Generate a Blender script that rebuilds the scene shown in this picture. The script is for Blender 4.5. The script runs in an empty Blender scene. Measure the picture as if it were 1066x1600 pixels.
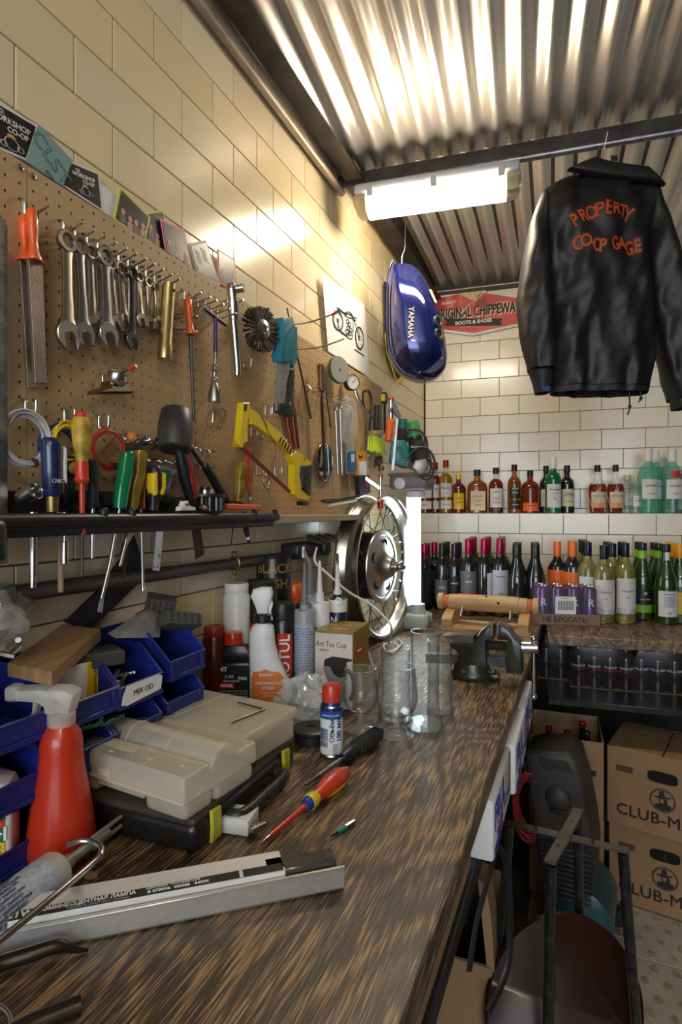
import bpy, bmesh, math, random
from math import sin, cos, pi, radians as R
from mathutils import Vector as V, Matrix as M
random.seed(7)
sc = bpy.context.scene
COL = sc.collection
# ------------------------------------------------------------------ camera
FPX, TH, CXM, CH = 895.0, math.atan(375 / 895), 0.80, 1.39
cd = bpy.data.cameras.new('camera'); cam = bpy.data.objects.new('camera', cd); COL.objects.link(cam)
cd.sensor_fit = 'VERTICAL'; cd.sensor_height = 36; cd.lens = FPX / 1600 * 36; cd.clip_start = .02
cam.location = (CXM, 0, CH); cam.rotation_euler = (R(90), 0, TH); sc.camera = cam
# ------------------------------------------------------------------ world, lights, exposure
w = bpy.data.worlds.new('world'); sc.world = w; w.use_nodes = True
wn = w.node_tree.nodes['Background']; wn.inputs[0].default_value = (.84, .91, 1, 1); wn.inputs[1].default_value = .62
sc.view_settings.view_transform = 'Standard'; sc.view_settings.look = 'None'
sc.view_settings.gamma = 1; sc.view_settings.use_curve_mapping = False; sc.view_settings.exposure = 1.0
LAMP_E, TUBE_E, REAR_FILL_E = 30.0, 4.5, 26.0
sc.cycles.max_bounces = 10; sc.cycles.transmission_bounces = 8; sc.cycles.transparent_max_bounces = 16
sc.cycles.diffuse_bounces = 4; sc.cycles.glossy_bounces = 4; sc.cycles.caustics_reflective = False; sc.cycles.caustics_refractive = False
sc.cycles.sample_clamp_indirect = 4
def lamp_area(name, loc, rot, sx, sy, watts, col):
    l = bpy.data.lights.new(name, 'AREA'); l.shape = 'RECTANGLE'; l.size = sx; l.size_y = sy; l.energy = watts; l.color = col
    o = bpy.data.objects.new(name, l); COL.objects.link(o); o.location = loc; o.rotation_euler = rot; return o
# daylight falling in through the open front of the container, behind the camera
lamp_area('daylight_opening', (1.3, -2.35, 1.75), (R(90), 0, R(0)), 2.2, 1.5, 26, (.80, .90, 1))

# ------------------------------------------------------------------ helpers
def ray(u, v):
    return V((-sin(TH) * FPX + cos(TH) * (u - 533), cos(TH) * FPX + sin(TH) * (u - 533), 800 - v))
def onx(u, v, x): d = ray(u, v); return V((CXM, 0, CH)) + d * ((x - CXM) / d.x)
def ony(u, v, y): d = ray(u, v); return V((CXM, 0, CH)) + d * (y / d.y)
def onz(u, v, z): d = ray(u, v); return V((CXM, 0, CH)) + d * ((z - CH) / d.z)
def yz(u, v, x): p = onx(u, v, x); return p.y, p.z

class G:
    """collects verts / faces"""
    def __init__(s): s.v = []; s.f = []
    def add(s, vs, fs, m=None):
        b = len(s.v)
        s.v += [tuple(m @ V(p)) if m is not None else tuple(p) for p in vs]
        s.f += [tuple(b + i for i in f) for f in fs]; return s
    def bm(s, bm, m=None):
        bm.verts.index_update()
        s.add([v.co.copy() for v in bm.verts], [[v.index for v in f.verts] for f in bm.faces], m); bm.free(); return s
    def box(s, c, d, bev=0, m=None, seg=1, rz=0):
        bm = bmesh.new(); bmesh.ops.create_cube(bm, size=1)
        for v in bm.verts: v.co = V((v.co.x * d[0], v.co.y * d[1], v.co.z * d[2]))
        if bev: bmesh.ops.bevel(bm, geom=bm.edges[:], offset=bev, segments=seg, affect='EDGES', profile=.5)
        t = M.Translation(V(c)) @ M.Rotation(rz, 4, 'Z')
        return s.bm(bm, (m @ t) if m is not None else t)
    def lathe(s, pr, n=24, m=None, a0=0, a1=2 * pi, sx=1, sy=1, nocap=False):
        full = abs(a1 - a0 - 2 * pi) < 1e-6; k = n if full else n + 1; vs = []; fs = []
        for r, z in pr:
            for i in range(k):
                a = a0 + (a1 - a0) * i / n; vs.append((r * cos(a) * sx, r * sin(a) * sy, z))
        for j in range(len(pr) - 1):
            for i in range(n):
                i2 = (i + 1) % k
                fs.append((j * k + i, j * k + i2, (j + 1) * k + i2, (j + 1) * k + i))
        if full and not (len(pr) > 2 and (pr[0] == pr[-1] or V(pr[0] + (0,)).to_tuple(6) == V(pr[-1] + (0,)).to_tuple(6))) and not nocap:
            if pr[0][0] > 1e-5: fs.append(tuple(range(k - 1, -1, -1)))
            if pr[-1][0] > 1e-5: fs.append(tuple((len(pr) - 1) * k + i for i in range(k)))
        return s.add(vs, fs, m)
    def tube(s, pts, r, n=8, closed=False, sm=0, flat=1, cap=True):
        pts = [V(p) for p in pts]
        if sm: pts = smooth(pts, sm, closed)
        N = len(pts); rr = r if isinstance(r, (list, tuple)) else [r] * N
        if len(rr) != N: rr = [rr[min(len(rr) - 1, int(i * (len(rr) - 1) / (N - 1)))] * (1 - (i * (len(rr) - 1) / (N - 1)) % 1) + rr[min(len(rr) - 1, int(i * (len(rr) - 1) / (N - 1)) + 1)] * ((i * (len(rr) - 1) / (N - 1)) % 1) for i in range(N)]
        nrm = None; vs = []; fs = []
        for i, p in enumerate(pts):
            if closed: t = pts[(i + 1) % N] - pts[i - 1]
            else: t = pts[min(i + 1, N - 1)] - pts[max(i - 1, 0)]
            t.normalize()
            if nrm is None:
                nrm = t.orthogonal().normalized()
            nrm = (nrm - t * nrm.dot(t)); nrm = nrm.normalized() if nrm.length > 1e-6 else t.orthogonal().normalized()
            b = t.cross(nrm)
            for k in range(n):
                a = 2 * pi * k / n; vs.append(p + nrm * (cos(a) * rr[i]) + b * (sin(a) * rr[i] * flat))
        for i in range(N if closed else N - 1):
            for k in range(n):
                j = (i + 1) % N; fs.append((i * n + k, i * n + (k + 1) % n, j * n + (k + 1) % n, j * n + k))
        if cap and not closed: fs.append(tuple(range(n - 1, -1, -1))); fs.append(tuple((N - 1) * n + k for k in range(n)))
        return s.add(vs, fs)
    def cyl(s, a, b, r, r2=None, n=16): return s.tube([a, b], [r, r if r2 is None else r2], n)
    def prism(s, poly, y0, y1, bev=0, m=None, seg=1):
        """polygon in x,z extruded along y"""
        bm = bmesh.new(); a = [bm.verts.new((x, y0, z)) for x, z in poly]; b = [bm.verts.new((x, y1, z)) for x, z in poly]
        n = len(poly); f1 = bm.faces.new(a); f2 = bm.faces.new(b[::-1])
        for i in range(n): bm.faces.new((a[i], b[i], b[(i + 1) % n], a[(i + 1) % n]))
        bmesh.ops.recalc_face_normals(bm, faces=bm.faces[:])
        if bev:
            bmesh.ops.bevel(bm, geom=list(f1.edges) + list(f2.edges), offset=bev, segments=seg, affect='EDGES', profile=.5)
        return s.bm(bm, m)
    def ball(s, c, r, n=12, sc_=(1, 1, 1), m=None):
        bm = bmesh.new(); bmesh.ops.create_uvsphere(bm, u_segments=n, v_segments=max(6, n // 2), radius=r)
        for v in bm.verts: v.co = V((v.co.x * sc_[0], v.co.y * sc_[1], v.co.z * sc_[2]))
        t = M.Translation(V(c)); return s.bm(bm, (m @ t) if m is not None else t)
    def grid(s, fn, nu, nv, m=None):
        vs = [fn(i / nu, j / nv) for j in range(nv + 1) for i in range(nu + 1)]
        fs = [(j * (nu + 1) + i, j * (nu + 1) + i + 1, (j + 1) * (nu + 1) + i + 1, (j + 1) * (nu + 1) + i) for j in range(nv) for i in range(nu)]
        return s.add(vs, fs, m)
def smooth(pts, k, closed=False):
    N = len(pts); out = []
    for i in range(N if closed else N - 1):
        p = [pts[(i + d) % N] if closed else pts[max(0, min(N - 1, i + d))] for d in (-1, 0, 1, 2)]
        for q in range(k):
            t = q / k
            out.append(.5 * ((2 * p[1]) + (p[2] - p[0]) * t + (2 * p[0] - 5 * p[1] + 4 * p[2] - p[3]) * t * t + (3 * p[1] - p[0] - 3 * p[2] + p[3]) * t ** 3))
    if not closed: out.append(pts[-1])
    return out
def frame(o, x, z):
    """matrix with local x axis x and local z axis z"""
    z = V(z).normalized(); x = V(x); x = (x - z * x.dot(z)).normalized(); y = z.cross(x)
    m = M((x, y, z)).transposed().to_4x4(); m.translation = V(o); return m

_mats = {}
def mk(name, col, rough=.5, metal=0, var=.12, vs=9, bump=.0, bs=60, coat=0, trans=0, ior=1.45, emit=0, col2=None, objvar=0, stretch=(1, 1, 1), sheen=0, alpha=1, rvar=.12, thin=False):
    if name in _mats: return _mats[name]
    m = bpy.data.materials.new(name); m.use_nodes = True; nt = m.node_tree; N = nt.nodes; L = nt.links
    b = N['Principled BSDF']; out = N['Material Output']
    tc = N.new('ShaderNodeTexCoord'); mp = N.new('ShaderNodeMapping'); mp.inputs[3].default_value = stretch
    L.new(tc.outputs['Object'], mp.inputs[0])
    no = N.new('ShaderNodeTexNoise'); no.inputs['Scale'].default_value = vs; no.inputs['Detail'].default_value = 5
    L.new(mp.outputs[0], no.inputs['Vector'])
    c2 = col2 or tuple(max(0, c * (1 - var * 1.6)) for c in col)
    mx = N.new('ShaderNodeMix'); mx.data_type = 'RGBA'; mx.inputs[6].default_value = (*c2, 1); mx.inputs[7].default_value = (*[min(1, c * (1 + (var * .4 if not col2 else 0))) for c in col], 1)
    rp = N.new('ShaderNodeValToRGB'); rp.color_ramp.elements[0].position = .32; rp.color_ramp.elements[1].position = .66
    L.new(no.outputs[0], rp.inputs[0]); L.new(rp.outputs[0], mx.inputs[0]); last = mx.outputs[2]
    if objvar:
        oi = N.new('ShaderNodeObjectInfo'); hs = N.new('ShaderNodeHueSaturation'); mr = N.new('ShaderNodeMapRange')
        mr.inputs[3].default_value = 1 - objvar; mr.inputs[4].default_value = 1 + objvar * .6
        L.new(oi.outputs['Random'], mr.inputs[0]); L.new(mr.outputs[0], hs.inputs['Value']); L.new(last, hs.inputs['Color'])
        ml = N.new('ShaderNodeMath'); ml.operation = 'MULTIPLY'; ml.inputs[1].default_value = 7.31
        fr = N.new('ShaderNodeMath'); fr.operation = 'FRACT'; L.new(oi.outputs['Random'], ml.inputs[0]); L.new(ml.outputs[0], fr.inputs[0])
        m2 = N.new('ShaderNodeMapRange'); m2.inputs[3].default_value = .84; m2.inputs[4].default_value = 1.14
        L.new(fr.outputs[0], m2.inputs[0]); L.new(m2.outputs[0], hs.inputs['Saturation']); last = hs.outputs[0]
    L.new(last, b.inputs['Base Color'])
    rr = N.new('ShaderNodeMapRange'); rr.inputs[3].default_value = max(.02, rough - rvar * rough); rr.inputs[4].default_value = min(1, rough + rvar * rough)
    L.new(no.outputs[0], rr.inputs[0]); L.new(rr.outputs[0], b.inputs['Roughness'])
    b.inputs['Metallic'].default_value = metal; b.inputs['IOR'].default_value = ior
    b.inputs['Coat Weight'].default_value = coat; b.inputs['Coat Roughness'].default_value = .08
    b.inputs['Transmission Weight'].default_value = trans; b.inputs['Alpha'].default_value = alpha
    if sheen: b.inputs['Sheen Weight'].default_value = sheen
    if bump:
        n2 = N.new('ShaderNodeTexNoise'); n2.inputs['Scale'].default_value = bs; n2.inputs['Detail'].default_value = 4; L.new(mp.outputs[0], n2.inputs['Vector'])
        bp = N.new('ShaderNodeBump'); bp.inputs['Strength'].default_value = bump; bp.inputs['Distance'].default_value = .002
        L.new(n2.outputs[0], bp.inputs['Height']); L.new(bp.outputs[0], b.inputs['Normal'])
    if emit:
        b.inputs['Emission Strength'].default_value = emit; b.inputs['Emission Color'].default_value = (*col, 1)
    _mats[name] = m; return m
def milky(name, col, tr=.35, rough=.25):
    """milky translucent plastic: part see-through, part scattering, with a soft gloss"""
    if name in _mats: return _mats[name]
    m = bpy.data.materials.new(name); m.use_nodes = True; nt = m.node_tree; N = nt.nodes; L = nt.links; b = N['Principled BSDF']; out = N['Material Output']
    no = N.new('ShaderNodeTexNoise'); no.inputs['Scale'].default_value = 12; tc = N.new('ShaderNodeTexCoord'); L.new(tc.outputs['Object'], no.inputs[0])
    mr = N.new('ShaderNodeMapRange'); mr.inputs[3].default_value = tr * .8; mr.inputs[4].default_value = tr * 1.2; L.new(no.outputs[0], mr.inputs[0])
    b.inputs['Base Color'].default_value = (*col, 1); b.inputs['Roughness'].default_value = rough
    tl = N.new('ShaderNodeBsdfTranslucent'); tl.inputs[0].default_value = (*col, 1); tp = N.new('ShaderNodeBsdfTransparent'); tp.inputs[0].default_value = (*[c ** .4 for c in col], 1)
    a = N.new('ShaderNodeMixShader'); a.inputs[0].default_value = .4; L.new(b.outputs[0], a.inputs[1]); L.new(tl.outputs[0], a.inputs[2])
    c = N.new('ShaderNodeMixShader'); L.new(mr.outputs[0], c.inputs[0]); L.new(a.outputs[0], c.inputs[1]); L.new(tp.outputs[0], c.inputs[2]); L.new(c.outputs[0], out.inputs[0])
    _mats[name] = m; return m
def clear(name, col=(1, 1, 1), opac=.12, rough=.05, edge=0):
    """thin clear film / thin glass: mostly see-through with a glossy skin"""
    if name in _mats: return _mats[name]
    m = bpy.data.materials.new(name); m.use_nodes = True; nt = m.node_tree; N = nt.nodes; L = nt.links
    for n in list(N):
        if n.type != 'OUTPUT_MATERIAL': N.remove(n)
    out = [n for n in N if n.type == 'OUTPUT_MATERIAL'][0]
    tr = N.new('ShaderNodeBsdfTransparent'); tr.inputs[0].default_value = (*col, 1)
    gl = N.new('ShaderNodeBsdfGlossy'); gl.inputs['Roughness'].default_value = rough; gl.inputs[0].default_value = (1, 1, 1, 1)
    df = N.new('ShaderNodeBsdfDiffuse'); df.inputs[0].default_value = (*[min(1, c) for c in col], 1)
    fr0 = N.new('ShaderNodeLayerWeight'); fr0.inputs[0].default_value = .5; fr1 = N.new('ShaderNodeMath'); fr1.operation = 'POWER'; fr1.inputs[1].default_value = 4; L.new(fr0.outputs['Facing'], fr1.inputs[0]); fr = N.new('ShaderNodeMath'); fr.operation = 'MULTIPLY_ADD'; fr.inputs[1].default_value = .34 + edge * .2; fr.inputs[2].default_value = .022; L.new(fr1.outputs[0], fr.inputs[0])
    no = N.new('ShaderNodeTexNoise'); no.inputs['Scale'].default_value = 30; tc = N.new('ShaderNodeTexCoord'); L.new(tc.outputs['Object'], no.inputs[0])
    mr = N.new('ShaderNodeMapRange'); mr.inputs[3].default_value = opac * .6; mr.inputs[4].default_value = opac * 1.4; L.new(no.outputs[0], mr.inputs[0])
    if edge:  # the thick rim of a glass seen edge-on absorbs light
        em = N.new('ShaderNodeMix'); em.data_type = 'RGBA'; em.inputs[6].default_value = (*col, 1); em.inputs[7].default_value = (*[c * (1 - edge) for c in col], 1)
        e2 = N.new('ShaderNodeMath'); e2.operation = 'POWER'; e2.inputs[1].default_value = 3; L.new(fr0.outputs['Facing'], e2.inputs[0]); L.new(e2.outputs[0], em.inputs[0]); L.new(em.outputs[2], tr.inputs[0])
    m1 = N.new('ShaderNodeMixShader'); L.new(mr.outputs[0], m1.inputs[0]); L.new(tr.outputs[0], m1.inputs[1]); L.new(df.outputs[0], m1.inputs[2])
    m2 = N.new('ShaderNodeMixShader'); L.new(fr.outputs[0], m2.inputs[0]); L.new(m1.outputs[0], m2.inputs[1]); L.new(gl.outputs[0], m2.inputs[2])
    L.new(m2.outputs[0], out.inputs[0]); _mats[name] = m; return m

def mesh(name, g, mat, ang=38):
    me = bpy.data.meshes.new(name); me.from_pydata([tuple(p) for p in g.v], [], g.f); me.validate()
    bm = bmesh.new(); bm.from_mesh(me); bmesh.ops.recalc_face_normals(bm, faces=bm.faces[:]); bm.to_mesh(me); bm.free()
    me.polygons.foreach_set('use_smooth', [True] * len(me.polygons)); me.set_sharp_from_angle(angle=R(ang))
    me.materials.append(mat); return me
def P(name, g, mat, parent=None, label=None, kind=None, loc=None, ang=38):
    o = bpy.data.objects.new(name, mesh(name, g, mat, ang) if isinstance(g, G) else g); COL.objects.link(o)
    if parent is not None: o.parent = parent
    if loc: o.location = loc
    if label: o['label'] = label
    if kind: o['kind'] = kind
    return o
def tag(o, label, cat, group=None, kind=None):
    o['label'] = label; o['category'] = cat
    if group: o['group'] = group
    if kind: o['kind'] = kind
    return o
def T(name, label, cat, loc=(0, 0, 0), rz=0, group=None, rot=None):
    o = bpy.data.objects.new(name, None); COL.objects.link(o); o.empty_display_size = .02
    o.location = loc; o.rotation_euler = rot or (0, 0, rz); return tag(o, label, cat, group)
def wallT(name, label, cat, u, v, x, group=None, tilt=0, yaw=0):
    """thing on the left wall at depth plane x: local x runs along the wall, z up, -y faces the room"""
    o = T(name, label, cat, onx(u, v, x), 0, group)
    o.rotation_euler = (M.Rotation(R(90) - yaw, 3, 'Z') @ M.Rotation(tilt, 3, 'Y')).to_euler(); return o
def kids(o): return [c for c in bpy.data.objects if c.parent == o]
def dup(root, loc=None, rz=None, label=None, group=None, rot=None, tree=None):
    tree = tree or [(c, kids(c)) for c in kids(root)]
    r = root.copy(); COL.objects.link(r)
    if loc is not None: r.location = loc
    if rz is not None: r.rotation_euler = (0, 0, rz)
    if rot is not None: r.rotation_euler = rot
    if label: r['label'] = label
    if group: r['group'] = group
    for c, gs in tree:
        d = c.copy(); COL.objects.link(d); d.parent = r
        for q in gs: e = q.copy(); COL.objects.link(e); e.parent = d
    return r
def S(name, g, mat, parent=None, ang=38):
    o = P(name, g, mat, parent, ang=ang)
    if parent is None: o['kind'] = 'structure'
    return o
_ty = {}
def textmesh(s, size, mat, bold=0, depth=.0002, space=1, cond=1, wrap=None, arc=None, align='CENTER'):
    key = (s, size, mat.name, bold, depth, space, cond, wrap, arc, align)
    if key in _ty: return _ty[key]
    c = bpy.data.curves.new('lettering', 'FONT'); c.body = s; c.size = size; c.align_x = align; c.align_y = 'CENTER'
    c.extrude = depth; fake = bold > 0 and any(q in s for q in 'MmМмWwW'); c.offset = 0 if fake else bold; c.space_character = space; c.resolution_u = 3
    o = bpy.data.objects.new('lettering', c); me = bpy.data.meshes.new_from_object(o)
    bpy.data.objects.remove(o); bpy.data.curves.remove(c)
    bm = bmesh.new(); bm.from_mesh(me); bmesh.ops.remove_doubles(bm, verts=bm.verts[:], dist=1e-6)
    for v in bm.verts:
        v.co.x *= cond
    if fake:  # widened strokes from slightly shifted copies; the font's M breaks when offset
        src = bm.verts[:] + bm.edges[:] + bm.faces[:]
        for i, (dx, dy) in enumerate(((bold, 0), (-bold, 0), (0, bold), (0, -bold))):
            r = bmesh.ops.duplicate(bm, geom=src); 
            for v in r['geom']:
                if isinstance(v, bmesh.types.BMVert): v.co.x += dx; v.co.y += dy; v.co.z += 2e-5 * (i + 1)
    if arc:  # letters fan along an arc of radius arc
        for v in bm.verts:
            a = v.co.x / arc; rr = arc + v.co.y; v.co.x, v.co.y = rr * sin(a), rr * cos(a) - arc
    if wrap:
        for v in bm.verts:
            a = v.co.x / wrap; rr = wrap + v.co.z; v.co.x, v.co.z = rr * sin(a), rr * cos(a) - wrap
    bm.to_mesh(me); bm.free(); me.materials.clear(); me.materials.append(mat); me.name = 'lettering'
    _ty[key] = me; return me
def txt(parent, s, size, mat, loc, rot=(pi / 2, 0, 0), name='lettering', **k):
    o = P(name, textmesh(s, size, mat, **k), mat, parent); o.location = loc; o.rotation_euler = rot; return o
# ================================================================== shared materials
def tile_mat(name, col, col2):
    m = mk(name, col, .22, 0, vs=2.2, col2=col2, objvar=.05, bump=.12, bs=9, coat=.2, rvar=.3)
    return m
m_tile = tile_mat('glazed_tile', (.85, .70, .45), (.79, .65, .42))
m_tileb = tile_mat('glazed_tile_back', (.84, .77, .64), (.78, .71, .58))
m_grout = mk('grout', (.07, .058, .045), .9)
m_steel = mk('chrome_steel', (.62, .62, .63), .22, 1, var=.15)
m_steel2 = mk('worn_steel', (.42, .41, .39), .38, 1, var=.3, vs=30, bump=.1)
m_dsteel = mk('dark_steel', (.10, .095, .09), .4, .8, var=.3, vs=25, bump=.15)
m_galv = mk('galvanised_sheet', (.60, .56, .52), .30, .62, col2=(.50, .48, .45), vs=7, bump=.06, bs=30, stretch=(1, .12, 1))
m_beam = mk('rusty_beam', (.085, .07, .06), .55, .5, col2=(.035, .03, .027), vs=12, bump=.4, bs=90)
m_black = mk('black_plastic', (.018, .018, .019), .38, 0, var=.2)
m_blackm = mk('black_matt', (.022, .021, .021), .75, 0, var=.25, bump=.2)
m_white = mk('white_plastic', (.78, .77, .74), .35, 0, var=.04)
m_paper = mk('paper', (.80, .79, .77), .8, 0, var=.04)
m_red = mk('red_plastic', (.62, .045, .02), .3, 0, coat=.2)
m_orange = mk('orange_plastic', (.85, .13, .03), .35, 0, coat=.2)
m_yellow = mk('yellow_plastic', (.80, .55, .02), .38, 0, var=.15)
m_blue = mk('blue_bin_plastic', (.014, .024, .20), .35, 0, var=.3, vs=14)
m_card = mk('cardboard', (.36, .215, .11), .85, 0, col2=(.30, .175, .085), vs=4, bump=.15, bs=80)
m_ink = mk('black_ink', (.02, .018, .018), .6)
m_wink = mk('white_ink', (.85, .84, .80), .6)
m_wood = mk('pale_wood', (.62, .40, .19), .5, 0, col2=(.48, .28, .12), vs=6, stretch=(1, 8, 8), bump=.1)

def oak(name):
    m = bpy.data.materials.new(name); m.use_nodes = True; nt = m.node_tree; N = nt.nodes; L = nt.links; b = N['Principled BSDF']
    tc = N.new('ShaderNodeTexCoord')
    def nz(scale, st, rot=0, det=4, rough=.6, dist=0):
        mp = N.new('ShaderNodeMapping'); mp.inputs[3].default_value = st; mp.inputs[2].default_value = (0, 0, rot); L.new(tc.outputs['Object'], mp.inputs[0])
        n = N.new('ShaderNodeTexNoise'); n.inputs['Scale'].default_value = scale; n.inputs['Detail'].default_value = det; n.inputs['Roughness'].default_value = rough; n.inputs['Distortion'].default_value = dist; L.new(mp.outputs[0], n.inputs[0]); return n.outputs[0]
    def ma(op, a, b_, c=None):
        x = N.new('ShaderNodeMath'); x.operation = op
        for i, q in enumerate((a, b_, c)):
            if q is None: continue
            if isinstance(q, (int, float)): x.inputs[i].default_value = q
            else: L.new(q, x.inputs[i])
        return x.outputs[0]
    big = nz(3.2, (1, .35, 1), R(8), 2); rings = ma('FRACT', ma('MULTIPLY', big, 22), 0); rings = ma('PINGPONG', rings, .5)     # cathedral growth rings
    pores = nz(470, (1, .04, 1), R(6), 2, .5); fine = nz(210, (1, .05, 1), R(6), 3, .7); mot = nz(18, (1, .3, 1), 0, 4)
    v = ma('MULTIPLY_ADD', rings, .30, ma('MULTIPLY_ADD', pores, 1.05, ma('MULTIPLY_ADD', fine, .55, ma('MULTIPLY', mot, .30))))
    rp = N.new('ShaderNodeValToRGB'); L.new(v, rp.inputs[0]); cr = rp.color_ramp
    cr.elements[0].position = .74; cr.elements[0].color = (.042, .027, .016, 1); cr.elements[1].position = .97; cr.elements[1].color = (.42, .26, .12, 1); cr.interpolation = 'EASE'
    e = cr.elements.new(.90); e.color = (.25, .150, .070, 1); e = cr.elements.new(.82); e.color = (.105, .064, .034, 1)
    sc2 = ma('MULTIPLY', v, .80); L.new(sc2, rp.inputs[0])
    L.new(rp.outputs[0], b.inputs['Base Color'])
    rr = N.new('ShaderNodeMapRange'); rr.inputs[3].default_value = .30; rr.inputs[4].default_value = .55; L.new(mot, rr.inputs[0]); L.new(rr.outputs[0], b.inputs['Roughness'])
    bp = N.new('ShaderNodeBump'); bp.inputs['Strength'].default_value = .5; bp.inputs['Distance'].default_value = .0008; L.new(v, bp.inputs['Height']); L.new(bp.outputs[0], b.inputs['Normal'])
    return m
m_oak = oak('dark_oak')

# ================================================================== room shell
XR, YB, YF = 2.5, 3.11, -2.4
flo = S('floor', G().box((1.1, .4, -.03), (3.4, 6.0, .05)), mk('floor_bed', (.10, .085, .06), .8))
m_ftile = mk('floor_tile', (.46, .42, .34), .38, 0, col2=(.36, .33, .27), vs=6, objvar=.10, bump=.2, bs=50)
m_fdot = mk('floor_dot', (.24, .17, .09), .5, 0, col2=(.40, .34, .24), vs=60, objvar=.1)
def dome_tile():
    g = G().box((0, 0, -.0035), (.296, .296, .007), .0015); return mesh('tile', g, m_ftile)
def dome_dots():
    g = G(); r_ = random.Random(3)
    for i in range(5):
        for j in range(5):
            x = -.12 + .06 * i + (.03 if j % 2 else 0) - .015; y = -.12 + .06 * j
            if abs(x) < .14: g.lathe([(.0145, 0), (.013, .0022), (.010, .0030), (.004, .0024), (0, .0024)], 10, M.Translation((x, y, 0)), sy=1.25, sx=.9)
    return mesh('dot_relief', g, m_fdot)
tm, dm = dome_tile(), dome_dots()
for i in range(6):
    for j in range(8):
        t = P('tile', tm, None, flo); t.location = (.78 + .3 * i, .95 + .3 * j, .0035); t.rotation_euler = (0, 0, 0)
        d = P('dot_relief', dm, None, t, kind='stuff')
def tile_me(w_, mat, nm): return mesh(nm, G().box((0, 0, 0), (w_ - .0022, .010, .0975), .0014), mat, 12)
wl = S('wall_left', G().box((-.06, .36, 1.35), (.10, 5.5, 2.72)), m_grout)
tl = tile_me(.2, m_tile, 'tile')
for r in range(-12, 6):
    z = 2.108 + .1 * r + .05; off = .617 if (r % 2) else .729
    for k in range(-3, 13):
        y0 = off + .2 * k; y1 = y0 + .2
        if y1 > 3.105:
            w_ = 3.105 - y0
            if w_ < .02: continue
            t = P('tile', tile_me(w_, m_tile, 'tile'), None, wl); t.location = (-.006, y0 + w_ / 2, z)
        else: t = P('tile', tl, None, wl); t.location = (-.006, y0 + .1, z)
        t.rotation_euler = (0, 0, R(90))
wb = S('wall_back', G().box((1.1, YB + .06, 1.35), (2.4, .10, 2.72)), m_grout)
tb = tile_me(.2, m_tileb, 'tile')
def tile_row(par, y, z, off, x0=.004, x1=2.0, hgt=1):
    x = off - .4
    while x < x1:
        a, b = max(x, x0), min(x + .2, x1)
        if b - a > .02:
            t = P('tile', tb if b - a > .1999 else tile_me(b - a, m_tileb, 'tile'), None, par); t.location = ((a + b) / 2, y, z); t.scale = (1, 1, hgt)
        x += .2
for r in range(-8, 5):
    tile_row(wb, YB + .006, 2.108 + .1 * r + .05, .2 if r % 2 else .3)
LY, LZ = 2.90, 1.383
lo = S('wall_back_ledge', G().box((1.1, (LY + YB) / 2 + .006, LZ / 2 + .3), (2.2, YB - LY - .012, LZ - .60 - .012)), m_grout)
for r in range(5): tile_row(lo, LY + .006, LZ - .05 - .1 * r, .107 if r % 2 == 0 else .01)
for k in range(11):
    t = P('tile', mesh('tile', G().box((0, 0, 0), (.198, YB - LY - .014, .010), .0016), m_tileb), None, lo); t.location = (.107 + .2 * k, (LY + YB) / 2, LZ - .005)

BA = R(4.8)
def bswing(o, y): o.matrix_world = M.Translation((0, y, 0)) @ M.Rotation(BA, 4, 'Z') @ M.Translation((0, -y, 0)); return o
bswing(wb, YB); bswing(lo, YB)
def onb(u, v, y0):
    d = ray(u, v); t = y0 / (d.y - math.tan(BA) * d.x) + CXM * math.tan(BA) / (d.y - math.tan(BA) * d.x); return V((CXM, 0, CH)) + d * t
# ceiling: corrugated galvanised sheets
def corr(name, ang, ox, oy, x0, x1, y0, y1, z, pitch=.076, amp=.011, mat=m_galv):
    g = G(); n = int((x1 - x0) / pitch * 14); ny = 10
    def f(a, b):
        x = x0 + (x1 - x0) * a; y = y0 + (y1 - y0) * b
        return (x, y, amp * cos(2 * pi * x / pitch) + .002 * sin(3.1 * y + 2 * x))
    g.grid(f, n, ny)
    o = S(name, g, mat, ang=80); o.location = (ox, oy, z); o.rotation_euler = (0, 0, ang); return o
A1 = R(5.6)
corr('ceiling', A1, .05, 1.90, -.35, 2.6, -4.2, .03, 2.610)
corr('ceiling_2', R(2.5), .10, 2.15, -.0, 2.3, -.30, 1.1, 2.634)
S('ceiling_deck', G().box((1.1, .4, 2.66), (3.4, 6.2, .03)), m_beam)
g = G().box((.068, .6, 2.556), (.060, 5.0, .006)).box((.038, .6, 2.575), (.006, 5.0, .04)); S('trim_1', g, m_beam)
g = G().tube([(.025, -1.5, 2.512), (.025, 1.86, 2.512)], .0125, 14); o = S('trim_2', g, mk('painted_conduit', (.42, .36, .28), .4, .3, col2=(.24, .18, .13), vs=25, stretch=(1, .3, 1)))
# cross beam and the pipe under it
cb = S('trim_3', G().box((1.2, 0, 0), (2.5, .006, .045)).box((1.2, .02, .02), (2.5, .045, .005)), m_beam); cb.location = (.05, 1.885, 2.565); cb.rotation_euler = (0, 0, A1)
pp = S('trim_4', G().tube([(.0, 0, 0), (2.4, 0, 0)], .0115, 14), mk('grey_conduit', (.26, .25, .26), .35, .7, col2=(.14, .13, .13), vs=30)); pp.location = (.07, 1.868, 2.525); pp.rotation_euler = (0, 0, A1)
bswing(S('trim_5', G().box((1.1, YB - .012, 2.583), (2.2, .02, .018)), m_beam), YB)
S('wall_right_blocker', G().box((2.56, .36, 1.3), (.08, 5.6, 2.7)), mk('blocker_brown', (.16, .11, .07), .6, col2=(.10, .07, .045), vs=3, stretch=(1, 1, .2)))  # unseen wall, added to block side light and darken the lower zone
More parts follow.
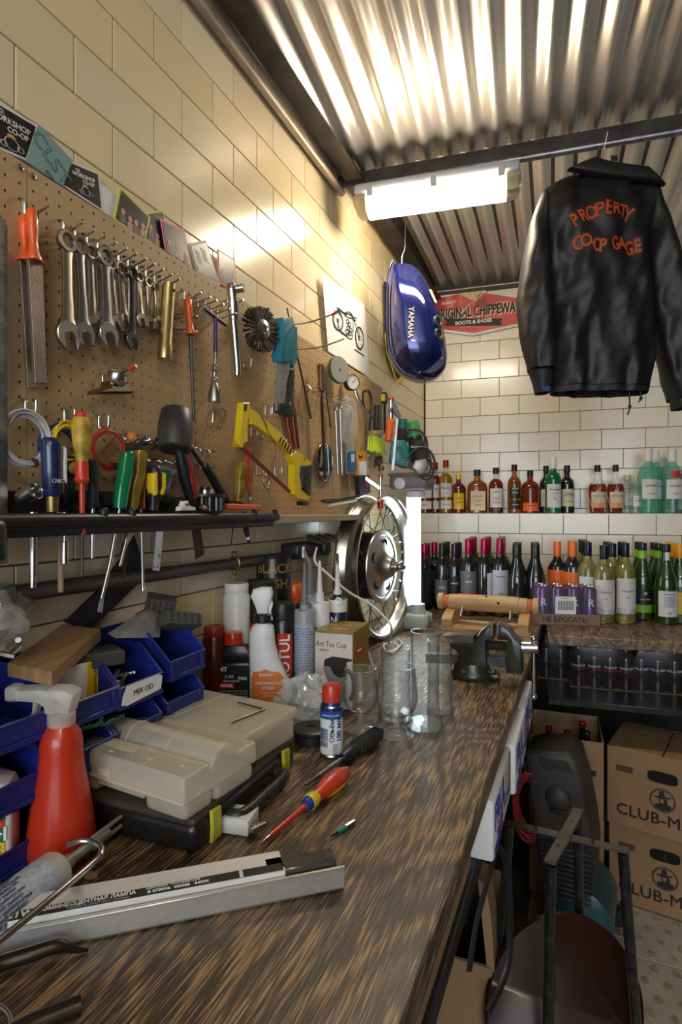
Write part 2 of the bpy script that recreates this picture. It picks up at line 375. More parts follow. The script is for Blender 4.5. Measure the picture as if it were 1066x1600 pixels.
# bench and counter
WZ = .945
bn = T('workbench', 'long workbench with dark brown oak-grain top along the left wall', 'workbench', (.33, .9, 0))
P('worktop', G().box((0, 0, WZ - .019), (.654, 4.0, .038), .003), m_oak, bn)
for y in (-.5, .25, 1.2):
    P('leg', G().box((-.10, y, .452), (.04, .04, .906), .002), m_black, bn)
P('side_rail', G().box((-.10, -.1, .889), (.035, 3.6, .035), .002), m_black, bn)
ct = T('back_counter', 'dark oak-grain counter along the back wall carrying the wine bottles', 'counter', (1.33, 2.60, 0), BA)
P('worktop', G().box((0, 0, WZ - .019), (1.34, .675, .038), .004), m_oak, ct)
P('lower_shelf', G().box((0, .0, .70), (1.34, .66, .022), .002), mk('black_shelf', (.02, .018, .018), .35, 0, var=.3), ct, 'black lower shelf')
P('support_post', G().box((.60, .28, .45), (.04, .04, .9), .002), m_black, ct)
# ================================================================== luminaires
m_glow = mk('lit_diffuser', (1, .86, .64), .4, emit=LAMP_E, var=0)
m_glowc = mk('lit_cool_diffuser', (.75, .93, 1), .4, emit=TUBE_E, var=0)
m_lampend = mk('yellowed_clear_cap', (.80, .66, .38), .2, trans=.45, var=.1)
m_hous = mk('lamp_housing_grey', (.50, .51, .53), .4, var=.06)
def luminaire(o, Lg, glow, cap):
    """local: x along, z up = housing side, light below"""
    def sec(x, k=1):
        return [(x, -.040 * k, .010), (x, -.050 * k, -.012), (x, -.034 * k, -.044), (x, 0, -.050), (x, .034 * k, -.044), (x, .050 * k, -.012), (x, .040 * k, .010)]
    def loft(xs, ks):
        g = G(); n = 7
        for x, k in zip(xs, ks):
            g.v += [(a, b * 1, .010 + (c - .010) * k) for a, b, c in sec(x, .6 + .4 * k)]
        for i in range(len(xs) - 1):
            for j in range(n - 1): g.f.append((i * n + j, i * n + j + 1, (i + 1) * n + j + 1, (i + 1) * n + j))
        g.f.append(tuple(range(n))); g.f.append(tuple((len(xs) - 1) * n + j for j in range(n))); return g
    P('diffuser', loft([.045, Lg - .045], [1, 1]), glow, o)
    P('end_cap', loft([.0, .008, .02, .0448], [.5, .85, .97, 1]), cap, o)
    P('end_cap', loft([Lg, Lg - .008, Lg - .02, Lg - .0448], [.5, .85, .97, 1]), cap, o)
    P('housing', G().box((Lg / 2, 0, .030), (Lg - .004, .086, .040), .014, seg=3), m_hous, o)
    for x in (.06, Lg / 2, Lg - .06):
        P('clip', G().box((x, -.047, .012), (.022, .006, .036), .002), m_hous, o)
LA = R(7.2)
lm = T('ceiling_lamp', 'lit fluorescent ceiling lamp in a grey housing under the steel beam', 'lamp', (.082, 1.845, 2.452), LA)
luminaire(lm, .545, m_glow, m_lampend)
rear_fill = dup(lm, (.95, -.75, 2.50), A1, 'unseen added fluorescent fill lamp behind the viewer over the open front');  # unseen lamp, added for warm fill over the front of the bench
for c in kids(rear_fill):
    if c.name.startswith('diffuser'):
        c.data = c.data.copy(); c.data.materials[0] = mk('lit_diffuser_rear', (1, .84, .60), .4, emit=REAR_FILL_E, var=0)
# upright luminaire standing in the corner behind the wheel
# ================================================================== pegboard
PX = .030
m_peg = mk('brown_hardboard', (.52, .34, .17), .62, 0, col2=(.46, .295, .145), vs=5, bump=.06, bs=200)
pb = T('pegboard', 'tan perforated hardboard screwed to the left tiled wall', 'pegboard', (0, .3, 1.36))
def panel(y0, y1, z0, z1, hy, hz, ph=(.0234, .0227), r=.0028):
    """front face with real round holes; local coords relative to pb"""
    g = G(); py, pz = ph
    ys = [hy + py * k for k in range(-60, 120) if y0 + r + .002 < hy + py * k < y1 - r - .002]; zs = [hz - pz * k for k in range(-5, 60) if z0 + r + .002 < hz - pz * k < z1 - r - .002]
    zs.sort(); K = 8
    ey = [y0] + [(a + b) / 2 for a, b in zip(ys, ys[1:])] + [y1]; ez = [z0] + [(a + b) / 2 for a, b in zip(zs, zs[1:])] + [z1]
    for i, y in enumerate(ys):
        for j, z in enumerate(zs):
            a0, a1, b0, b1 = ey[i], ey[i + 1], ez[j], ez[j + 1]
            sq = [(a1, z), (a1, b1), (y, b1), (a0, b1), (a0, z), (a0, b0), (y, b0), (a1, b0)]
            c = [(y + r * cos(2 * pi * k / 8), z + r * sin(2 * pi * k / 8)) for k in range(8)]
            b = len(g.v)
            g.v += [(PX, p, q) for p, q in sq] + [(PX, p, q) for p, q in c] + [(PX - .004, p, q) for p, q in c]
            for k in range(8):
                n = (k + 1) % 8; g.f.append((b + k, b + n, b + 8 + n, b + 8 + k)); g.f.append((b + 8 + k, b + 8 + n, b + 16 + n, b + 16 + k))
    for (a, b_, c_, d_) in ((y0, y0, z0, z1), (y1, y1, z0, z1)):
        g.add([(PX, a, c_), (PX, a, d_), (PX - .006, a, d_), (PX - .006, a, c_)], [(0, 1, 2, 3)])
    g.add([(PX, y0, z1), (PX, y1, z1), (PX - .006, y1, z1), (PX - .006, y0, z1)], [(0, 1, 2, 3)])
    g.add([(PX, y0, z0), (PX, y1, z0), (PX - .006, y1, z0), (PX - .006, y0, z0)], [(0, 1, 2, 3)])
    g.v = [(x, y - .3, z - 1.36) for x, y, z in g.v]
    return g
P('panel', panel(.02, .6125, 1.364, 1.9125, .5779, 1.9012), m_peg, pb)
P('panel', panel(.6145, 2.29, 1.364, 1.9125, .6246, 1.9012), m_peg, pb)
P('gap_shade', G().box((PX - .008, .855, .276), (.003, 2.27, .545)), mk('gap_shade_black', (.012, .009, .007), .9), pb, 'black sheet standing in for the shade seen through the holes')  # shade of the gap behind the board, painted as a black sheet
for u, v in ((32, 262), (52, 276), (596, 612)):
    p = onx(u, v, PX); P('screw', G().lathe([(.0052, 0), (.005, .0015), (.003, .003), (0, .003)], 12, M.Translation((PX, p.y - .3, p.z - 1.36)) @ M.Rotation(R(90), 4, 'Y')).box((PX + .003, p.y - .3, p.z - 1.36), (.0008, .006, .001)), m_steel, pb)

GW = {}
def WT(name, label, cat, u, v, x, group=None, tilt=0, yaw=0): return wallT(name, label, cat, u, v, x, group, tilt, yaw)
def rp(o0, x, *pts):
    """pixels on plane X=x -> local (x,z) relative to world point o0"""
    r = []
    for u, v in pts:
        p = onx(u, v, x); r.append((p.y - o0.y, p.z - o0.z))
    return r
# ---- hooks
def hook(label, u, v, prong=.05, drop=.022, up=.010, kind=0, r=.0021):
    o = WT('peg_hook', label, 'hook', u, v, PX, 'steel hooks on the pegboard'); o['label'] = label
    if kind == 0:   # straight prong
        pts = [(0, .004, 0), (0, -.004, 0), (0, -.006, -.006), (0, -.007, -drop), (0, -.010, -drop - .002), (0, -prong, -drop + up)]
    elif kind == 1:  # J hook
        pts = [(0, .004, 0), (0, -.005, 0), (0, -.007, -.006), (0, -.007, -drop), (0, -.012, -drop - .006), (0, -.022, -drop - .006), (0, -.028, -drop + .002), (0, -.029, -drop + .018)]
    P('wire', G().tube(pts, r, 7, sm=3), m_steel, o, ang=60)
    return o
for i, (u, v) in enumerate([(93.5, 345), (112, 357), (130.5, 366), (147, 376), (164.5, 385), (180, 393), (195, 401), (209, 409), (223, 417), (237, 425), (249.5, 432)]):
    hook(['straight steel hook carrying the first wrench from the left', 'straight steel hook carrying the second wrench', 'straight steel hook carrying the third wrench', 'straight steel hook above the half hidden fourth wrench', 'straight steel hook through the ratchet ring wrench', 'straight steel hook carrying the sixth wrench', 'straight steel hook carrying the seventh wrench', 'straight steel hook carrying the dark thin wrench', 'straight steel hook carrying the ninth wrench', 'straight steel hook carrying the tenth wrench', 'straight steel hook beside the gold box spanner'][i], u, v)
# ---- wrenches
def wrench_mesh(L, ro, mat, ww=.0068, jaw=1.0, ratchet=False):
    g = G(); n = 20; t = .0042; ri = ro * .62
    # ring
    for (a, b) in (((ro, -t), (ro, t)),): pass
    prof = [(ri, -t), (ro - .001, -t * 1.05), (ro, -t * .5), (ro, t * .5), (ro - .001, t * 1.05), (ri, t), (ri, -t)]
    mt = M.Rotation(R(90), 4, 'X'); vs = []; fs = []
    k = len(prof) - 1
    for j in range(k):
        for i in range(n): 
            a = 2 * pi * i / n; rr = prof[j][0] * (1.06 if (prof[j][0] == ri and i % 2) else 1); vs.append((rr * cos(a), prof[j][1], rr * sin(a)))
    for j in range(k):
        for i in range(n): fs.append((j * n + i, j * n + (i + 1) % n, ((j + 1) % k) * n + (i + 1) % n, ((j + 1) % k) * n + i))
    g.add(vs, fs)
    J = ro * 1.28 * jaw; zc = -(L - ro - J * .75)
    # shank: tapered, slightly dished section
    pts = [(0, -ro * .9), (0, zc + J * .7)]
    W0, W1 = ww, ww * 1.25; z0, z1 = -ro * .92, zc + J * .72
    vs = []
    for z, wd, th in ((z0, W0 * 1.25, t * .8), (z0 - .012, W0, t * .75), ((z0 + z1) / 2, W0, t * .7), (z1 + .012, W1, t * .75), (z1, W1 * 1.5, t * .85)):
        vs += [(-wd, -th * .5, z), (-wd * .72, -th, z), (wd * .72, -th, z), (wd, -th * .5, z), (wd, th * .5, z), (wd * .72, th, z), (-wd * .72, th, z), (-wd, th * .5, z)]
    fs = [(j * 8 + i, j * 8 + (i + 1) % 8, (j + 1) * 8 + (i + 1) % 8, (j + 1) * 8 + i) for j in range(4) for i in range(8)]
    g.add(vs, fs)
    # open jaw
    A = R(-90 + 15); poly = []
    for i in range(19):
        a = A + R(38) + (2 * pi - R(76)) * i / 18; poly.append((J * cos(a), zc + J * 1.02 * sin(a)))
    q = J * .46; dx, dz = cos(A), sin(A); nx, nz = -dz, dx
    def pt(f, s): return (dx * f + nx * s, zc + dz * f + nz * s)
    poly += [pt(J * 1.0, -q), pt(J * .05, -q), pt(-J * .22, -q * .5), pt(-J * .22, q * .5), pt(J * .05, q), pt(J * 1.0, q)]
    g.prism(poly, -t, t, .0012)
    return mesh('wrench', g, mat, 42)
m_satin = mk('satin_vanadium', (.60, .54, .44), .33, 1, var=.12, vs=20, bump=.05)
m_dchrome = mk('dark_chrome', (.25, .25, .27), .15, 1, var=.2)
WR = [((104, 376.3), (106.6, 541), .0175, m_satin, 'largest satin combination wrench, first on the pegboard from the left'),
      ((123.7, 383.2), (132.8, 537), .0150, m_steel, 'polished chrome combination wrench, second from the left'),
      ((140.7, 393), (146, 523), .0135, m_satin, 'satin combination wrench, third from the left beside the chrome one'),
      ((152, 399), (159, 511), .0125, m_satin, 'satin wrench half hidden behind the ratchet ring wrench'),
      ((163.7, 400.9), (169.6, 538.5), .0165, m_steel, 'chrome ratchet ring wrench with a thick dark ring'),
      ((172.2, 411.8), (182.4, 516), .0115, m_satin, 'satin wrench swung aslant to the right of the ratchet wrench'),
      ((187.4, 418.7), (194.3, 515), .0125, m_satin, 'satin wrench left of the dark thin wrench'),
      ((205.5, 426.5), (206, 543), .0125, m_dchrome, 'dark shiny slim wrench hanging lowest in the row'),
      ((216.5, 432.5), (220.5, 509), .0105, m_satin, 'small satin wrench right of the dark slim wrench'),
      ((230.7, 440.5), (233.8, 512.5), .0100, m_satin, 'small satin wrench, last but one before the gold box spanner'),
      ((243, 448), (246.5, 511), .0095, m_satin, 'smallest satin wrench next to the gold box spanner')]
for i, (a, b, ro, mt, lb) in enumerate(WR):
    x = PX + (.034 if i in (0, 1, 4, 7) else .024); 
    if i == 3: x = PX + .012
    pa, pb_ = onx(*a, x), onx(*b, x); L = (pa - pb_).length + ro
    tl_ = math.atan2(pa.y - pb_.y, pa.z - pb_.z)
    o = P('wrench', wrench_mesh(L, ro, mt, .0075 * ro / .0165 + .0008), mt)
    tag(o, lb, 'wrench', 'combination wrenches on the pegboard'); o.location = pa
    o.rotation_euler = (M.Rotation(R(90), 3, 'Z') @ M.Rotation(tl_, 3, 'Y')).to_euler()
# ---- files with orange handles
def handle_file(nm, lb, top, hb, tip, x, wd, flat=True, hw=.013):
    p = onx(*top, x); o = WT(nm, lb, 'file', top[0], top[1], x, 'orange handled files on the pegboard')
    (hx, hz), (bx, bz) = rp(p, x, hb, tip)
    g = G(); n = 12
    prof = [(0, .55), (.06, .95), (.25, 1.1), (.45, 1.0), (.62, .78), (.82, .95), (.97, 1.45), (1, 1.4)]
    pts = [V((hx * t, 0, hz * t)) for t, r in prof]; rr = [hw * r for t, r in prof]
    g.tube(pts, rr, 14, flat=.62); P('handle', g, m_orange, o, ang=70)
    P('hanging_hole', G().box((hx * .16, -hw * .66, hz * .22), (hw * .55, .002, abs(hz) * .26), .0009), m_blackm, o)
    if flat:
        P('blade', G().prism([(hx - wd / 2, hz), (hx + wd / 2, hz), (bx + wd * .45, bz), (bx - wd * .4, bz - .002)], -.003, .003, .0006), mk('file_steel', (.33, .27, .22), .45, .85, col2=(.20, .15, .12), vs=12, bump=.5, bs=600), o)
    else:
        P('blade', G().tube([(hx, 0, hz), (bx, 0, bz)], [.0042, .0032], 10), mk('file_steel_dark', (.13, .12, .11), .45, .8, bump=.5, bs=700), o)
    return o
handle_file('rasp_file', 'orange-handled flat rasp hanging behind another at the far left of the pegboard', (38, 337), (40, 411), (50, 606), PX + .012, .022)
handle_file('rasp_file', 'orange-handled flat rasp hanging in front at the far left of the pegboard', (50, 326), (54, 410), (62, 598), PX + .034, .024)
handle_file('round_file', 'slim orange-handled round file hanging above the rubber mallet', (293, 465), (298, 523), (303, 658), PX + .03, .01, False, .0125)
hook('steel hook carrying the two rasps', 32, 312, .06, .03)
hook('steel hook carrying the round file', 284, 455, .05, .02)
# gold box spanner
x = PX + .034; p = onx(264, 444, x); o = WT('box_spanner', 'yellow passivated tubular box spanner right of the wrenches', 'wrench', 264, 444, x)
(bx, bz), = rp(p, x, (257, 562))
m_gold = mk('zinc_yellow', (.66, .50, .20), .28, .95, col2=(.50, .42, .26), vs=14)
g = G().tube([(0, 0, 0), (bx * .8, 0, bz * .8), (bx * .84, 0, bz * .84), (bx, 0, bz)], [.0125, .0125, .0145, .0145], 6 * 3); P('tube_body', g, m_gold, o, ang=30)
P('bore', G().tube([(0, 0, .0006), (0, 0, -.01)], .0095, 14), m_blackm, o); P('pin_hole', G().cyl((.0, -.0135, -.014), (0, 0, -.014), .003, n=10), m_blackm, o)
# ring clips beside the round file
for u, v, l in ((276, 494, 'upper steel double-ring clip beside the round file'), (275, 518, 'lower steel double-ring clip beside the round file')):
    o = WT('ring_clip', l, 'hook', u, v, PX, 'double ring clips'); c = V((.012, -.03, 0))
    P('wire', G().tube([c + V((.012 * cos(a), .012 * sin(a), .002 * sin(a))) for a in [2 * pi * k / 14 for k in range(14)]], .0016, 6, closed=True).tube([(0, .003, .004), (0, -.018, .002), (.001, -.03, .0)], .0016, 6).tube([(.002, .003, -.006), (.002, -.018, -.003), (.004, -.022, .001)], .0016, 6), m_steel, o, ang=60)
# row of hooks
for i, (u, v) in enumerate([(296, 461), (306, 466), (317, 472), (327, 479), (337, 486)]):
    hook(['row hook nearest the round file', 'second row hook right of the round file', 'middle row hook above the purple T-handle', 'row hook touching the purple T-handle', 'row hook left of the silver socket bar'][i], u, v, .055, .018, .006, r=.0017)
# T handle socket
x = PX + .04; p = onx(337, 497, x); o = WT('t_handle_socket', 'purple T-handle universal joint wrench with a plug socket', 'wrench', 337, 497, x)
(ax, az), (bx, bz), (cx, cz), (dx, dz), (ex, ez), (fx, fz) = rp(p, x, (320, 483), (353, 508), (337, 550), (336, 573), (335, 598), (335.5, 628))
m_purp = mk('purple_grip', (.06, .03, .10), .4)
P('cross_handle', G().cyl((ax, .0, az), (bx, 0, bz), .0042, n=12), m_purp, o); P('shaft', G().cyl((0, 0, 0), (cx, 0, cz), .0048, n=12), m_purp, o)
P('joint', G().cyl((cx, 0, cz), (dx, 0, dz), .0035).box((dx, 0, dz - .004), (.014, .012, .016), .002).cyl((dx, 0, dz), (ex, 0, ez), .005).box((ex, 0, ez + .006), (.012, .014, .012), .002), m_steel2, o, 'steel universal joint')
P('socket', G().tube([(ex, 0, ez), (ex, 0, ez - .004), (fx, 0, (ez * .45 + fz * .55)), (fx, 0, fz)], [.006, .008, .0135, .0140], 18), m_steel2, o)
# silver socket bar
x = PX + .04; p = onx(362, 450, x); o = WT('socket_bar', 'bright chrome jointed socket bar hanging by the top edge', 'wrench', 362, 450, x)
(ax, az), (bx, bz), (cx, cz), (dx, dz) = rp(p, x, (364, 472), (365, 500), (368, 512), (371, 587))
P('bar', G().tube([(0, 0, -.002), (ax, 0, az), (ax, 0, az - .001), (bx, 0, bz), (bx, 0, bz - .001), (dx, 0, dz + .02), (dx, 0, dz + .019), (dx, 0, dz)], [.0105, .011, .013, .011, .0092, .0088, .0082, .0074], 16), m_steel, o)
P('joint_head', G().cyl((.008, .0, .0), (.014, -.024, .002), .0095, n=16).box((0, 0, .002), (.018, .018, .016), .003), m_steel, o)
hook('J-shaped steel hook under the chrome socket bar', 377, 568, .03, .008, kind=1); hook('steel hook holding the chrome socket bar', 352, 470, .05, .015)
# wire wheel
x = PX + .035; o = WT('wire_brush_disc', 'round twisted-wire wheel brush with a zinc hub on the pegboard', 'brush', 408, 515, x, yaw=R(14))
g = G(); r_ = random.Random(5)
for k in range(26):
    a = 2 * pi * k / 26
    for q in range(5):
        a2 = a + r_.uniform(-.06, .06); y = r_.uniform(-.011, .011); tp = r_.uniform(.052, .058)
        g.tube([(.020 * cos(a2), y * .3, .020 * sin(a2)), (.038 * cos(a), y * .6, .038 * sin(a)), (tp * cos(a2 + .05), y, tp * sin(a2 + .05))], [.0022, .0030, .0036], 5)
P('bristles', g, mk('crimped_wire', (.17, .13, .09), .5, .6, col2=(.05, .04, .035), vs=90, bump=.8, bs=500), o, kind='stuff')
P('hub', G().lathe([(.0, -.002), (.021, -.002), (.024, 0), (.023, .010), (.012, .013), (.010, .011), (.006, .011)], 24, M.Translation((0, -.0, 0)) @ M.Rotation(R(90), 4, 'X')), m_steel, o)
P('bore', G().cyl((0, -.0105, 0), (0, -.012, 0), .006, n=14), m_dsteel, o)
# long prongs with red tips
for (u, v, dxx, l) in ((424, 512, .19, 'upper long steel prong with a red tip reaching out of the pegboard'), (452, 548, .17, 'lower long steel prong above the riveter')):
    o = WT('long_prong', l, 'hook', u, v, PX, 'long prongs'); P('wire', G().tube([(0, .004, 0), (.0, -.05, 0), (.0, -dxx * .62, .0005), (.0, -dxx, .014)], .0022, 7, sm=3), m_steel, o)
    if u == 424: P('tip_cover', G().tube([(0, -dxx + .012, .011), (0, -dxx - .002, .015)], .0035, 8), m_red, o, 'red tip')
# riveter / staple tool
x = PX + .055; p = onx(446, 500, x); o = WT('hand_riveter', 'teal and black hand riveter hanging in the middle of the pegboard', 'tool', 446, 500, x)
q = rp(p, x, (436, 497), (451, 496), (455, 512), (452, 560), (447, 567), (433, 566), (431, 555), (436, 535), (435, 510))
m_teal = mk('teal_plastic', (.02, .20, .27), .35, coat=.1)
P('body', G().prism(q, -.014, .014, .004, seg=2), m_teal, o)
q = rp(p, x, (453, 508), (460, 510), (461, 560), (455, 575), (451, 570)); P('lever_head', G().prism(q, -.010, .010, .003), m_teal, o)
q = rp(p, x, (436, 566), (451, 566), (442, 640), (431, 642)); P('arm', G().prism(q, -.006, .006, .0012), mk('grey_enamel', (.30, .29, .27), .35, .3), o)
for (u, v) in ((442, 580), (440, 592), (438, 604), (437, 616)):
    (a, b), = rp(p, x, (u, v)); P('rivet_hole', G().cyl((a, -.0072, b), (a, 0, b), .0014, n=8), m_blackm, o)
q = rp(p, x, (447, 590), (456, 578), (454, 615), (456, 637), (460, 648), (452, 652), (440, 648), (431, 643), (432, 630), (443, 630)); P('grip', G().prism(q, -.011, .011, .004, seg=2), m_black, o)
(a, b), = rp(p, x, (447, 631)); P('pivot_bolt', G().lathe([(.004, 0), (.0035, .003), (0, .0035)], 10, M.Translation((a, -.0108, b)) @ M.Rotation(R(90), 4, 'X')), m_steel, o)
# blade pack behind the riveter
p = onx(452, 600, PX + .008); o = WT('saw_blade_pack', 'red pack of saw blades hanging under the riveter', 'blades', 452, 600, PX + .008)
for k in range(4):
    q = rp(p, PX + .008, (444 + 4.6 * k, 640), (447 + 4.6 * k, 640), (457 + 3.2 * k, 701), (454.6 + 3.2 * k, 701)); P('blade', G().prism(q, -.001 - .001 * k, .0005, .0002), m_dsteel if k % 2 else m_red, o)
P('holder', G().prism(rp(p, PX + .008, (440, 598), (455, 605), (462, 642), (442, 640)), -.003, .001, .0005), mk('red_card', (.55, .07, .04), .6), o)
# slim rusty rods
m_rust = mk('rusty_rod', (.11, .06, .04), .6, .5, col2=(.06, .035, .025), vs=30, bump=.4)
for (a, b, r0, l) in (((448.5, 481), (486, 654), .0034, 'long slim rusty rod leaning aslant over the pegboard'), ((508, 600), (517, 668), .0026, 'short dark rod behind the wooden-handled file')):
    x = PX + .018; p = onx(*a, x); (bx, bz), = rp(p, x, b); o = WT('steel_rod', l, 'rod', *a, x); P('shaft', G().tube([(0, 0, 0), (bx, 0, bz)], [r0 * .6, r0], 8), m_rust, o)
# prong rack
o = WT('prong_rack', 'row of wire prongs above the file and the round mirror', 'rack', 472, 606, PX)
g = G(); 
for k in range(9):
    y = .0 + .040 * k * .9; g.tube([(y, .002, -.002 - .0006 * k), (y + .003, -.02, -.008), (y + .004, -.055, .001)], .0015, 6)
g.tube([(0, -.012, -.006), (.30, -.012, -.010)], .0016, 6); g.tube([(0, -.026, -.006), (.30, -.026, -.010)], .0014, 6); g.tube([(-.0, .003, .012), (0, -.02, .006), (.0, -.03, -.008)], .0018, 6, sm=2)
P('wire', g, m_steel, o, ang=60)
# wooden-handled file
x = PX + .036; p = onx(501, 568, x); o = WT('half_round_file', 'long file with a turned wooden handle pointing down', 'file', 501, 568, x)
(hx, hz), (bx, bz) = rp(p, x, (502.5, 613), (508, 747))
m_whand = mk('brown_wood', (.20, .09, .035), .4, col2=(.10, .045, .02), vs=14, stretch=(4, 4, 1), coat=.3)
P('handle', G().tube([(hx * t, 0, hz * t) for t in (0, .03, .12, .3, .55, .8, .93, 1)], [.006, .010, .0125, .0115, .0095, .0125, .011, .008], 16), m_whand, o)
P('blade', G().tube([(hx, 0, hz), (hx * .9 + bx * .1, 0, hz * .9 + bz * .1), (hx * .5 + bx * .5, 0, hz * .5 + bz * .5), (bx, 0, bz)], [.004, .0095, .0105, .0085], 10, flat=.4), m_rust, o)
# round mirror and grinding discs
def disc(nm, lb, cat, u, v, x, r, th, face, rim, hub=None, grp=None, yaw=0):
    o = WT(nm, lb, cat, u, v, x, grp, yaw=yaw); mt = M.Rotation(R(90), 4, 'X')
    P('rim', G().lathe([(r * .96, -th / 2), (r, -th * .3), (r, th * .3), (r * .96, th / 2)], 36, mt), rim, o)
    P('face', G().lathe([(r * .95, th / 2), (r * .94, th / 2 + .0008), (.004, th / 2 + .0008)], 36, mt), face, o)
    if hub: P('centre_screw', G().lathe([(.0045, 0), (.004, .003), (0, .004)], 10, M.Translation((0, -th / 2, 0)) @ mt), m_steel, o)
    return o
disc('round_mirror', 'round mirror with a brown back hanging behind the long file', 'mirror', 507, 721, PX + .010, .064, .006, mk('mirror_glass', (.55, .56, .56), .06, 1, var=.03), m_whand)
disc('grinding_wheel', 'grey and green grinding wheel above the pressure gauge', 'grinding wheel', 529, 578, PX + .03, .045, .014, mk('grey_abrasive', (.36, .35, .31), .9, bump=.5, bs=300), mk('green_abrasive', (.10, .16, .10), .9, bump=.5), True, yaw=R(22))
# eye bolts
for a, b, l in (((524.5, 636), (528.5, 742), 'left one of two long galvanised eye bolts'), ((531.5, 633), (535, 742), 'right one of two long galvanised eye bolts')):
    x = PX + .03; p = onx(*a, x); o = WT('eye_bolt', l, 'bolt', *a, x, 'eye bolts'); (bx, bz), = rp(p, x, b)
    g = G().tube([(.0105 * cos(t), 0, .0105 * sin(t)) for t in [2 * pi * k / 16 for k in range(16)]], .0034, 8, closed=True).cyl((0, 0, -.010), (bx, 0, bz), .0036, n=10)
    P('shank', g, m_steel, o); th = G()
    for k in range(22): th.lathe([(.0032, -.0012), (.0046, 0), (.0032, .0012)], 10, M.Translation((bx, 0, bz + .003 + .0026 * k)))
    P('thread', th, m_steel, o)
# gauge with hose in a clear bag
x = PX + .035; p = onx(549, 598, x); o = WT('tyre_gauge', 'black tyre pressure gauge with a white dial and chrome nozzle', 'gauge', 549, 598, x, yaw=R(48))
mt = M.Rotation(R(90), 4, 'X') @ M.Rotation(R(12), 4, 'Y')
P('dial_case', G().lathe([(0, -.012), (.026, -.012), (.028, -.006), (.028, .012), (.026, .014), (.0245, .012)], 28, mt), m_black, o)
P('dial', G().lathe([(.0246, .0120), (.001, .0122)], 28, mt), m_white, o)
g = G()
for k in range(11):
    a = R(225 - 27 * k); g.box((.0205 * cos(a), .0205 * sin(a), .0128), (.004, .001, .0006), rz=a)
g.box((.004, .005, .0130), (.022, .0016, .0006), rz=R(50)); g.v = [tuple(mt @ V(q)) for q in g.v]; P('dial_marks', g, m_ink, o)
q = rp(p, x, (551, 608), (553, 625), (558, 645), (561, 654))
P('nozzle', G().tube([(a, 0, b) for a, b in q], [.006, .0065, .005, .0042], 12, sm=3), m_steel, o)
P('nozzle_tip', G().tube([(q[3][0], 0, q[3][1]), (q[3][0] + .003, -.003, q[3][1] - .012)], .006, 10), m_black, o)
m_film = clear('clear_film', (.93, .95, .96), .16, .12)
def bag(o, pts, x, p, th=.012, seed=1, name='plastic_bag', mat=None):
    """crumpled bag outlined by pixel points on plane X=x"""
    q = rp(p, x, *pts); cx = sum(a for a, b in q) / len(q); cz = sum(b for a, b in q) / len(q); r_ = random.Random(seed)
    g = G(); K = 8
    for s in (-1, 1):
        b0 = len(g.v)
        for j in range(K + 1):
            t = j / K
            for a, b in q: g.v.append((cx + (a - cx) * t, s * (th * (1 - t * t)) - .001 * s + r_.uniform(-.0025, .0025) * (t < 1), cz + (b - cz) * t))
        n = len(q)
        for j in range(K):
            for i in range(n): g.f.append((b0 + j * n + i, b0 + j * n + (i + 1) % n, b0 + (j + 1) * n + (i + 1) % n, b0 + (j + 1) * n + i))
    return P(name, g, mat or m_film, o, ang=20)
o = WT('clear_bag', 'clear plastic bag hanging under the tyre gauge', 'plastic bag', 546, 620, PX + .03); p = onx(546, 620, PX + .03)
bag(o, [(536, 622), (540, 619), (546, 618), (552, 621), (556, 628), (558, 640), (560, 655), (559, 672), (556, 683), (550, 690), (543, 692), (536, 691), (532, 684), (532, 665), (533, 645), (534, 630)], PX + .03, p, .016, 3)
P('coiled_hose', G().tube([(.012 * cos(a) + .004, -.004 + .001 * a, -.075 + .03 * sin(a)) for a in [k * .5 for k in range(26)]], .0028, 7), mk('pale_hose', (.70, .72, .72), .3, trans=.5), o)
# blister packs
def blister(lb, pts, x, mats, th=.012, nm='blister_pack', cat='packet', grp=None):
    p = onx(*pts[0], x); o = WT(nm, lb, cat, *pts[0], x, grp); P('card', G().prism(rp(p, x, *pts), -.001, .001), mats[0], o); return o, p
x = PX + .022
o, p = blister('clear blister pack with a blue moulded insert', [(541, 690), (553, 690), (555, 741), (541, 740)], x, [clear('blister', (.8, .86, .92), .25, .1)])
P('insert', G().prism(rp(p, x, (542, 706), (552, 704), (554, 735), (543, 737)), -.012, -.002, .003), mk('blue_insert', (.03, .16, .38), .3), o)
P('insert_window', G().prism(rp(p, x, (544, 710), (549, 710), (549, 722), (544, 723)), -.0135, -.011, .001), m_white, o)
o, p = blister('orange and white carded pack right of the blue insert', [(556, 707), (572, 705), (573, 745), (556, 744)], x, [mk('orange_card', (.85, .32, .03), .5)], nm='carded_pack')
P('label', G().prism(rp(p, x, (561, 722), (571.5, 720), (571.5, 743), (561, 742)), -.003, -.0008), m_paper, o); P('emblem', G().prism(rp(p, x, (560, 711), (563, 713), (567, 711), (565, 716), (561, 716)), -.002, -.0008), m_ink, o)
o, p = blister('black box with a dark red patch hanging under the orange card', [(554, 743), (572, 742), (573, 770), (556, 776)], x + .006, [m_black], nm='hanging_box', cat='box')
P('box_body', G().prism(rp(p, x + .006, (554, 744), (572, 743), (573, 770), (556, 776)), -.016, .0, .002), m_black, o); P('patch', G().prism(rp(p, x + .006, (564, 747), (571, 746), (570, 760), (566, 762)), -.017, -.0155), mk('dark_red', (.35, .02, .03), .5), o)
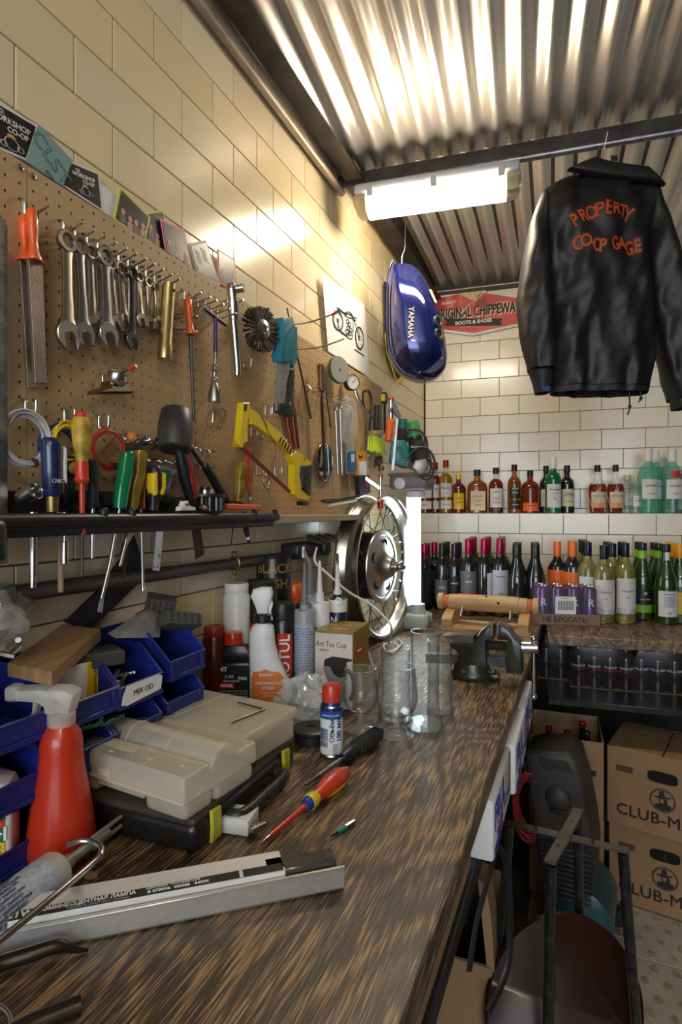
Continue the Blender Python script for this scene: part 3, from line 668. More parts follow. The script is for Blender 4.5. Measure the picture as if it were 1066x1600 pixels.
# small J hooks and bent wires
for (u, v, d, l) in ((389, 665, .024, 'J hook behind the hacksaw, leftmost of the upper ones'), (398, 668, .024, 'J hook behind the hacksaw, second of the upper ones'), (407, 672, .020, 'J hook behind the hacksaw, third of the upper ones'), (413, 676, .018, 'J hook close under the hacksaw spine'), (397, 726, .022, 'J hook below the hacksaw blade, left'), (426, 730, .020, 'J hook below the hacksaw blade, right'), (411, 632, .026, 'left J hook of the pair left of the riveter grip'), (420, 635, .024, 'right J hook of the pair left of the riveter grip'), (434, 686, .02, 'J hook poking past the hacksaw spine')):
    hook(l, u, v, .03, d, kind=1, r=.0018)
p = onx(332, 655, PX + .006); o = WT('bent_wire_hook', 'bent wire loop pinned to the pegboard below the plug socket', 'hook', 332, 655, PX + .006)
P('wire', G().tube([(a, 0, b) for a, b in rp(p, PX + .006, (327, 668), (332, 663), (333, 645), (336, 638), (344, 637), (350, 640), (352, 648), (345, 662), (341, 666), (340, 671))], .0018, 7, sm=3), m_steel, o)
# nozzle attachment
x = PX + .03; p = onx(171, 590, x); o = WT('flat_nozzle', 'tarnished flat heat-gun nozzle lying on a hook', 'nozzle', 171, 590, x)
q = rp(p, x, (141, 617), (147, 609), (163, 604), (166, 596), (192, 597), (196, 606), (203, 613), (198, 616), (170, 616))
P('flared_mouth', G().prism(q, -.014, .014, .004), mk('heat_tinted_steel', (.40, .26, .12), .2, 1, col2=(.20, .17, .20), vs=18), o)
P('collar', G().lathe([(.0150, 0), (.0165, .002), (.0165, .016), (.0155, .018), (.0138, .017), (.0138, 0), (.0150, 0)], 24, M.Translation((.006, -.006, -.008)) @ M.Rotation(R(28), 4, 'X')), m_steel, o)
o = hook('red-tipped steel hook carrying the flat nozzle', 156, 585, .075, .012, .018); P('tip_cover', G().tube([(0, -.066, .002), (0, -.080, .007)], .0034, 8), m_red, o, 'red tip')
# steel rule at the far left
x = PX + .04; p = onx(5, 340, x); o = WT('steel_square', 'wide steel rule hanging at the left edge of the pegboard', 'ruler', 5, 340, x)
q = rp(p, x, (-25, 335), (0, 335), (11, 352), (11, 880), (-25, 885)); P('blade', G().prism(q, -.001, .001), m_steel2, o)
g = G(); (ex, ez0), (_, ez1) = rp(p, x, (11, 352), (11, 880))
for k in range(170):
    L_ = .008 if k % 5 == 0 else .004; z = ez0 - .004 - k * (ez0 - ez1 - .01) / 170; g.box((ex - L_ / 2, -.0012, z), (L_, .0003, .0004))
P('graduation_marks', g, m_ink, o, kind='stuff')
# ================================================================== tool rack, tools standing in it, conduit
rk = T('tool_rack', 'black plastic slotted tool rack fixed along the lower pegboard', 'rack', (.08, .75, 1.377))
P('front_rail', G().tube([(.048, -.55, .002), (.048, .455, .002)], .0095, 12), m_black, rk)
P('shelf_plate', G().box((0, -.045, -.006), (.096, 1.0, .010), .003).box((.035, -.045, -.012), (.012, 1.0, .018), .003), m_black, rk)
P('back_rail', G().box((-.044, -.10, .022), (.008, .92, .044), .003), m_black, rk)
for u in (162, 206, 398, 430):
    p = onx(u, 795, .130); P('peg', G().box((.050, p.y - .75, .010), (.012, .012, .020), .003), m_black, rk)
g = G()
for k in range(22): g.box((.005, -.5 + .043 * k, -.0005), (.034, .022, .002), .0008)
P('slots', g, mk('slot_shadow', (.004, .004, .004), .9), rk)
# left end bracket
P('end_bracket', G().box((.04, -.30, -.022), (.05, .10, .055), .012, seg=3), m_black, rk)
def tool(name, lb, cat, u, v, x, grp=None): return WT(name, lb, cat, u, v, x, grp), onx(u, v, x)
def rod(o, p, x, pts, r, mat, name='shaft', n=10, flat=1, lb=None):
    q = rp(p, x, *pts); return P(name, G().tube([(a, 0, b) for a, b in q], r, n, flat=flat), mat, o, lb)
# blue chisel
x = .105
o, p = tool('wood_chisel', 'chisel with a thick dark blue handle and torn sticker', 'chisel', 80, 690, x)
m_bl = mk('navy_handle', (.010, .022, .085), .25, coat=.4)
rod(o, p, x, [(79, 684), (79, 688), (80, 700), (81, 730), (82, 772), (82, 776)], [.009, .0125, .0142, .0138, .0130, .011], m_bl, 'handle', 18)
rod(o, p, x, [(82, 775), (82, 800)], [.0095, .008], mk('brass_ferrule', (.35, .25, .08), .35, .9), 'ferrule', 16)
(a, b), (c, d) = rp(p, x, (93, 698), (93, 755)); P('sticker', G().prism([(a - .001, b), (a + .003, b - .004), (a + .003, d), (a - .001, d + .004), (a - .003, (b + d) / 2)], -.0125, .004, .001), m_paper, o)
(a, b), = rp(p, x, (79, 752)); txt(o, 'CNIC', .008, m_wink, (a, -.0142, b))
x = .10
o, p = tool('socket_end', 'open hexagon socket lying on the rack by the blue chisel', 'socket', 56, 767, x)
P('socket', G().lathe([(.0075, -.03), (.012, -.028), (.0125, 0), (.0105, .001), (.0095, -.001), (.0085, -.014), (0, -.014)], 18, M.Rotation(R(68), 4, 'X')), m_steel, o)
o, p = tool('silver_extension', 'silver extension bar hanging under the rack at the left', 'bar', 52, 822, .09); rod(o, p, .09, [(52, 800), (52, 900), (52, 901), (51, 918)], [.0055, .0055, .0048, .0045], m_steel)
# insulated screwdriver
x = .118
o, p = tool('insulated_screwdriver', 'grimy yellow and red insulated screwdriver standing in the rack', 'screwdriver', 128, 650, x)
m_gry = mk('grimy_yellow', (.62, .42, .03), .42, col2=(.20, .13, .02), vs=45)
rod(o, p, x, [(127, 652), (127, 660), (128, 675), (128, 695), (128, 712), (128, 722)], [.0105, .0128, .0145, .0128, .0095, .0088], m_gry, 'handle', 18)
rod(o, p, x, [(127, 646), (127, 652.5)], [.009, .0108], m_red, 'end_cap', 16)
rod(o, p, x, [(128, 721), (128, 745), (128, 750), (128, 755)], [.0092, .0095, .0112, .0085], m_red, 'collar', 16)
rod(o, p, x, [(128, 755), (129, 835)], .0042, m_red, 'sleeve'); rod(o, p, x, [(129, 835), (128, 898)], .0022, m_dsteel, 'blade')
o, p = tool('putty_shaft', 'pale wooden dowel hanging below the rack', 'dowel', 94, 815, .08); rod(o, p, .08, [(94, 800), (95, 925)], [.0048, .0042], mk('pale_dowel', (.42, .30, .18), .6))
o, p = tool('socket_driver', 'silver nut driver shaft hanging below the rack', 'nut driver', 101, 815, .10); rod(o, p, .10, [(101, 800), (101, 846), (101, 847), (101, 880)], [.0032, .0032, .0055, .0055], m_steel)
o, p = tool('wooden_knob_scraper', 'scraper with a round pale knob between the blue chisel and the yellow screwdriver', 'scraper', 112, 732, .075)
P('knob', G().ball((0, -.01, 0), .0105, 16, (1, 1.2, 1)), m_wood, o); P('body', G().box((-.004, .006, -.004), (.030, .018, .024), .006, seg=2).box((0, .004, -.03), (.018, .012, .05), .004), m_blackm, o)
# black slim handle
o, p = tool('slim_black_driver', 'slim black handled driver right of the yellow screwdriver', 'screwdriver', 145, 720, .115)
q = rp(p, .115, (139, 718), (151, 717), (153, 740), (151, 775), (153, 793), (141, 795), (142, 770), (139, 745)); P('handle', G().prism(q, -.006, .006, .003, seg=2), m_black, o); rod(o, p, .115, [(145, 790), (144, 872)], [.003, .0026], m_steel)
# coil spring / black cord
g = G(); o, p = tool('black_cord_coil', 'coil of thin black cord lying in the rack', 'cord', 120, 781, .085)
P('cord', g.tube([(.002 * k * .35 + 0, -.014 * cos(k * .8), .014 * sin(k * .8)) for k in range(0, 150)], .0019, 6), m_blackm, o, ang=60)
# green and amber handles
def flutes(o, p, x, pts, rr, mat, name='handle', n=24, k=6, d=.10):
    q = rp(p, x, *pts); g = G(); q = [V((a, 0, b)) for a, b in q]; N = len(q); 
    for i, c in enumerate(q):
        t = (q[min(i + 1, N - 1)] - q[max(i - 1, 0)]).normalized(); s = V((0, 1, 0)); b = t.cross(s)
        for j in range(n):
            a = 2 * pi * j / n; r = rr[i] * (1 - d * (1 if (0 < i < N - 1) else 0) * max(0, cos(k * a))); g.v.append(c + s * (sin(a) * r) + b * (cos(a) * r))
    for i in range(N - 1):
        for j in range(n): g.f.append((i * n + j, i * n + (j + 1) % n, (i + 1) * n + (j + 1) % n, (i + 1) * n + j))
    g.f.append(tuple(range(n))); g.f.append(tuple((N - 1) * n + j for j in range(n))); return P(name, g, mat, o)
m_grn = mk('green_acetate', (.0, .26, .08), .12, trans=.35, coat=.5); m_amb = mk('amber_acetate', (.40, .26, .02), .2, trans=.25, coat=.4, col2=(.22, .13, .01), vs=30)
o, p = tool('green_screwdriver', 'large screwdriver with a clear green fluted handle', 'screwdriver', 199, 706, .115)
flutes(o, p, .115, [(199, 706), (199, 709), (196, 735), (190, 770), (187, 795)], [.009, .0115, .0125, .0120, .0105], m_grn); rod(o, p, .115, [(187, 795), (172, 880), (159, 935)], .0032, m_steel); q = rp(p, .115, (160, 930), (162, 934), (159, 958), (152, 956), (157, 932)); P('tip', G().prism(q, -.0015, .0015, .0005), m_steel, o)
o, p = tool('amber_screwdriver', 'large screwdriver with a dirty amber handle and black end', 'screwdriver', 219, 702, .105)
flutes(o, p, .105, [(219, 704), (219, 708), (217, 740), (211, 760), (207, 795)], [.0115, .0125, .0120, .0125, .0100], m_amb); rod(o, p, .105, [(220, 698), (219, 705)], [.010, .0122], m_blackm, 'end_cap', 16); rod(o, p, .105, [(207, 795), (196, 850), (187, 885)], .0030, m_steel)
o, p = tool('black_topped_driver', 'driver with a round black top behind the green handle', 'screwdriver', 208, 693, .075); rod(o, p, .075, [(208, 692), (208, 697), (206, 710), (203, 790)], [.010, .0125, .0115, .010], m_blackm, 'handle', 16)
o, p = tool('orange_driver', 'small orange handle behind the amber screwdriver', 'screwdriver', 222, 755, .085); rod(o, p, .085, [(222, 745), (220, 795)], [.0055, .0075], m_orange, 'handle', 12); rod(o, p, .085, [(220, 795), (222, 845), (223, 915), (224, 922)], [.003, .003, .0026, .0044], m_steel)
o, p = tool('stubby_yellow_screwdriver', 'black screwdriver with yellow grip inlays standing in the rack', 'screwdriver', 242, 728, .115)
rod(o, p, .115, [(242, 728), (242, 733), (242, 760), (240, 775), (240, 786), (239, 798)], [.008, .0125, .0128, .008, .0066, .0090], m_black, 'handle', 18)
for s, a in ((-1, (233, 238, 234, 237)), (1, (249, 252, 248, 246))):
    q = rp(p, .115, (242 + s * 4, 737), (242 + s * 9.5, 740), (242 + s * 10, 762), (242 + s * 6, 774), (242 + s * 3, 772)); P('grip_inlay', G().prism(q, -.0128, .006, .003, seg=2), m_yellow, o, 'yellow grip inlay')
o, p = tool('small_green_screwdriver', 'small clear green handle leaning behind the yellow inlaid screwdriver', 'screwdriver', 262, 737, .085)
flutes(o, p, .085, [(262, 736), (261, 739), (255, 755), (249, 772), (241, 795)], [.006, .0095, .0085, .0065, .006], m_grn)
o, p = tool('steel_square_tool', 'small engineers square with a wide grey blade behind the screwdrivers', 'square', 245, 735, .060)
q = rp(p, .06, (231, 730), (255, 727), (275, 735), (279, 739), (270, 741), (266, 745), (264, 783), (232, 786)); P('blade', G().prism(q, -.003, .003, .0008), mk('blue_grey_steel', (.22, .23, .30), .3, .7), o)
# bits hanging below
for (a, b, r, l, c, nm) in (((202, 812), (193, 905), .0055, 'dark flat file end hanging under the amber screwdriver', m_rust, 'file_end'), ((238, 812), (237, 862), .0014, 'thin scriber hanging under the yellow inlaid screwdriver', m_dsteel, 'scriber'), ((366, 812), (361, 852), .0028, 'small rusty awl hanging near the right end of the rack', m_rust, 'awl')):
    o, p = tool(nm, l, 'tool', *a, .09); rod(o, p, .09, [a, b], r, c, flat=.4)
o, p = tool('feeler_rule', 'short steel rule with two holes hanging under the rack', 'ruler', 250, 805, .09); q = rp(p, .09, (246, 805), (257, 805), (249, 892), (238, 891)); P('blade', G().prism(q, -.0008, .0008), m_steel, o)
for uu in (241, 246): 
    (a, b), = rp(p, .09, (uu, 886)); P('hole', G().cyl((a, -.0012, b), (a, .0, b), .0014, n=8), m_blackm, o)
(a, b), = rp(p, .09, (248, 868)); txt(o, '20', .008, m_ink, (a, -.0010, b), rot=(pi / 2, R(80), 0))
o, p = tool('hacksaw_offcut', 'rusty rectangular blade hanging under the socket carousel', 'blade', 305, 805, .09); q = rp(p, .09, (297, 805), (310, 805), (319, 866), (306, 874)); P('blade', G().prism(q, -.001, .001), m_rust, o)
o, p = tool('scraper_blade', 'grey-green steel scraper hanging aslant under the rack', 'blade', 220, 812, .10); q = rp(p, .10, (216, 814), (222, 812), (200, 850), (186, 870), (192, 850)); P('blade', G().prism(q, -.001, .001), m_steel2, o)
o, p = tool('black_adapter', 'black adapter plug hanging from the right end of the rack', 'adapter', 383, 812, .10); rod(o, p, .10, [(382, 800), (385, 830), (387, 838)], [.0062, .0068, .005], m_black, 'body'); rod(o, p, .10, [(387, 838), (388, 843)], [.0042, .0042], m_white, 'tip_band'); rod(o, p, .10, [(388, 843), (389, 848)], [.0042, .0040], m_black, 'tip')
# mallet
x = .10
o, p = tool('rubber_mallet', 'worn black rubber mallet standing head up in the rack', 'mallet', 281, 670, x)
q = rp(p, x, (285, 641), (274, 703)); ax = (V((q[1][0], -.012, q[1][1])) - V((q[0][0], 0, q[0][1])))
m_rub = mk('worn_rubber', (.055, .05, .045), .45, col2=(.02, .018, .017), vs=16, bump=.3, bs=60)
a0 = V((q[0][0], .014, q[0][1])); g = G(); g.tube([a0 + ax * t for t in (0, .03, .30, .34, .70, .97, 1.0)], [.026, .0285, .0315, .0325, .0325, .030, .027], 28); P('head', g, m_rub, o)
(c, d), (e, f), (h, i_) = rp(p, x, (280, 702), (290, 745), (303, 790))
P('handle', G().tube([(c, 0, d), (e * .5 + c * .5, 0, d * .5 + f * .5), (e, 0, f), ((e + h) / 2, 0, (f + i_) / 2), (h, 0, i_)], [.0095, .012, .0135, .0125, .0115], 14), m_black, o)
P('grip_inlay', G().tube([(e - .002, -.006, f + .035), (e + .004, -.008, f), (h - .006, -.006, i_ + .015)], [.005, .009, .008], 12), mk('dark_red_grip', (.30, .02, .015), .4), o, 'dark red grip inlay')
# ball hammer leaning right
x = .075
o, p = tool('steel_shaft_hammer', 'steel shafted hammer with black rubber grip leaning to the right', 'hammer', 318, 730, x)
rod(o, p, x, [(290, 690), (302, 703), (322, 733)], [.0062, .0062, .0066], m_steel2); rod(o, p, x, [(320, 728), (330, 743), (352, 782), (358, 790)], [.0085, .0098, .0108, .0095], m_black, 'grip', 14)
# sockets carousel
x = .105
o, p = tool('bit_carousel', 'round black bit holder with a hose clamp on top', 'bit holder', 321, 783, x)
(rx, _), (_, h0), (_, h1) = rp(p, x, (339.5, 783), (321, 772), (321, 798))
g = G().lathe([(0, h0), (rx * .98, h0), (rx, h0 - .002), (rx, h0 - .006), (rx * .96, h0 - .007), (0, h0 - .007)], 28); P('top_disc', g, m_black, o)
g = G()
for k in range(14): a = 2 * pi * k / 14; g.cyl((rx * .82 * cos(a), rx * .82 * sin(a), h0 - .007), (rx * .82 * cos(a), rx * .82 * sin(a), h1), .0042, n=8)
P('bits', g, m_dsteel, o, kind='stuff'); P('core', G().cyl((0, 0, h0), (0, 0, h1), rx * .5), m_black, o)
P('hose_clamp', G().lathe([(.0125, h0), (.0125, h0 + .008), (.0118, h0 + .008), (.0118, h0)], 20).box((.013, -.004, h0 + .005), (.010, .008, .008), .001), m_steel, o); P('knob', G().lathe([(.0105, h0 + .008), (.0105, h0 + .014), (0, h0 + .015)], 16), m_black, o)
o, p = tool('white_plastic_part', 'small white plastic bracket lying on the rack', 'plastic part', 287, 790, .125)
P('body', G().prism(rp(p, .125, (276, 798), (277, 792), (281, 790), (283, 783), (289, 783), (292, 790), (301, 793), (301, 798)), -.008, .004, .0015), m_white, o)
P('slot', G().box((-.0, -.0085, .0018), (.006, .001, .004)), m_blackm, o)
o, p = tool('steel_plug', 'small steel plug lying beside the round bit holder', 'plug', 316, 793, .128); P('body', G().tube([(-.008, 0, 0), (-.002, 0, 0), (.0, 0, 0), (.010, 0, 0), (.011, 0, 0)], [.002, .004, .0062, .0062, .003], 14), m_steel2, o)
o, p = tool('red_folding_rule', 'flat orange-red bar lying on the right end of the rack', 'bar', 380, 791, .10); q = rp(p, .10, (349, 787), (404, 789), (403, 797), (350, 796)); P('body', G().prism(q, -.010, .010, .002), m_orange, o)
# wire basket with sockets
x = .075
o = WT('wire_bottle_rack', 'looped steel wire rack holding sockets and orange balls', 'rack', 210, 690, PX); p0 = onx(210, 690, PX)
g = G(); (x0, z0), (x1, z1) = rp(p0, .055, (212, 683), (327, 696)); n = 8; st = (x1 - x0) / (n - 1)
for zz in (0, -.035):
    for k in range(n):
        cx_ = x0 + st * k; g.tube([(cx_ + st * .46 * cos(a), -.026 + .014 * sin(a), zz) for a in [2 * pi * q / 14 for q in range(14)]], .0015, 6, closed=True)
for k in range(0, n, 2): g.tube([(x0 + st * (k + .5), -.02, 0), (x0 + st * (k + .5), -.02, -.035)], .0015, 6)
g.tube([(x0 - st * .5, .003, .01), (x0 - st * .5, -.008, .008), (x0 - st * .5, -.012, 0), (x0 + n * st - st * .5, -.012, 0)], .0017, 6).tube([(x0 - st * .5, -.012, -.035), (x0 + n * st - st * .5, -.012, -.035)], .0017, 6)
P('wire', g, m_steel, o, ang=60)
for k, (c, l) in enumerate(((1, 'left chrome socket held in the wire rack'), (2, 'right chrome socket held in the wire rack'))):
    s = T('chrome_socket', l, 'socket', (PX + .028, p0.y + x0 + st * (c - .5), p0.z - .004)); P('body', G().lathe([(.0085, -.012), (.0095, -.01), (.0098, .010), (.0088, .011), (.0075, .009), (.007, 0), (0, 0)], 18, M.Rotation(R(62), 4, 'Y') @ M.Rotation(0, 4, 'Z')), m_steel, s)
for k, (c, l) in enumerate(((-.3, 'leftmost orange plastic ball in the wire rack'), (3.6, 'middle orange plastic ball in the wire rack'), (4.6, 'rightmost orange plastic ball, beside the mallet head'))):
    s = T('orange_ball', l, 'ball', (PX + .026, p0.y + x0 + st * c, p0.z + .003)); P('ball', G().ball((0, 0, 0), .0108, 16), mk('orange_rubber', (.62, .22, .06), .5), s)
# cable coils
def coil(lb, u, v, r1, r2, col, turns, x=PX + .03, grp='coils of wire on hooks', seed=1):
    o = WT('wire_coil', lb, 'cable', u, v, x, grp); r_ = random.Random(seed); pts = []
    for k in range(turns * 16):
        a = 2 * pi * k / 16
        if k % 16 == 0: ra, rb, yy, ox, oz = r1 + r_.uniform(-.004, .004), r2 + r_.uniform(-.004, .004), r_.uniform(-.008, .008), r_.uniform(-.002, .002), r_.uniform(-.003, .003)
        pts.append((ox + ra * cos(a), yy, oz + rb * sin(a)))
    P('cable', G().tube(smooth([V(q) for q in pts], 2), .00155, 6), col, o, ang=70)
    a = R(-70); P('tie', G().box((r1 * cos(a), 0, r2 * sin(a)), (.007, .020, .012), .002), m_blackm, o); return o
m_wwire = mk('white_insulation', (.62, .60, .62), .45); m_bwire = mk('blue_insulation', (.02, .05, .25), .4); m_ywire = mk('yellow_insulation', (.75, .58, .02), .4); m_rwire = mk('red_insulation', (.70, .07, .03), .4)
coil('thick coil of white wire at the left of the pegboard', 39, 686, .036, .036, m_wwire, 14, seed=2)
coil('coil of blue wire behind the yellow one', 96, 700, .034, .034, m_bwire, 7, PX + .018, seed=3)
coil('coil of yellow wire hanging in front of the blue coil', 106, 691, .026, .028, m_ywire, 9, PX + .04, seed=4)
coil('open coil of red wire right of the yellow screwdriver', 172, 701, .034, .031, m_rwire, 4, seed=6)
for (u, v, l) in ((35, 626, 'J hook carrying the white wire coil'), (96, 640, 'J hook carrying the blue and yellow coils'), (150, 650, 'J hook carrying the red wire coil'), (196, 678, 'J hook left of the socket rack')):
    hook(l, u, v, .03, .020, kind=1, r=.0028)
# amber driver, red straps by the hacksaw
x = .085
o, p = tool('grimy_amber_screwdriver', 'grimy amber-black screwdriver standing by the hacksaw', 'screwdriver', 377, 722, x)
flutes(o, p, x, [(377, 722), (377, 726), (376, 738), (374, 752), (375, 762), (372, 785)], [.008, .0112, .0125, .0118, .0138, .0125], mk('grimy_amber', (.34, .22, .02), .35, col2=(.03, .022, .01), vs=30, coat=.2))
o = WT('red_strap', 'red strap looped over a hook with a metal clip', 'strap', 386, 700, PX + .022); p = onx(386, 700, PX + .022)
q = rp(p, PX + .022, (382, 698), (390, 698), (393, 730), (392, 758), (390, 770), (385, 758), (383, 735)); P('webbing', G().prism(q, -.003, .003, .001), m_orange, o)
q = rp(p, PX + .022, (387, 700), (388, 765)); P('seam', G().box((q[0][0], -.0035, (q[0][1] + q[1][1]) / 2), (.0012, .001, .07)), m_red, o)
q = rp(p, PX + .022, (391, 772)); P('clip', G().tube([(q[0][0] + .006 * cos(t), 0, q[0][1] + .009 * sin(t)) for t in [2 * pi * k / 12 for k in range(12)]], .002, 7, closed=True).box((q[0][0] - .002, 0, q[0][1] - .013), (.016, .008, .006), .002), m_steel, o)
o = WT('split_ring', 'split ring with a hook hanging below the hacksaw blade', 'ring', 417, 752, PX + .02); q = [(.016 * cos(t), 0, .018 * sin(t)) for t in [2 * pi * k / 20 for k in range(20)]]
P('ring', G().tube(q, .0018, 7, closed=True).tube([(.013 * cos(t) , .002, .016 * sin(t) - .003) for t in [2 * pi * k / 20 for k in range(20)]], .0014, 6, closed=True), m_steel, o, ang=60); P('pin', G().tube([(.001, 0, -.014), (.004, 0, -.022), (.0, 0, -.028), (.0, 0, -.046)], .0016, 6), m_steel, o)
# plank shelf and hacksaw
pkb = T('plank_shelf', 'pale timber batten shelf at the right foot of the pegboard', 'shelf', (.075, 1.50, 1.372)); P('batten', G().box((0, 0, 0), (.085, .62, .020), .002), mk('weathered_batten', (.50, .40, .28), .7, col2=(.34, .27, .2), vs=8, stretch=(6, 1, 6), bump=.2), pkb)
x = .095
p = onx(375, 640, x); o = WT('hacksaw', 'yellow hacksaw with a dark red blade standing on the shelf', 'hacksaw', 375, 640, x)
def r6(*pts): return rp(p, x, *[(350 + a / 5.076, 600 + b / 5.076) for a, b in pts])
m_yel = mk('saw_yellow', (.85, .60, .01), .35, col2=(.75, .52, .01), coat=.3)
P('front_arm', G().prism(r6((128, 150), (180, 148), (190, 200), (190, 260), (165, 290), (165, 460), (130, 478), (133, 510), (95, 500), (80, 470), (100, 455)), -.009, .009, .002), m_yel, o)
P('spine', G().prism(r6((180, 195), (215, 210), (440, 395), (540, 540), (530, 580), (410, 470), (230, 335), (190, 320), (185, 255)), -.009, .009, .002), m_yel, o)
P('rear_frame', G().prism(r6((500, 565), (545, 530), (590, 555), (665, 620), (668, 640), (640, 655), (580, 655), (575, 735), (580, 745), (590, 835), (655, 890), (655, 910), (640, 930), (560, 910), (515, 870), (530, 850), (535, 640)), -.011, .011, .002), m_yel, o)
P('grip', G().prism(r6((582, 655), (668, 642), (662, 780), (655, 885), (610, 850), (590, 820)), -.014, .014, .004, seg=2), m_black, o)
for k in range(7):
    P('grip_rib', G().prism(r6((588, 672 + 24 * k), (640, 666 + 24 * k), (640, 674 + 24 * k), (588, 680 + 24 * k)), -.0155, -.013, .0008), m_blackm, o)
P('blade', G().prism(r6((125, 485), (150, 488), (555, 870), (550, 885), (530, 880), (125, 510)), -.0008, .0008), mk('dark_red_blade', (.22, .02, .025), .4, .4), o)
P('square_window', G().prism(r6((133, 165), (158, 162), (150, 215), (131, 218)), -.0095, -.008), m_blackm, o)
for k in range(6):
    u_, v_ = 425 + 20 * k, 415 + 22 * k
    P('warning_stripe', G().prism(r6((u_, v_ + 5), (u_ + 12, v_ + 8), (u_ - 3, v_ + 58), (u_ - 15, v_ + 48)), -.0096, -.0085), m_ink, o)
(a, b), = r6((330, 352)); txt(o, 'Stanley', .013, m_ink, (a - .022, -.0096, b + .014), rot=(pi / 2, R(40), 0)); txt(o, 'HIGH TENSION FRAME', .0055, m_ink, (a + .008, -.0096, b - .018), rot=(pi / 2, R(40), 0))
(a, b), = r6((610, 595)); txt(o, 'RACE', .006, m_ink, (a, -.0116, b), rot=(pi / 2, R(30), 0)); P('foot', G().prism(r6((595, 930), (650, 935), (650, 965), (600, 962)), -.010, .010, .003), m_black, o)
for (a_, b_, l, c) in (((505, 786), (562, 775), 'black marker pencil lying on the batten shelf', m_dsteel), ((512, 791), (556, 783), 'pale wooden stick lying on the batten shelf', m_paper), ((500, 783), (540, 780), 'dark pencil at the back of the batten shelf', m_blackm)):
    x_ = .075 if c is m_blackm else .10; o = WT('pencil', l, 'pencil', *a_, x_); pp_ = onx(*a_, x_); (c1, c2), = rp(pp_, x_, b_); P('barrel', G().tube([(0, 0, 0), (c1 * .1, 0, c2 * .1), (c1, 0, c2)], [.001, .0048, .0048], 8), c, o)
# conduit with clamp
cp = T('conduit_pipe', 'worn grey conduit pipe running along the tiles below the rack', 'pipe', (.040, .85, 1.268))
P('tube', G().tube([(0, -.7, .006), (0, .0, .001), (0, .62, -.002)], .0135, 16), mk('worn_conduit', (.16, .145, .135), .45, .6, col2=(.07, .065, .06), vs=30, bump=.3, stretch=(1, .3, 1)), cp)
p = onx(366, 878, .04); P('pipe_clamp', G().tube([(.0155 * cos(t), p.y - .85, .0155 * sin(t)) for t in [2 * pi * k / 16 for k in range(16)]], .0032, 8, closed=True).box((.0, p.y - .85, .021), (.012, .012, .016), .003).box((0, p.y - .85, -.021), (.010, .010, .014), .002), mk('brassy_clamp', (.30, .24, .10), .4, .9), cp)
# black strap behind the conduit
o = WT('rubber_strap', 'wide black rubber strap hanging aslant behind the conduit', 'strap', 160, 930, .014); p = onx(160, 930, .014)
P('strap', G().prism(rp(p, .014, (100, 972), (128, 945), (150, 925), (190, 870), (205, 825), (216, 858), (222, 905), (170, 955), (138, 985)), -.003, .003, .001), mk('black_rubber', (.018, .017, .016), .5, bump=.1), o)
# sockets at the conduit's end
o = T('outlet_cluster', 'cluster of black round socket outlets at the end of the conduit', 'socket outlet', (.050, 1.50, 1.280))
P('box', G().box((0, 0, 0), (.060, .17, .045), .010, seg=2).box((.005, .10, .002), (.07, .05, .05), .012, seg=2), m_black, o)
for k in range(3):
    c = M.Translation((.028 + .004 * k, .02 + .055 * k, .030)) @ M.Rotation(R(28), 4, 'Y')
    P('flap_lid', G().lathe([(0, .005), (.022, .004), (.026, .0), (.024, -.004), (0, -.004)], 20, c, sx=1, sy=1), mk('dark_grey_lid', (.06, .055, .05), .45), o)
# cable from outlet to kettle box
o = T('white_cable', 'white power cable drooping from the outlets past the wheel', 'cable', (.10, 1.5, 1.0)); pts = [(.095, 1.50, 1.286)]
for u, v, x in ((492, 877, .12), (510, 895, .16), (545, 925, .22), (580, 945, .27), (606, 970, .32), (612, 985, .33)): q = onx(u, v, x); pts.append(tuple(q))
for u, v in ((606, 1012), (612, 1018), (622, 1010), (615, 1003), (600, 1006), (604, 1016), (618, 1014), (628, 1004), (622, 997)): q = onz(u, v, .955); pts.append((q.x, q.y, .952))
P('cord', G().tube([(a - .10, b - 1.5, c - 1.0) for a, b, c in pts], .0035, 8, sm=6), m_white, o, ang=60)
o = T('cable_loop', 'small arch of white cable behind the tea cup box', 'cable', (.22, 1.35, 1.05)); P('cord', G().tube([(-.01, -.02, -.08), (0, 0, -.02), (.02, .04, .005), (.05, .07, -.01), (.07, .08, -.06), (.08, .08, -.10)], .0035, 8, sm=5), m_white, o, ang=60)
# grey cable loops on the wall right of the pegboard foot
o = T('hanging_cable_loop', 'grey cable loop hanging on the wall left of the wheel', 'cable', (.03, 1.95, 1.28)); P('cord', G().tube([(.006, .045 * cos(a), .075 * sin(a) - .01) for a in [2 * pi * k / 24 for k in range(24)]], .004, 8, closed=True).tube([(.012, .035 * cos(a), .065 * sin(a) - .02) for a in [2 * pi * k / 24 for k in range(24)]], .003, 8, closed=True), m_dsteel, o, ang=60)
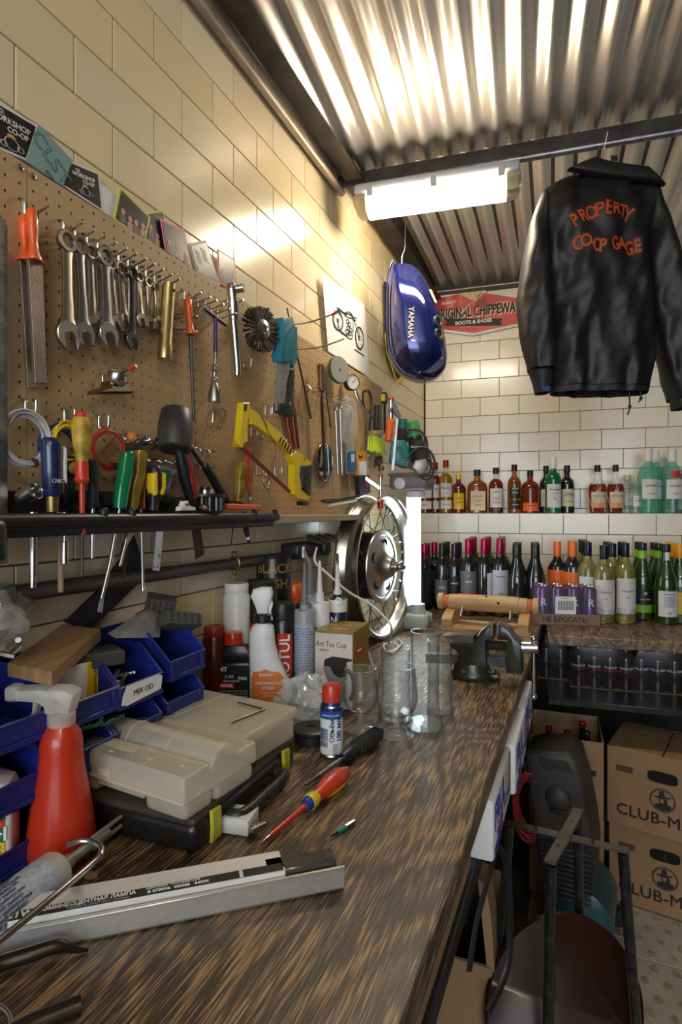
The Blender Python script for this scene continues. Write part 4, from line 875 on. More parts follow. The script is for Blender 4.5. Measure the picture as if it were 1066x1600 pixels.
# ================================================================== blue bins
def bin_geo(w_=.100, d=.150, h=.078):
    """open fronted stacking bin: local x = width, -y = front, z up"""
    g = G(); t = .0022
    prof = [(-d, .004), (-d, .032), (-d + .045, h), (0, h), (0, 0), (-d + .012, 0)]  # side outline (y,z)
    for s in (-1, 1):
        a = [(s * w_ / 2, y, z) for y, z in prof]; b = [(s * (w_ / 2 - t), y, z) for y, z in prof]; n = len(prof)
        g.add(a + b, [tuple(range(n)), tuple(range(2 * n - 1, n - 1, -1))] + [(i, (i + 1) % n, n + (i + 1) % n, n + i) for i in range(n)])
    g.box((0, -d / 2, .0015), (w_, d - .006, .003)); g.box((0, -.0015, h / 2), (w_, .003, h)); g.box((0, -d + .001, .018), (w_, .0035, .030), .001)
    return g
def rim_geo(w_=.100, d=.150, h=.078):
    g = G()
    for s in (-1, 1):
        g.tube([(s * w_ / 2, 0, h), (s * w_ / 2, -d + .045, h), (s * w_ / 2, -d - .001, .032)], .0026, 6)
    g.tube([(-w_ / 2, 0, h), (w_ / 2, 0, h)], .0026, 6); g.tube([(-w_ / 2, -d - .001, .033), (w_ / 2, -d - .001, .033)], .0026, 6)
    g.box((0, -d - .002, .004), (w_, .004, .008), .001); g.box((-w_ * .42, -d - .0015, .018), (.012, .003, .028), .001).box((w_ * .42, -d - .0015, .018), (.012, .003, .028), .001); return g
BIN = [(.820, 1.104, 0, 'topmost blue bin at the right end, carrying the sanding blocks', 2), (.706, 1.092, -1, 'blue bin in the top row with a paper label on its lip', 1), (.612, 1.096, 0, 'blue bin in the top row holding a yellow labelled box', 0), (.505, 1.100, 0, 'blue bin at the left end of the top row', -1),
       (.820, 1.036, 0, 'blue bin at the right end of the middle row, against the organiser', 0), (.706, 1.026, 0, 'blue bin in the middle row left of the right end', 0), (.600, 1.026, 0, 'blue bin in the middle row behind the green wire', 0), (.490, 1.026, 0, 'blue bin in the middle row behind the red spray bottle', 0),
       (.820, .9465, 0, 'blue bin standing on the bench at the right end of the bottom row', 0), (.706, .9465, 0, 'blue bin standing on the bench left of the right end', 0), (.600, .9465, 0, 'blue bin standing on the bench behind the pale organiser', 0), (.490, .9465, 0, 'blue bin standing on the bench behind the red bottle', 0)]
b0 = None
for y, z, tw, lb, a in BIN:
    if b0 is None:
        b0 = T('storage_bin', lb, 'bin', (.012, y, z), R(90 + a), 'blue stacking bins against the wall'); P('body', bin_geo(), m_blue, b0); P('rim', rim_geo(), m_blue, b0); bb = b0
    else: bb = dup(b0, (.012, y, z), R(90 + a), lb)
    if z < 1: bb.scale = (1, 1, 1.0)
sp = T('spacer_board', 'thin board lying between the bottom and the middle row of bins', 'board', (.085, .655, 1.0255 + .0)); P('board', G().box((0, 0, -.002), (.15, .44, .003)), m_blackm, sp)
# labels and contents of bins
o = T('paper_bin_label', 'torn paper label stuck on the lip of a top row bin', 'label', (.1665, .708, 1.112), R(89)); P('paper', G().prism([(-.045, -.016), (.040, -.010), (.044, .010), (.036, .015), (-.034, .014), (-.042, .0)], -.0008, 0), m_paper, o); txt(o, 'MIX OD', .012, m_ink, (.0, -.0013, 0))
o = T('yellow_labelled_box', 'white box with a yellow end lying in a top row bin', 'box', (.10, .628, 1.135), R(86)); P('body', G().box((-.015, 0, 0), (.055, .045, .062), .001), m_paper, o); P('yellow_end', G().box((.025, -.0, 0), (.026, .0455, .0625), .001), m_yellow, o); txt(o, 'INSTALLATION', .007, m_ink, (.026, -.0235, 0), rot=(pi / 2, R(90), 0)); txt(o, '|||||||||', .014, m_ink, (-.018, -.0230, -.012))
o = T('loose_hardware', 'loose metal fittings lying in the labelled bin', 'hardware', (.09, .706, 1.098)); g = G(); r_ = random.Random(4)
for k in range(12): g.tube([(r_.uniform(-.05, .05), r_.uniform(-.035, .035), .008 + r_.uniform(0, .03)), (r_.uniform(-.05, .05), r_.uniform(-.035, .035), .008 + r_.uniform(0, .03))], .004, 7)
P('fittings', g, m_steel2, o, kind='stuff')
# plank and bits on the bins
o = T('wood_plank', 'short brown varnished plank lying aslant on the blue bins', 'plank', (.09, .62, 1.19), 0)
pts = [onx(12, 1036, .12), onx(84, 1058, .19), onx(158, 985, .10), onx(98, 975, .02)]
P4 = [onz(12, 1036, 1.184), onz(82, 1050, 1.184), onz(157, 983, 1.204), onz(98, 975, 1.204)]
g = G(); top = [p - V((.09, .62, 1.19)) for p in P4]; bot = [p + V((0, 0, -.018)) for p in top]; g.add(top + bot, [(0, 1, 2, 3), (7, 6, 5, 4), (0, 4, 5, 1), (1, 5, 6, 2), (2, 6, 7, 3), (3, 7, 4, 0)])
P('board', g, mk('varnished_plank', (.36, .20, .08), .38, 0, col2=(.22, .14, .07), vs=7, stretch=(8, 1, 1), coat=.2), o)
o = T('grey_block', 'dark grey block lying under the plank', 'block', (.10, .66, 1.165), R(60)); P('body', G().box((0, 0, 0), (.10, .055, .022), .002), mk('grey_block_paint', (.05, .045, .04), .6), o)
for k, (X, Y, Z, a, b, s, lb) in enumerate(((.06, .875, 1.215, 40, 15, (.055, .035, .028), 'upper dark sanding block lying on the right end bin'), (.115, .86, 1.188, 70, -25, (.075, .042, .024), 'lower grey grooved sanding block in the right end bin'))):
    o = T('sanding_block', lb, 'block', (X, Y, Z), rot=(R(b), R(12), R(a))); P('body', G().box((0, 0, 0), s, .002), mk('grey_sandpaper', (.075, .07, .062), .9, bump=.4, bs=400), o)
    for q in range(5): P('groove', G().box((-s[0] * .38 + s[0] * .19 * q, -s[1] / 2 - .0002, 0), (.002, .001, s[2] * .85)), m_blackm, o)
m_bagm = clear('bag_film', (.80, .79, .78), .26, .15)
def bag3(nm, lb, c, size, rot, seed, mat=m_bagm, fine=14, amp=.22):
    o = T(nm, lb, 'plastic bag', c, rot=rot); r_ = random.Random(seed); ph = [r_.uniform(0, 6) for _ in range(8)]
    def f(a, b):
        th = a * 2 * pi; p = (b - .5) * pi; k = 1 + amp * (sin(3 * th + ph[0] + 4 * p) * .5 + sin(7 * th + ph[1] - 5 * p) * .35 + sin(11 * p + ph[2] + 2 * th) * .3 + r_.uniform(-.25, .25))
        return (size[0] * cos(p) * cos(th) * k, size[1] * cos(p) * sin(th) * k, size[2] * sin(p) * k)
    P('film', G().grid(f, fine * 2, fine), mat, o, ang=14); return o
bag3('crumpled_bag', 'crumpled clear bag with screws on the left blue bin', (.09, .49, 1.245), (.050, .065, .042), (0, .2, .3), 2)
bag3('crumpled_bag', 'loose clear bag standing behind the plank at the left edge', (.045, .56, 1.25), (.018, .055, .035), (0, 0, .2), 5)
o = T('bagged_screws', 'bundle of screws inside the crumpled clear bag', 'screws', (.10, .485, 1.215)); g = G()
for k in range(16): a = (r_.uniform(-.03, .03), r_.uniform(-.04, .04), r_.uniform(-.012, .02)); g.tube([a, (a[0] + r_.uniform(-.02, .02), a[1] + r_.uniform(-.02, .02), a[2] + r_.uniform(-.01, .01))], .004, 6)
P('screws', g, m_steel2, o, kind='stuff')
o = T('zip_bag', 'flat grey zip bag with a red seal line lying on the right bins', 'plastic bag', (.05, .80, 1.195)); q = [onx(168, 990, .10), onx(232, 948, .04), onx(240, 943, .03), onx(252, 965, .08), onx(250, 996, .12), onx(180, 997, .13)]
g = G(); c_ = sum(q, V()) / 6
b0_ = [p - V((.05, .80, 1.195)) for p in q]; cc = c_ - V((.05, .80, 1.195)) + V((.01, 0, .012))
g.add(b0_ + [cc], [(i, (i + 1) % 6, 6) for i in range(6)]); P('film', g, clear('grey_film', (.45, .43, .43), .55, .2), o); P('seal_line', G().tube([b0_[0] * .4 + b0_[1] * .6 + V((.004, 0, .004)), b0_[2] + V((.003, 0, -.002))], .0012, 5), m_red, o)
# bottles behind: white jar, black jar, red caps
def jar(nm, lb, X, Y, z0, r, h, mat, lid=None, lh=.018, lm=None, cat='jar', lr=1.0):
    o = T(nm, lb, cat, (X, Y, z0)); hh = h - (lh if lid else 0)
    P('body', G().lathe([(r * .9, 0), (r, .004), (r, hh - .01), (r * .82, hh), (r * .8, hh + .001)] if lid else [(r * .9, 0), (r, .004), (r, hh - .004), (r * .93, hh), (0, hh)], 28), mat, o)
    if lid: P('lid', G().lathe([(r * .86 * lr, hh - .002), (r * .9 * lr, hh), (r * .9 * lr, hh + lh - .003), (r * .84 * lr, hh + lh), (0, hh + lh)], 28), lm or mat, o)
    return o
m_blackb = mk('black_bottle', (.014, .013, .013), .32, coat=.2)
jar('white_jar', 'white plastic jar with a red band behind the dark sanding block', .045, 1.16, .947, .032, .275, m_white, True, .022)
jar('black_jar', 'matt black jar between the white jar and the black spray can', .072, 1.226, .947, .040, .275, m_blackm, True, .02)
jar('red_lidded_jar', 'dark red lidded jar behind the two oil bottles', .034, 1.085, .947, .026, .185, mk('dark_red_plastic', (.08, .008, .006), .3), True, .02, mk('dull_red', (.34, .03, .015), .4))
jar('orange_capped_can', 'can with an orange cap behind the black spray can', .085, 1.38, .947, .030, .25, m_blackb, True, .05, m_orange, cat='can')
# oil bottles
def oil_bottle(lb, X, Y, rz, seed=0):
    o = T('oil_bottle', lb, 'bottle', (X, Y, .9465), rz, 'black oil bottles with red caps')
    g = G().box((0, 0, .055), (.085, .050, .110), .010, seg=3); P('body', g, m_blackb, o)
    g = G().prism([(-.042, .108), (-.036, .128), (-.018, .142), (.010, .145), (.030, .138), (.040, .124), (.042, .108)], -.022, .022, .006, seg=2); P('shoulder', g, m_blackb, o)
    P('cap', G().lathe([(.0205, .143), (.0225, .145), (.0225, .150), (.020, .153), (.020, .166), (.0185, .170), (.0, .171)], 24, M.Translation((-.006, 0, 0))), m_red, o)
    cr = G()
    for k in range(20): a = 2 * pi * k / 20; cr.box((-.006 + .0204 * cos(a), .0204 * sin(a), .160), (.0015, .0015, .012), rz=a)
    P('cap_ribs', cr, m_red, o, kind='stuff')
    lbm = mk('black_label', (.02, .018, .018), .3); P('front_label', G().box((0, -.0255, .055), (.070, .001, .092), .0004), lbm, o)
    txt(o, '4T', .014, m_wink, (-.022, -.0263, .092), bold=.0004); txt(o, 'MA2', .010, m_wink, (.020, -.0263, .072), bold=.0003); txt(o, 'MOTUL', .008, m_wink, (-.016, -.0266, .056), bold=.0003)
    P('red_badge', G().box((-.016, -.0261, .056), (.034, .0004, .011)), m_red, o); txt(o, '5100', .010, m_wink, (-.010, -.0263, .076)); txt(o, '10W-40 ESTER', .006, m_wink, (-.006, -.0263, .066))
    for k in range(7): P('fine_print', textmesh('synthetic engine oil api sn jaso ma2 %d' % k, .0042, m_wink), m_wink, o).location = (0, -.0263, .044 - .0058 * k); 
    for c in kids(o):
        if c.name.startswith('fine_print'): c.rotation_euler = (pi / 2, 0, 0)
    P('handle_strip', G().box((.030, -.0, .128), (.010, .03, .012), .003), m_blackb, o); return o
oil_bottle('black oil bottle with a red cap and white print standing next to the bins', .075, 1.110, R(23))
o2 = oil_bottle('second oil bottle with a red cap, behind and to the right of the first', .085, 1.20, R(25)); o2.scale = (.95, .95, 1.04)
# trigger spray bottle (white) - slanting label
o = T('white_trigger_bottle', 'white trigger spray bottle with an orange body-cleaner label', 'spray bottle', (.165, 1.115, .9465), R(22))
def loft(rings, n=24):
    """rings: (cx, z, rx, ry)"""
    g = G()
    for cx, z, rx, ry in rings:
        for k in range(n):
            a = 2 * pi * k / n; c, s_ = cos(a), sin(a); e = .75; g.v.append((cx + rx * math.copysign(abs(c) ** e, c), ry * math.copysign(abs(s_) ** e, s_), z))
    for i in range(len(rings) - 1):
        for k in range(n): g.f.append((i * n + k, i * n + (k + 1) % n, (i + 1) * n + (k + 1) % n, (i + 1) * n + k))
    g.f.append(tuple(range(n - 1, -1, -1))); g.f.append(tuple((len(rings) - 1) * n + k for k in range(n))); return g
P('body', loft([(0, 0, .044, .022), (0, .004, .047, .024), (.0, .03, .048, .025), (-.002, .06, .046, .025), (-.008, .09, .040, .024), (-.016, .12, .033, .022), (-.020, .15, .029, .020), (-.021, .175, .028, .019), (-.019, .19, .024, .017), (-.019, .197, .015, .015), (-.019, .201, .014, .014)]), m_white, o)
P('neck_ring', G().lathe([(.018, .198), (.020, .200), (.020, .216), (.016, .219), (0, .219)], 24, M.Translation((-.019, 0, 0))), m_black, o)
P('trigger_head', G().prism([(-.030, .218), (-.034, .232), (-.040, .246), (-.045, .256), (-.040, .272), (-.020, .277), (.000, .276), (.004, .262), (.0, .245), (-.006, .232), (-.006, .218)], -.014, .014, .006, seg=2), m_white, o)
P('trigger', G().prism([(.0, .250), (.004, .240), (-.001, .222), (.003, .205), (.0, .203), (-.006, .222), (-.006, .245)], -.005, .005, .001), m_white, o)
# label following the front surface (oval, curved)
def oval_label(o, cx, z0, z1, rx, ry, mat, name='label', d=.0006, w0=.7, n=14):
    g = G()
    for j in range(n + 1):
        t = j / n; z = z0 + (z1 - z0) * t; hw = w0 * (math.sqrt(max(0, 1 - (2 * t - 1) ** 4)) if w0 < .95 else 1)
        for i in range(n + 1):
            a = -pi / 2 + hw * (i / n * 2 - 1); c, s_ = cos(a), sin(a); e = .75
            g.v.append((cx(z) + (rx(z) + d) * math.copysign(abs(c) ** e, c), (ry(z) + d) * math.copysign(abs(s_) ** e, s_), z))
    for j in range(n):
        for i in range(n): g.f.append((j * (n + 1) + i, j * (n + 1) + i + 1, (j + 1) * (n + 1) + i + 1, (j + 1) * (n + 1) + i))
    return P(name, g, mat, o)
lin = lambda *k: (lambda z: [a[1] + (b[1] - a[1]) * (z - a[0]) / (b[0] - a[0]) for a, b in zip(k, k[1:]) if a[0] <= z <= b[0] or b is k[-1]][0])
oval_label(o, lin((0, 0), (.06, -.002), (.09, -.008), (.12, -.016)), .012, .100, lin((0, .047), (.03, .048), (.06, .046), (.09, .040), (.12, .033)), lin((0, .024), (.06, .025), (.12, .022)), mk('orange_label', (.80, .22, .03), .4), w0=.93)
oval_label(o, lin((0, 0), (.06, 0)), .010, .030, lin((0, .0476), (.06, .0476)), lin((0, .0246), (.06, .0256)), mk('grey_label', (.20, .21, .22), .4), 'label_foot', d=.0010, w0=.9)
for s_, zz, sz in (('RUNWAY', .088, .0085), ('ОБЕЗЖИРИВАТЕЛЬ', .070, .0075), ('КУЗОВА', .060, .0085), ('удаляет воск и битум', .050, .0045), ('без разводов', .043, .0045), ('750 мл', .020, .007)):
    txt(o, s_, sz, m_wink, (-.003 if zz < .08 else -.008, -.0262 if zz > .055 else -.0268, zz), bold=.0002 if sz > .006 else 0, cond=.8)
for i in range(3):
    for j in range(6): P('grip_dot', G().ball((-.008 + .006 * i, -.0195, .140 + .007 * j), .0017, 6), m_white, o) if 0 else None
g = G()
for i in range(3):
    for j in range(7): g.ball((-.010 + .006 * i, -.0195 - .0002 * j, .135 + .006 * j), .0018, 6)
P('grip_dots', g, m_white, o, kind='stuff')
# black spray can MOTUL
o = T('black_aerosol', 'tall black aerosol can with a red vertical brand panel', 'spray can', (.155, 1.185, .9465), R(10))
P('can', G().lathe([(.030, 0), (.0325, .003), (.0325, .185), (.028, .198), (.026, .200)], 28), m_blackb, o); P('cap', G().lathe([(.0295, .192), (.0300, .194), (.0300, .226), (.028, .231), (.022, .233), (0, .233)], 28), m_black, o)
def cyl_label(o, r, z0, z1, a0, a1, mat, name='label', d=.0005, n=18):
    return P(name, G().lathe([(r + d, z0), (r + d, z1)], n, a0=a0, a1=a1), mat, o)
cyl_label(o, .0325, .02, .165, R(-95), R(-30), m_red, 'red_panel')
t = txt(o, 'MOTUL', .034, m_wink, (.0325 * cos(R(-62)) * 1.025, .0325 * sin(R(-62)) * 1.025, .105), rot=(pi / 2, R(-90), 0), bold=.0006); t.rotation_euler = (M.Rotation(R(28), 3, 'Z') @ M.Rotation(R(90), 3, 'X') @ M.Rotation(R(90), 3, 'Z')).to_euler()
# sealant cartridges
def cartridge(lb, X, Y, body, nozz, tilt=0, lab=None, h=.215, nz=.105, r=.0245, tip=None, word=None, bend=0):
    o = T('sealant_cartridge', lb, 'cartridge', (X, Y, .9465), rot=(0, tilt, 0))
    P('tube_body', G().lathe([(r * .9, 0), (r, .002), (r, h - .004), (r * .94, h), (r * .45, h + .002), (r * .45, h + .012)], 26), body, o)
    P('nozzle', G().tube([(0, 0, h + .005), (0, 0, h + .022), (0, 0, h + .0225), (0, 0, h + nz * .72), (bend * .4, 0, h + nz * .8), (bend, 0, h + nz)], [r * .42, r * .42, r * .30, r * .18, r * .18, r * .14], 14), nozz, o)
    if lab: cyl_label(o, r, .02, h - .03, R(-170), R(10), lab, 'label')
    if tip: P('tip_cap', G().tube([(bend, 0, h + nz - .022), (bend, 0, h + nz + .006)], [.0045, .0035], 10), tip, o)
    for k in range(12): pass
    return o
m_gcart = mk('grey_cartridge', (.36, .37, .39), .4); m_glab = mk('grey_print_label', (.46, .49, .54), .5, col2=(.30, .34, .42), vs=160, stretch=(1, 1, 3))
c1 = cartridge('grey sealant cartridge with a grey nozzle beside the black aerosol', .205, 1.20, m_gcart, mk('grey_nozzle', (.20, .20, .21), .4), lab=m_glab, h=.215, nz=.110)
for k in range(26): 
    t = txt(c1, 'sealant neutral cure for joints and glass'[: 24 + (k * 7) % 17], .0048, mk('blue_grey_ink', (.07, .10, .18), .6), (0, -.0252, .175 - .006 * k), wrap=.0252); 
c2 = cartridge('white sealant cartridge with a white nozzle and teal label', .215, 1.262, m_white, m_white, lab=mk('teal_label', (.03, .22, .24), .4), h=.225, nz=.10)
cyl_label(c2, .0247, .13, .195, R(-170), R(10), m_paper, 'upper_label'); txt(c2, 'VN', .022, m_ink, (0, -.0258, .16), wrap=.0255)
c3 = cartridge('navy sealant cartridge with a white nozzle and brown tip', .235, 1.325, mk('navy_cartridge', (.012, .018, .05), .35), m_white, h=.225, nz=.108, tip=mk('brown_tip', (.12, .05, .02), .5))
txt(c3, 'N', .022, m_wink, (0, -.0250, .175), wrap=.0249, bold=.0006); P('collar', G().lathe([(.0250, .195), (.0252, .197), (.0252, .222), (.0246, .225)], 24), m_white, c3); P('pull_ring', G().tube([(.012 + .008 * cos(t), -.021, .222 + .008 * sin(t)) for t in [2 * pi * k / 14 for k in range(14)]], .003, 8, closed=True), m_white, c3)
cartridge('cartridge with a long grey bent nozzle behind the white one', .17, 1.30, m_gcart, mk('grey_nozzle', (.20, .20, .21), .4), h=.225, nz=.125, bend=-.018, tip=m_white)
# black tin cup on the wall
o = T('black_tin', 'black tin with gold block letters standing under the conduit', 'tin', (.052, 1.325, .9465)); rr_ = .046
P('pedestal', G().lathe([(.03, 0), (.032, .002), (.032, .12), (.0, .12)], 20), m_blackm, o)
P('body', G().lathe([(rr_ * .97, .12), (rr_, .124), (rr_, .325), (rr_ * .98, .328), (rr_ * .95, .326), (rr_ * .95, .30), (0, .30)], 36), m_blackb, o); P('rim', G().lathe([(rr_, .323), (rr_ + .0015, .325), (rr_ + .0015, .329), (rr_ - .001, .330)], 36), m_black, o)
m_goldink = mk('gold_ink', (.42, .27, .07), .4, .4)
mz = lambda o_, s_, sz, r_, z, a: setattr(txt(o_, s_, sz, m_goldink, (r_ * cos(a), r_ * sin(a), z), wrap=r_, bold=.0005), 'rotation_euler', (pi / 2, 0, a + pi / 2))
mz(o, 'BLACK', .034, rr_ + .0006, .297, R(-58)); mz(o, 'FISH', .034, rr_ + .0006, .258, R(-50))
# tea cup box
A_, B_, C_ = onz(492, 1103, .9465), onz(552, 1110, .9465), onz(598, 1087, .9465); z1 = .1735
bx_ = T('tea_cup_box', 'white and gold carton printed Art Tea Cup with a picture of a black lidded jug', 'box', (A_.x, A_.y, .9465), math.atan2(B_.y - A_.y, B_.x - A_.x))
wd = (B_ - A_).length; dp = (C_ - B_).length; P('carton', G().box((wd / 2, dp / 2, z1 / 2), (wd, dp, z1), .0008), mk('gold_card', (.33, .23, .04), .35), bx_)
P('front_panel', G().box((wd / 2, -.0006, z1 / 2 - .002), (wd - .003, .0012, z1 - .006)), mk('pink_white_card', (.78, .66, .60), .45), bx_)
m_brink = mk('brown_ink', (.10, .06, .03), .5)
txt(bx_, 'Art Tea Cup', .0175, m_brink, (wd / 2 - .006, -.0016, z1 - .030), cond=.82); txt(bx_, '玻璃茶杯', .006, m_brink, (.024, -.0016, z1 - .044)) 
sx, sz = wd * .58, z1
jug = [(-.030, .020), (-.026, .085), (-.034, .108), (-.037, .118), (.026, .120), (.022, .085), (.026, .02)]
P('printed_jug', G().prism([(sx + a * .9, b * .78) for a, b in jug], -.0018, -.0011), mk('print_grey', (.30, .28, .26), .4), bx_)
P('printed_lid', G().prism([(sx + a * .9, b * .78) for a, b in ((-.034, .120), (-.032, .140), (-.01, .150), (.022, .148), (.040, .146), (.042, .142), (.026, .136), (.027, .118))], -.0022, -.0011), m_ink, bx_)
P('printed_handle', G().tube([(sx + a * .9, -.0012, b * .78) for a, b in ((.024, .112), (.036, .108), (.044, .088), (.044, .05), (.036, .03))], .005, 8, sm=3), m_ink, bx_)
P('printed_body', G().prism([(sx + a * .9, b * .78) for a, b in ((-.018, .122), (.026, .122), (.026, .095), (.006, .090), (-.008, .100))], -.0021, -.0011), m_ink, bx_)
txt(bx_, 'PIAOI', .006, mk('blue_ink', (.02, .09, .35), .5), (sx + .012, -.0017, .028))
P('red_side_badge', G().box((wd + .0003, dp * .35, z1 * .72), (.001, dp * .42, .028)), m_red, bx_); t = txt(bx_, 'KAMJOVE', .007, m_wink, (wd + .0012, dp * .35, z1 * .72), rot=(pi / 2, 0, pi / 2)); txt(bx_, 'Art Tea Cup', .012, m_brink, (wd + .0010, dp * .5, z1 * .38), rot=(pi / 2, 0, pi / 2))
P('red_top_badge', G().box((wd * .55, dp * .25, z1 + .0002), (wd * .55, .010, .001)), m_orange, bx_); txt(bx_, 'KAMJOVE', .008, m_wink, (wd * .55, dp * .25, z1 + .0010), rot=(0, 0, 0)); txt(bx_, 'ROSE TEA CUP', .010, mk('pale_gold', (.75, .62, .35), .4), (wd * .5, dp * .55, z1 + .0010), rot=(0, 0, 0))
# glasses
m_glass = clear('drinking_glass', (.985, .99, .99), .022, .02, edge=.55); m_gsol = clear('solid_glass', (.93, .96, .96), .10, .02, edge=.5)
def shell(pr, t=.0018):
    inner = [(max(.0, r - t), z) for r, z in pr[::-1]]; return pr + inner
def goblet(lb, X, Y, k=1.0, H=.135):
    o = T('stemmed_glass', lb, 'glass', (X, Y, .9465), 0, 'short stemmed beer glasses')
    P('foot', G().lathe([(0, 0), (.032 * k, 0), (.033 * k, .002), (.026 * k, .004), (.012, .007), (.007, .012), (.0065, .028), (.010, .036), (0, .040)], 32), m_gsol, o)
    b = [(.008, .036), (.022, .040), (.034 * k, .052), (.0385 * k, .068), (.0385 * k, .085), (.036 * k, .105), (.0345 * k, H)]
    P('bowl', G().lathe(shell(b), 36), m_glass, o); g = G()
    for j in range(7): g.lathe([(.0382 * k - .0002 * j, .066 + .0075 * j), (.0390 * k - .0002 * j, .068 + .0075 * j), (.0382 * k - .0002 * j, .070 + .0075 * j)], 36, nocap=True)
    P('ribs', g, m_glass, o); P('rim', G().tube([(.0340 * k * cos(a), .0340 * k * sin(a), H) for a in [2 * pi * q / 36 for q in range(36)]], .0013, 6, closed=True), m_gsol, o); return o
goblet('left stemmed glass with a plain bowl behind the small aerosol', .386, 1.090, .92, .125); goblet('right stemmed glass with ribbed bowl in front of the tall beer glasses', .462, 1.095, 1.06, .137)
def tallglass(lb, X, Y, H, r0, r1, rw):
    o = T('tall_beer_glass', lb, 'glass', (X, Y, .9465), 0, 'tall weighted beer glasses')
    b = [(0, 0), (r0, 0), (r0 + .001, .004), (r0 * .93, .016), (rw, .045), (rw * .98, .075), (rw * 1.0, H * .6), (r1, H)]
    P('wall', G().lathe(shell(b[1:]), 36), m_glass, o); P('thick_base', G().lathe([(0, .001), (r0 * .92, .001), (r0 * .80, .013), (0, .014)], 32), m_gsol, o); g = G()
    for j in range(12): z = .05 + (H - .075) * j / 12; g.lathe([(rw + .0002, z - .0018), (rw + .0011, z), (rw + .0002, z + .0018)], 36, nocap=True)
    P('rings', g, m_glass, o); P('rim', G().tube([(r1 * cos(a), r1 * sin(a), H) for a in [2 * pi * q / 36 for q in range(36)]], .0013, 6, closed=True), m_gsol, o); return o
tallglass('tallest beer glass nearest the vise side with a flared base', .503, 1.160, .197, .0375, .030, .0285)
tallglass('second tall beer glass behind the tallest one', .510, 1.262, .157, .030, .0265, .0255)
tallglass('wide beer glass behind the stemmed glasses', .430, 1.19, .150, .038, .032, .031)
# small aerosol with red cap
o = T('small_aerosol', 'small blue and white aerosol with a red cap and straw', 'spray can', (.378, .962, .9465), R(20)); r = .0205
P('can', G().lathe([(r * .92, 0), (r, .003), (r, .088), (r * .96, .092), (r * .82, .097), (r * .8, .099)], 30), mk('blue_can', (.015, .03, .20), .25, .3, coat=.4), o); P('bead', G().lathe([(r * 1.02, .0), (r * 1.06, .0025), (r * 1.0, .005)], 30), m_steel, o); P('bead', G().lathe([(r * 1.0, .088), (r * 1.04, .090), (r * .98, .0925)], 30), m_steel, o)
P('cap', G().lathe([(r * .80, .097), (r * .84, .098), (r * .82, .124), (r * .74, .128), (0, .129)], 26), m_red, o); P('straw', G().tube([(-.022, -.012, .112), (.022, -.010, .128)], .0012, 6), m_red, o)
cyl_label(o, r, .006, .072, R(-160), R(-5), m_paper, 'white_label'); cyl_label(o, r, .070, .084, R(-160), R(-5), mk('mid_blue', (.03, .08, .35), .4), 'blue_band', d=.0007)
m_bink = mk('navy_ink', (.015, .03, .16), .5)
def vtext(o, s_, sz, r_, a, z, mat, bold=0):
    t = txt(o, s_, sz, mat, (r_ * cos(a), r_ * sin(a), z), bold=bold); t.rotation_euler = (M.Rotation(a + pi / 2, 3, 'Z') @ M.Rotation(R(90), 3, 'X') @ M.Rotation(R(90), 3, 'Z')).to_euler(); return t
vtext(o, 'Объём', .0125, r + .0012, R(-83), .050, m_bink, .0002); vtext(o, '100 мл', .0135, r + .0012, R(-48), .050, m_bink, .0003); vtext(o, '||||||||', .010, r + .0012, R(-70), .016, m_bink)
for k in range(8): vtext(o, 'смазка проникающая', .0032, r + .0010, R(-150 + 6 * k), .036, m_bink)
txt(o, 'универсальная', .0048, m_wink, (0, -r - .0012, .077), wrap=r + .001)
# black round puck and bubble wrap
o = T('black_puck', 'round black plastic lid lying behind the small aerosol', 'lid', (.318, 1.00, .9465)); P('disc', G().lathe([(.036, .020), (.038, .022), (.038, .026), (.034, .028), (.010, .028), (.008, .026), (0, .026)], 32), m_black, o)
P('feet', G().lathe([(.030, 0), (.032, .002), (.032, .021), (.028, .021), (.028, 0)], 24), m_black, o)
m_bub = clear('bubble_film', (.95, .96, .95), .34, .08, edge=.3)
ob = bag3('bubble_wrap', 'crumpled ball of clear bubble wrap in front of the tea cup box', (.272, 1.075, .990), (.062, .058, .056), (0, 0, 0), 9, m_bub, 30, .22); ob['category'] = 'bubble wrap'
# organisers
m_trans = milky('milky_translucent', (.90, .85, .72), .46)
m_trans2 = milky('smoky_lid', (.13, .11, .10), .25, .15)
# big dark case under the pale organisers
CZ = .9465
dc = T('dark_case', 'large black organiser case with lime latches lying under the pale boxes', 'case', (.222, .748, CZ), R(1))
P('base', G().box((0, 0, .020), (.238, .290, .040), .012, seg=4), m_blackb, dc); P('lid', G().box((0, 0, .041), (.232, .286, .011), .005, seg=3), m_trans2, dc, 'smoky clear lid')
for y in (-.105, .100):
    P('latch', G().prism([(-.011, .004), (.011, .004), (.013, .022), (.011, .044), (-.011, .047), (-.009, .022)], -.003, .003, .0015, m=M.Translation((.1225, y, 0)) @ M.Rotation(R(90), 4, 'Z')), mk('lime_plastic', (.52, .50, .03), .4), dc, 'lime yellow latch')
P('handle', G().tube([(.120, -.070, .020), (.140, -.062, .020), (.142, 0, .020), (.140, .062, .020), (.120, .070, .020)], .0085, 10, sm=4), m_black, dc)
for k in range(5): P('grip_rib', G().box((.1495, -.04 + .02 * k, .020), (.003, .010, .014), .001), m_blackm, dc)
oa = T('organiser_box', 'pale translucent organiser with a rolled ridge lying in front on the dark case', 'organiser', (.222, .600, .9945), R(-6))
arc = [(.080 - .030 * cos(t), .042 + .034 * sin(t)) for t in [pi * k / 10 for k in range(1, 10)]]
pr = [(0.0, .052), (.0, .060), (.046, .061)] + arc + [(.113, .055), (.150, .054), (.152, .030)]
pr = [(0, .030), (.0, .056), (.003, .060), (.046, .061)] + arc + [(.113, .056), (.150, .054), (.152, .030)]
poly = pr + [(.15, .024), (0, .024)]
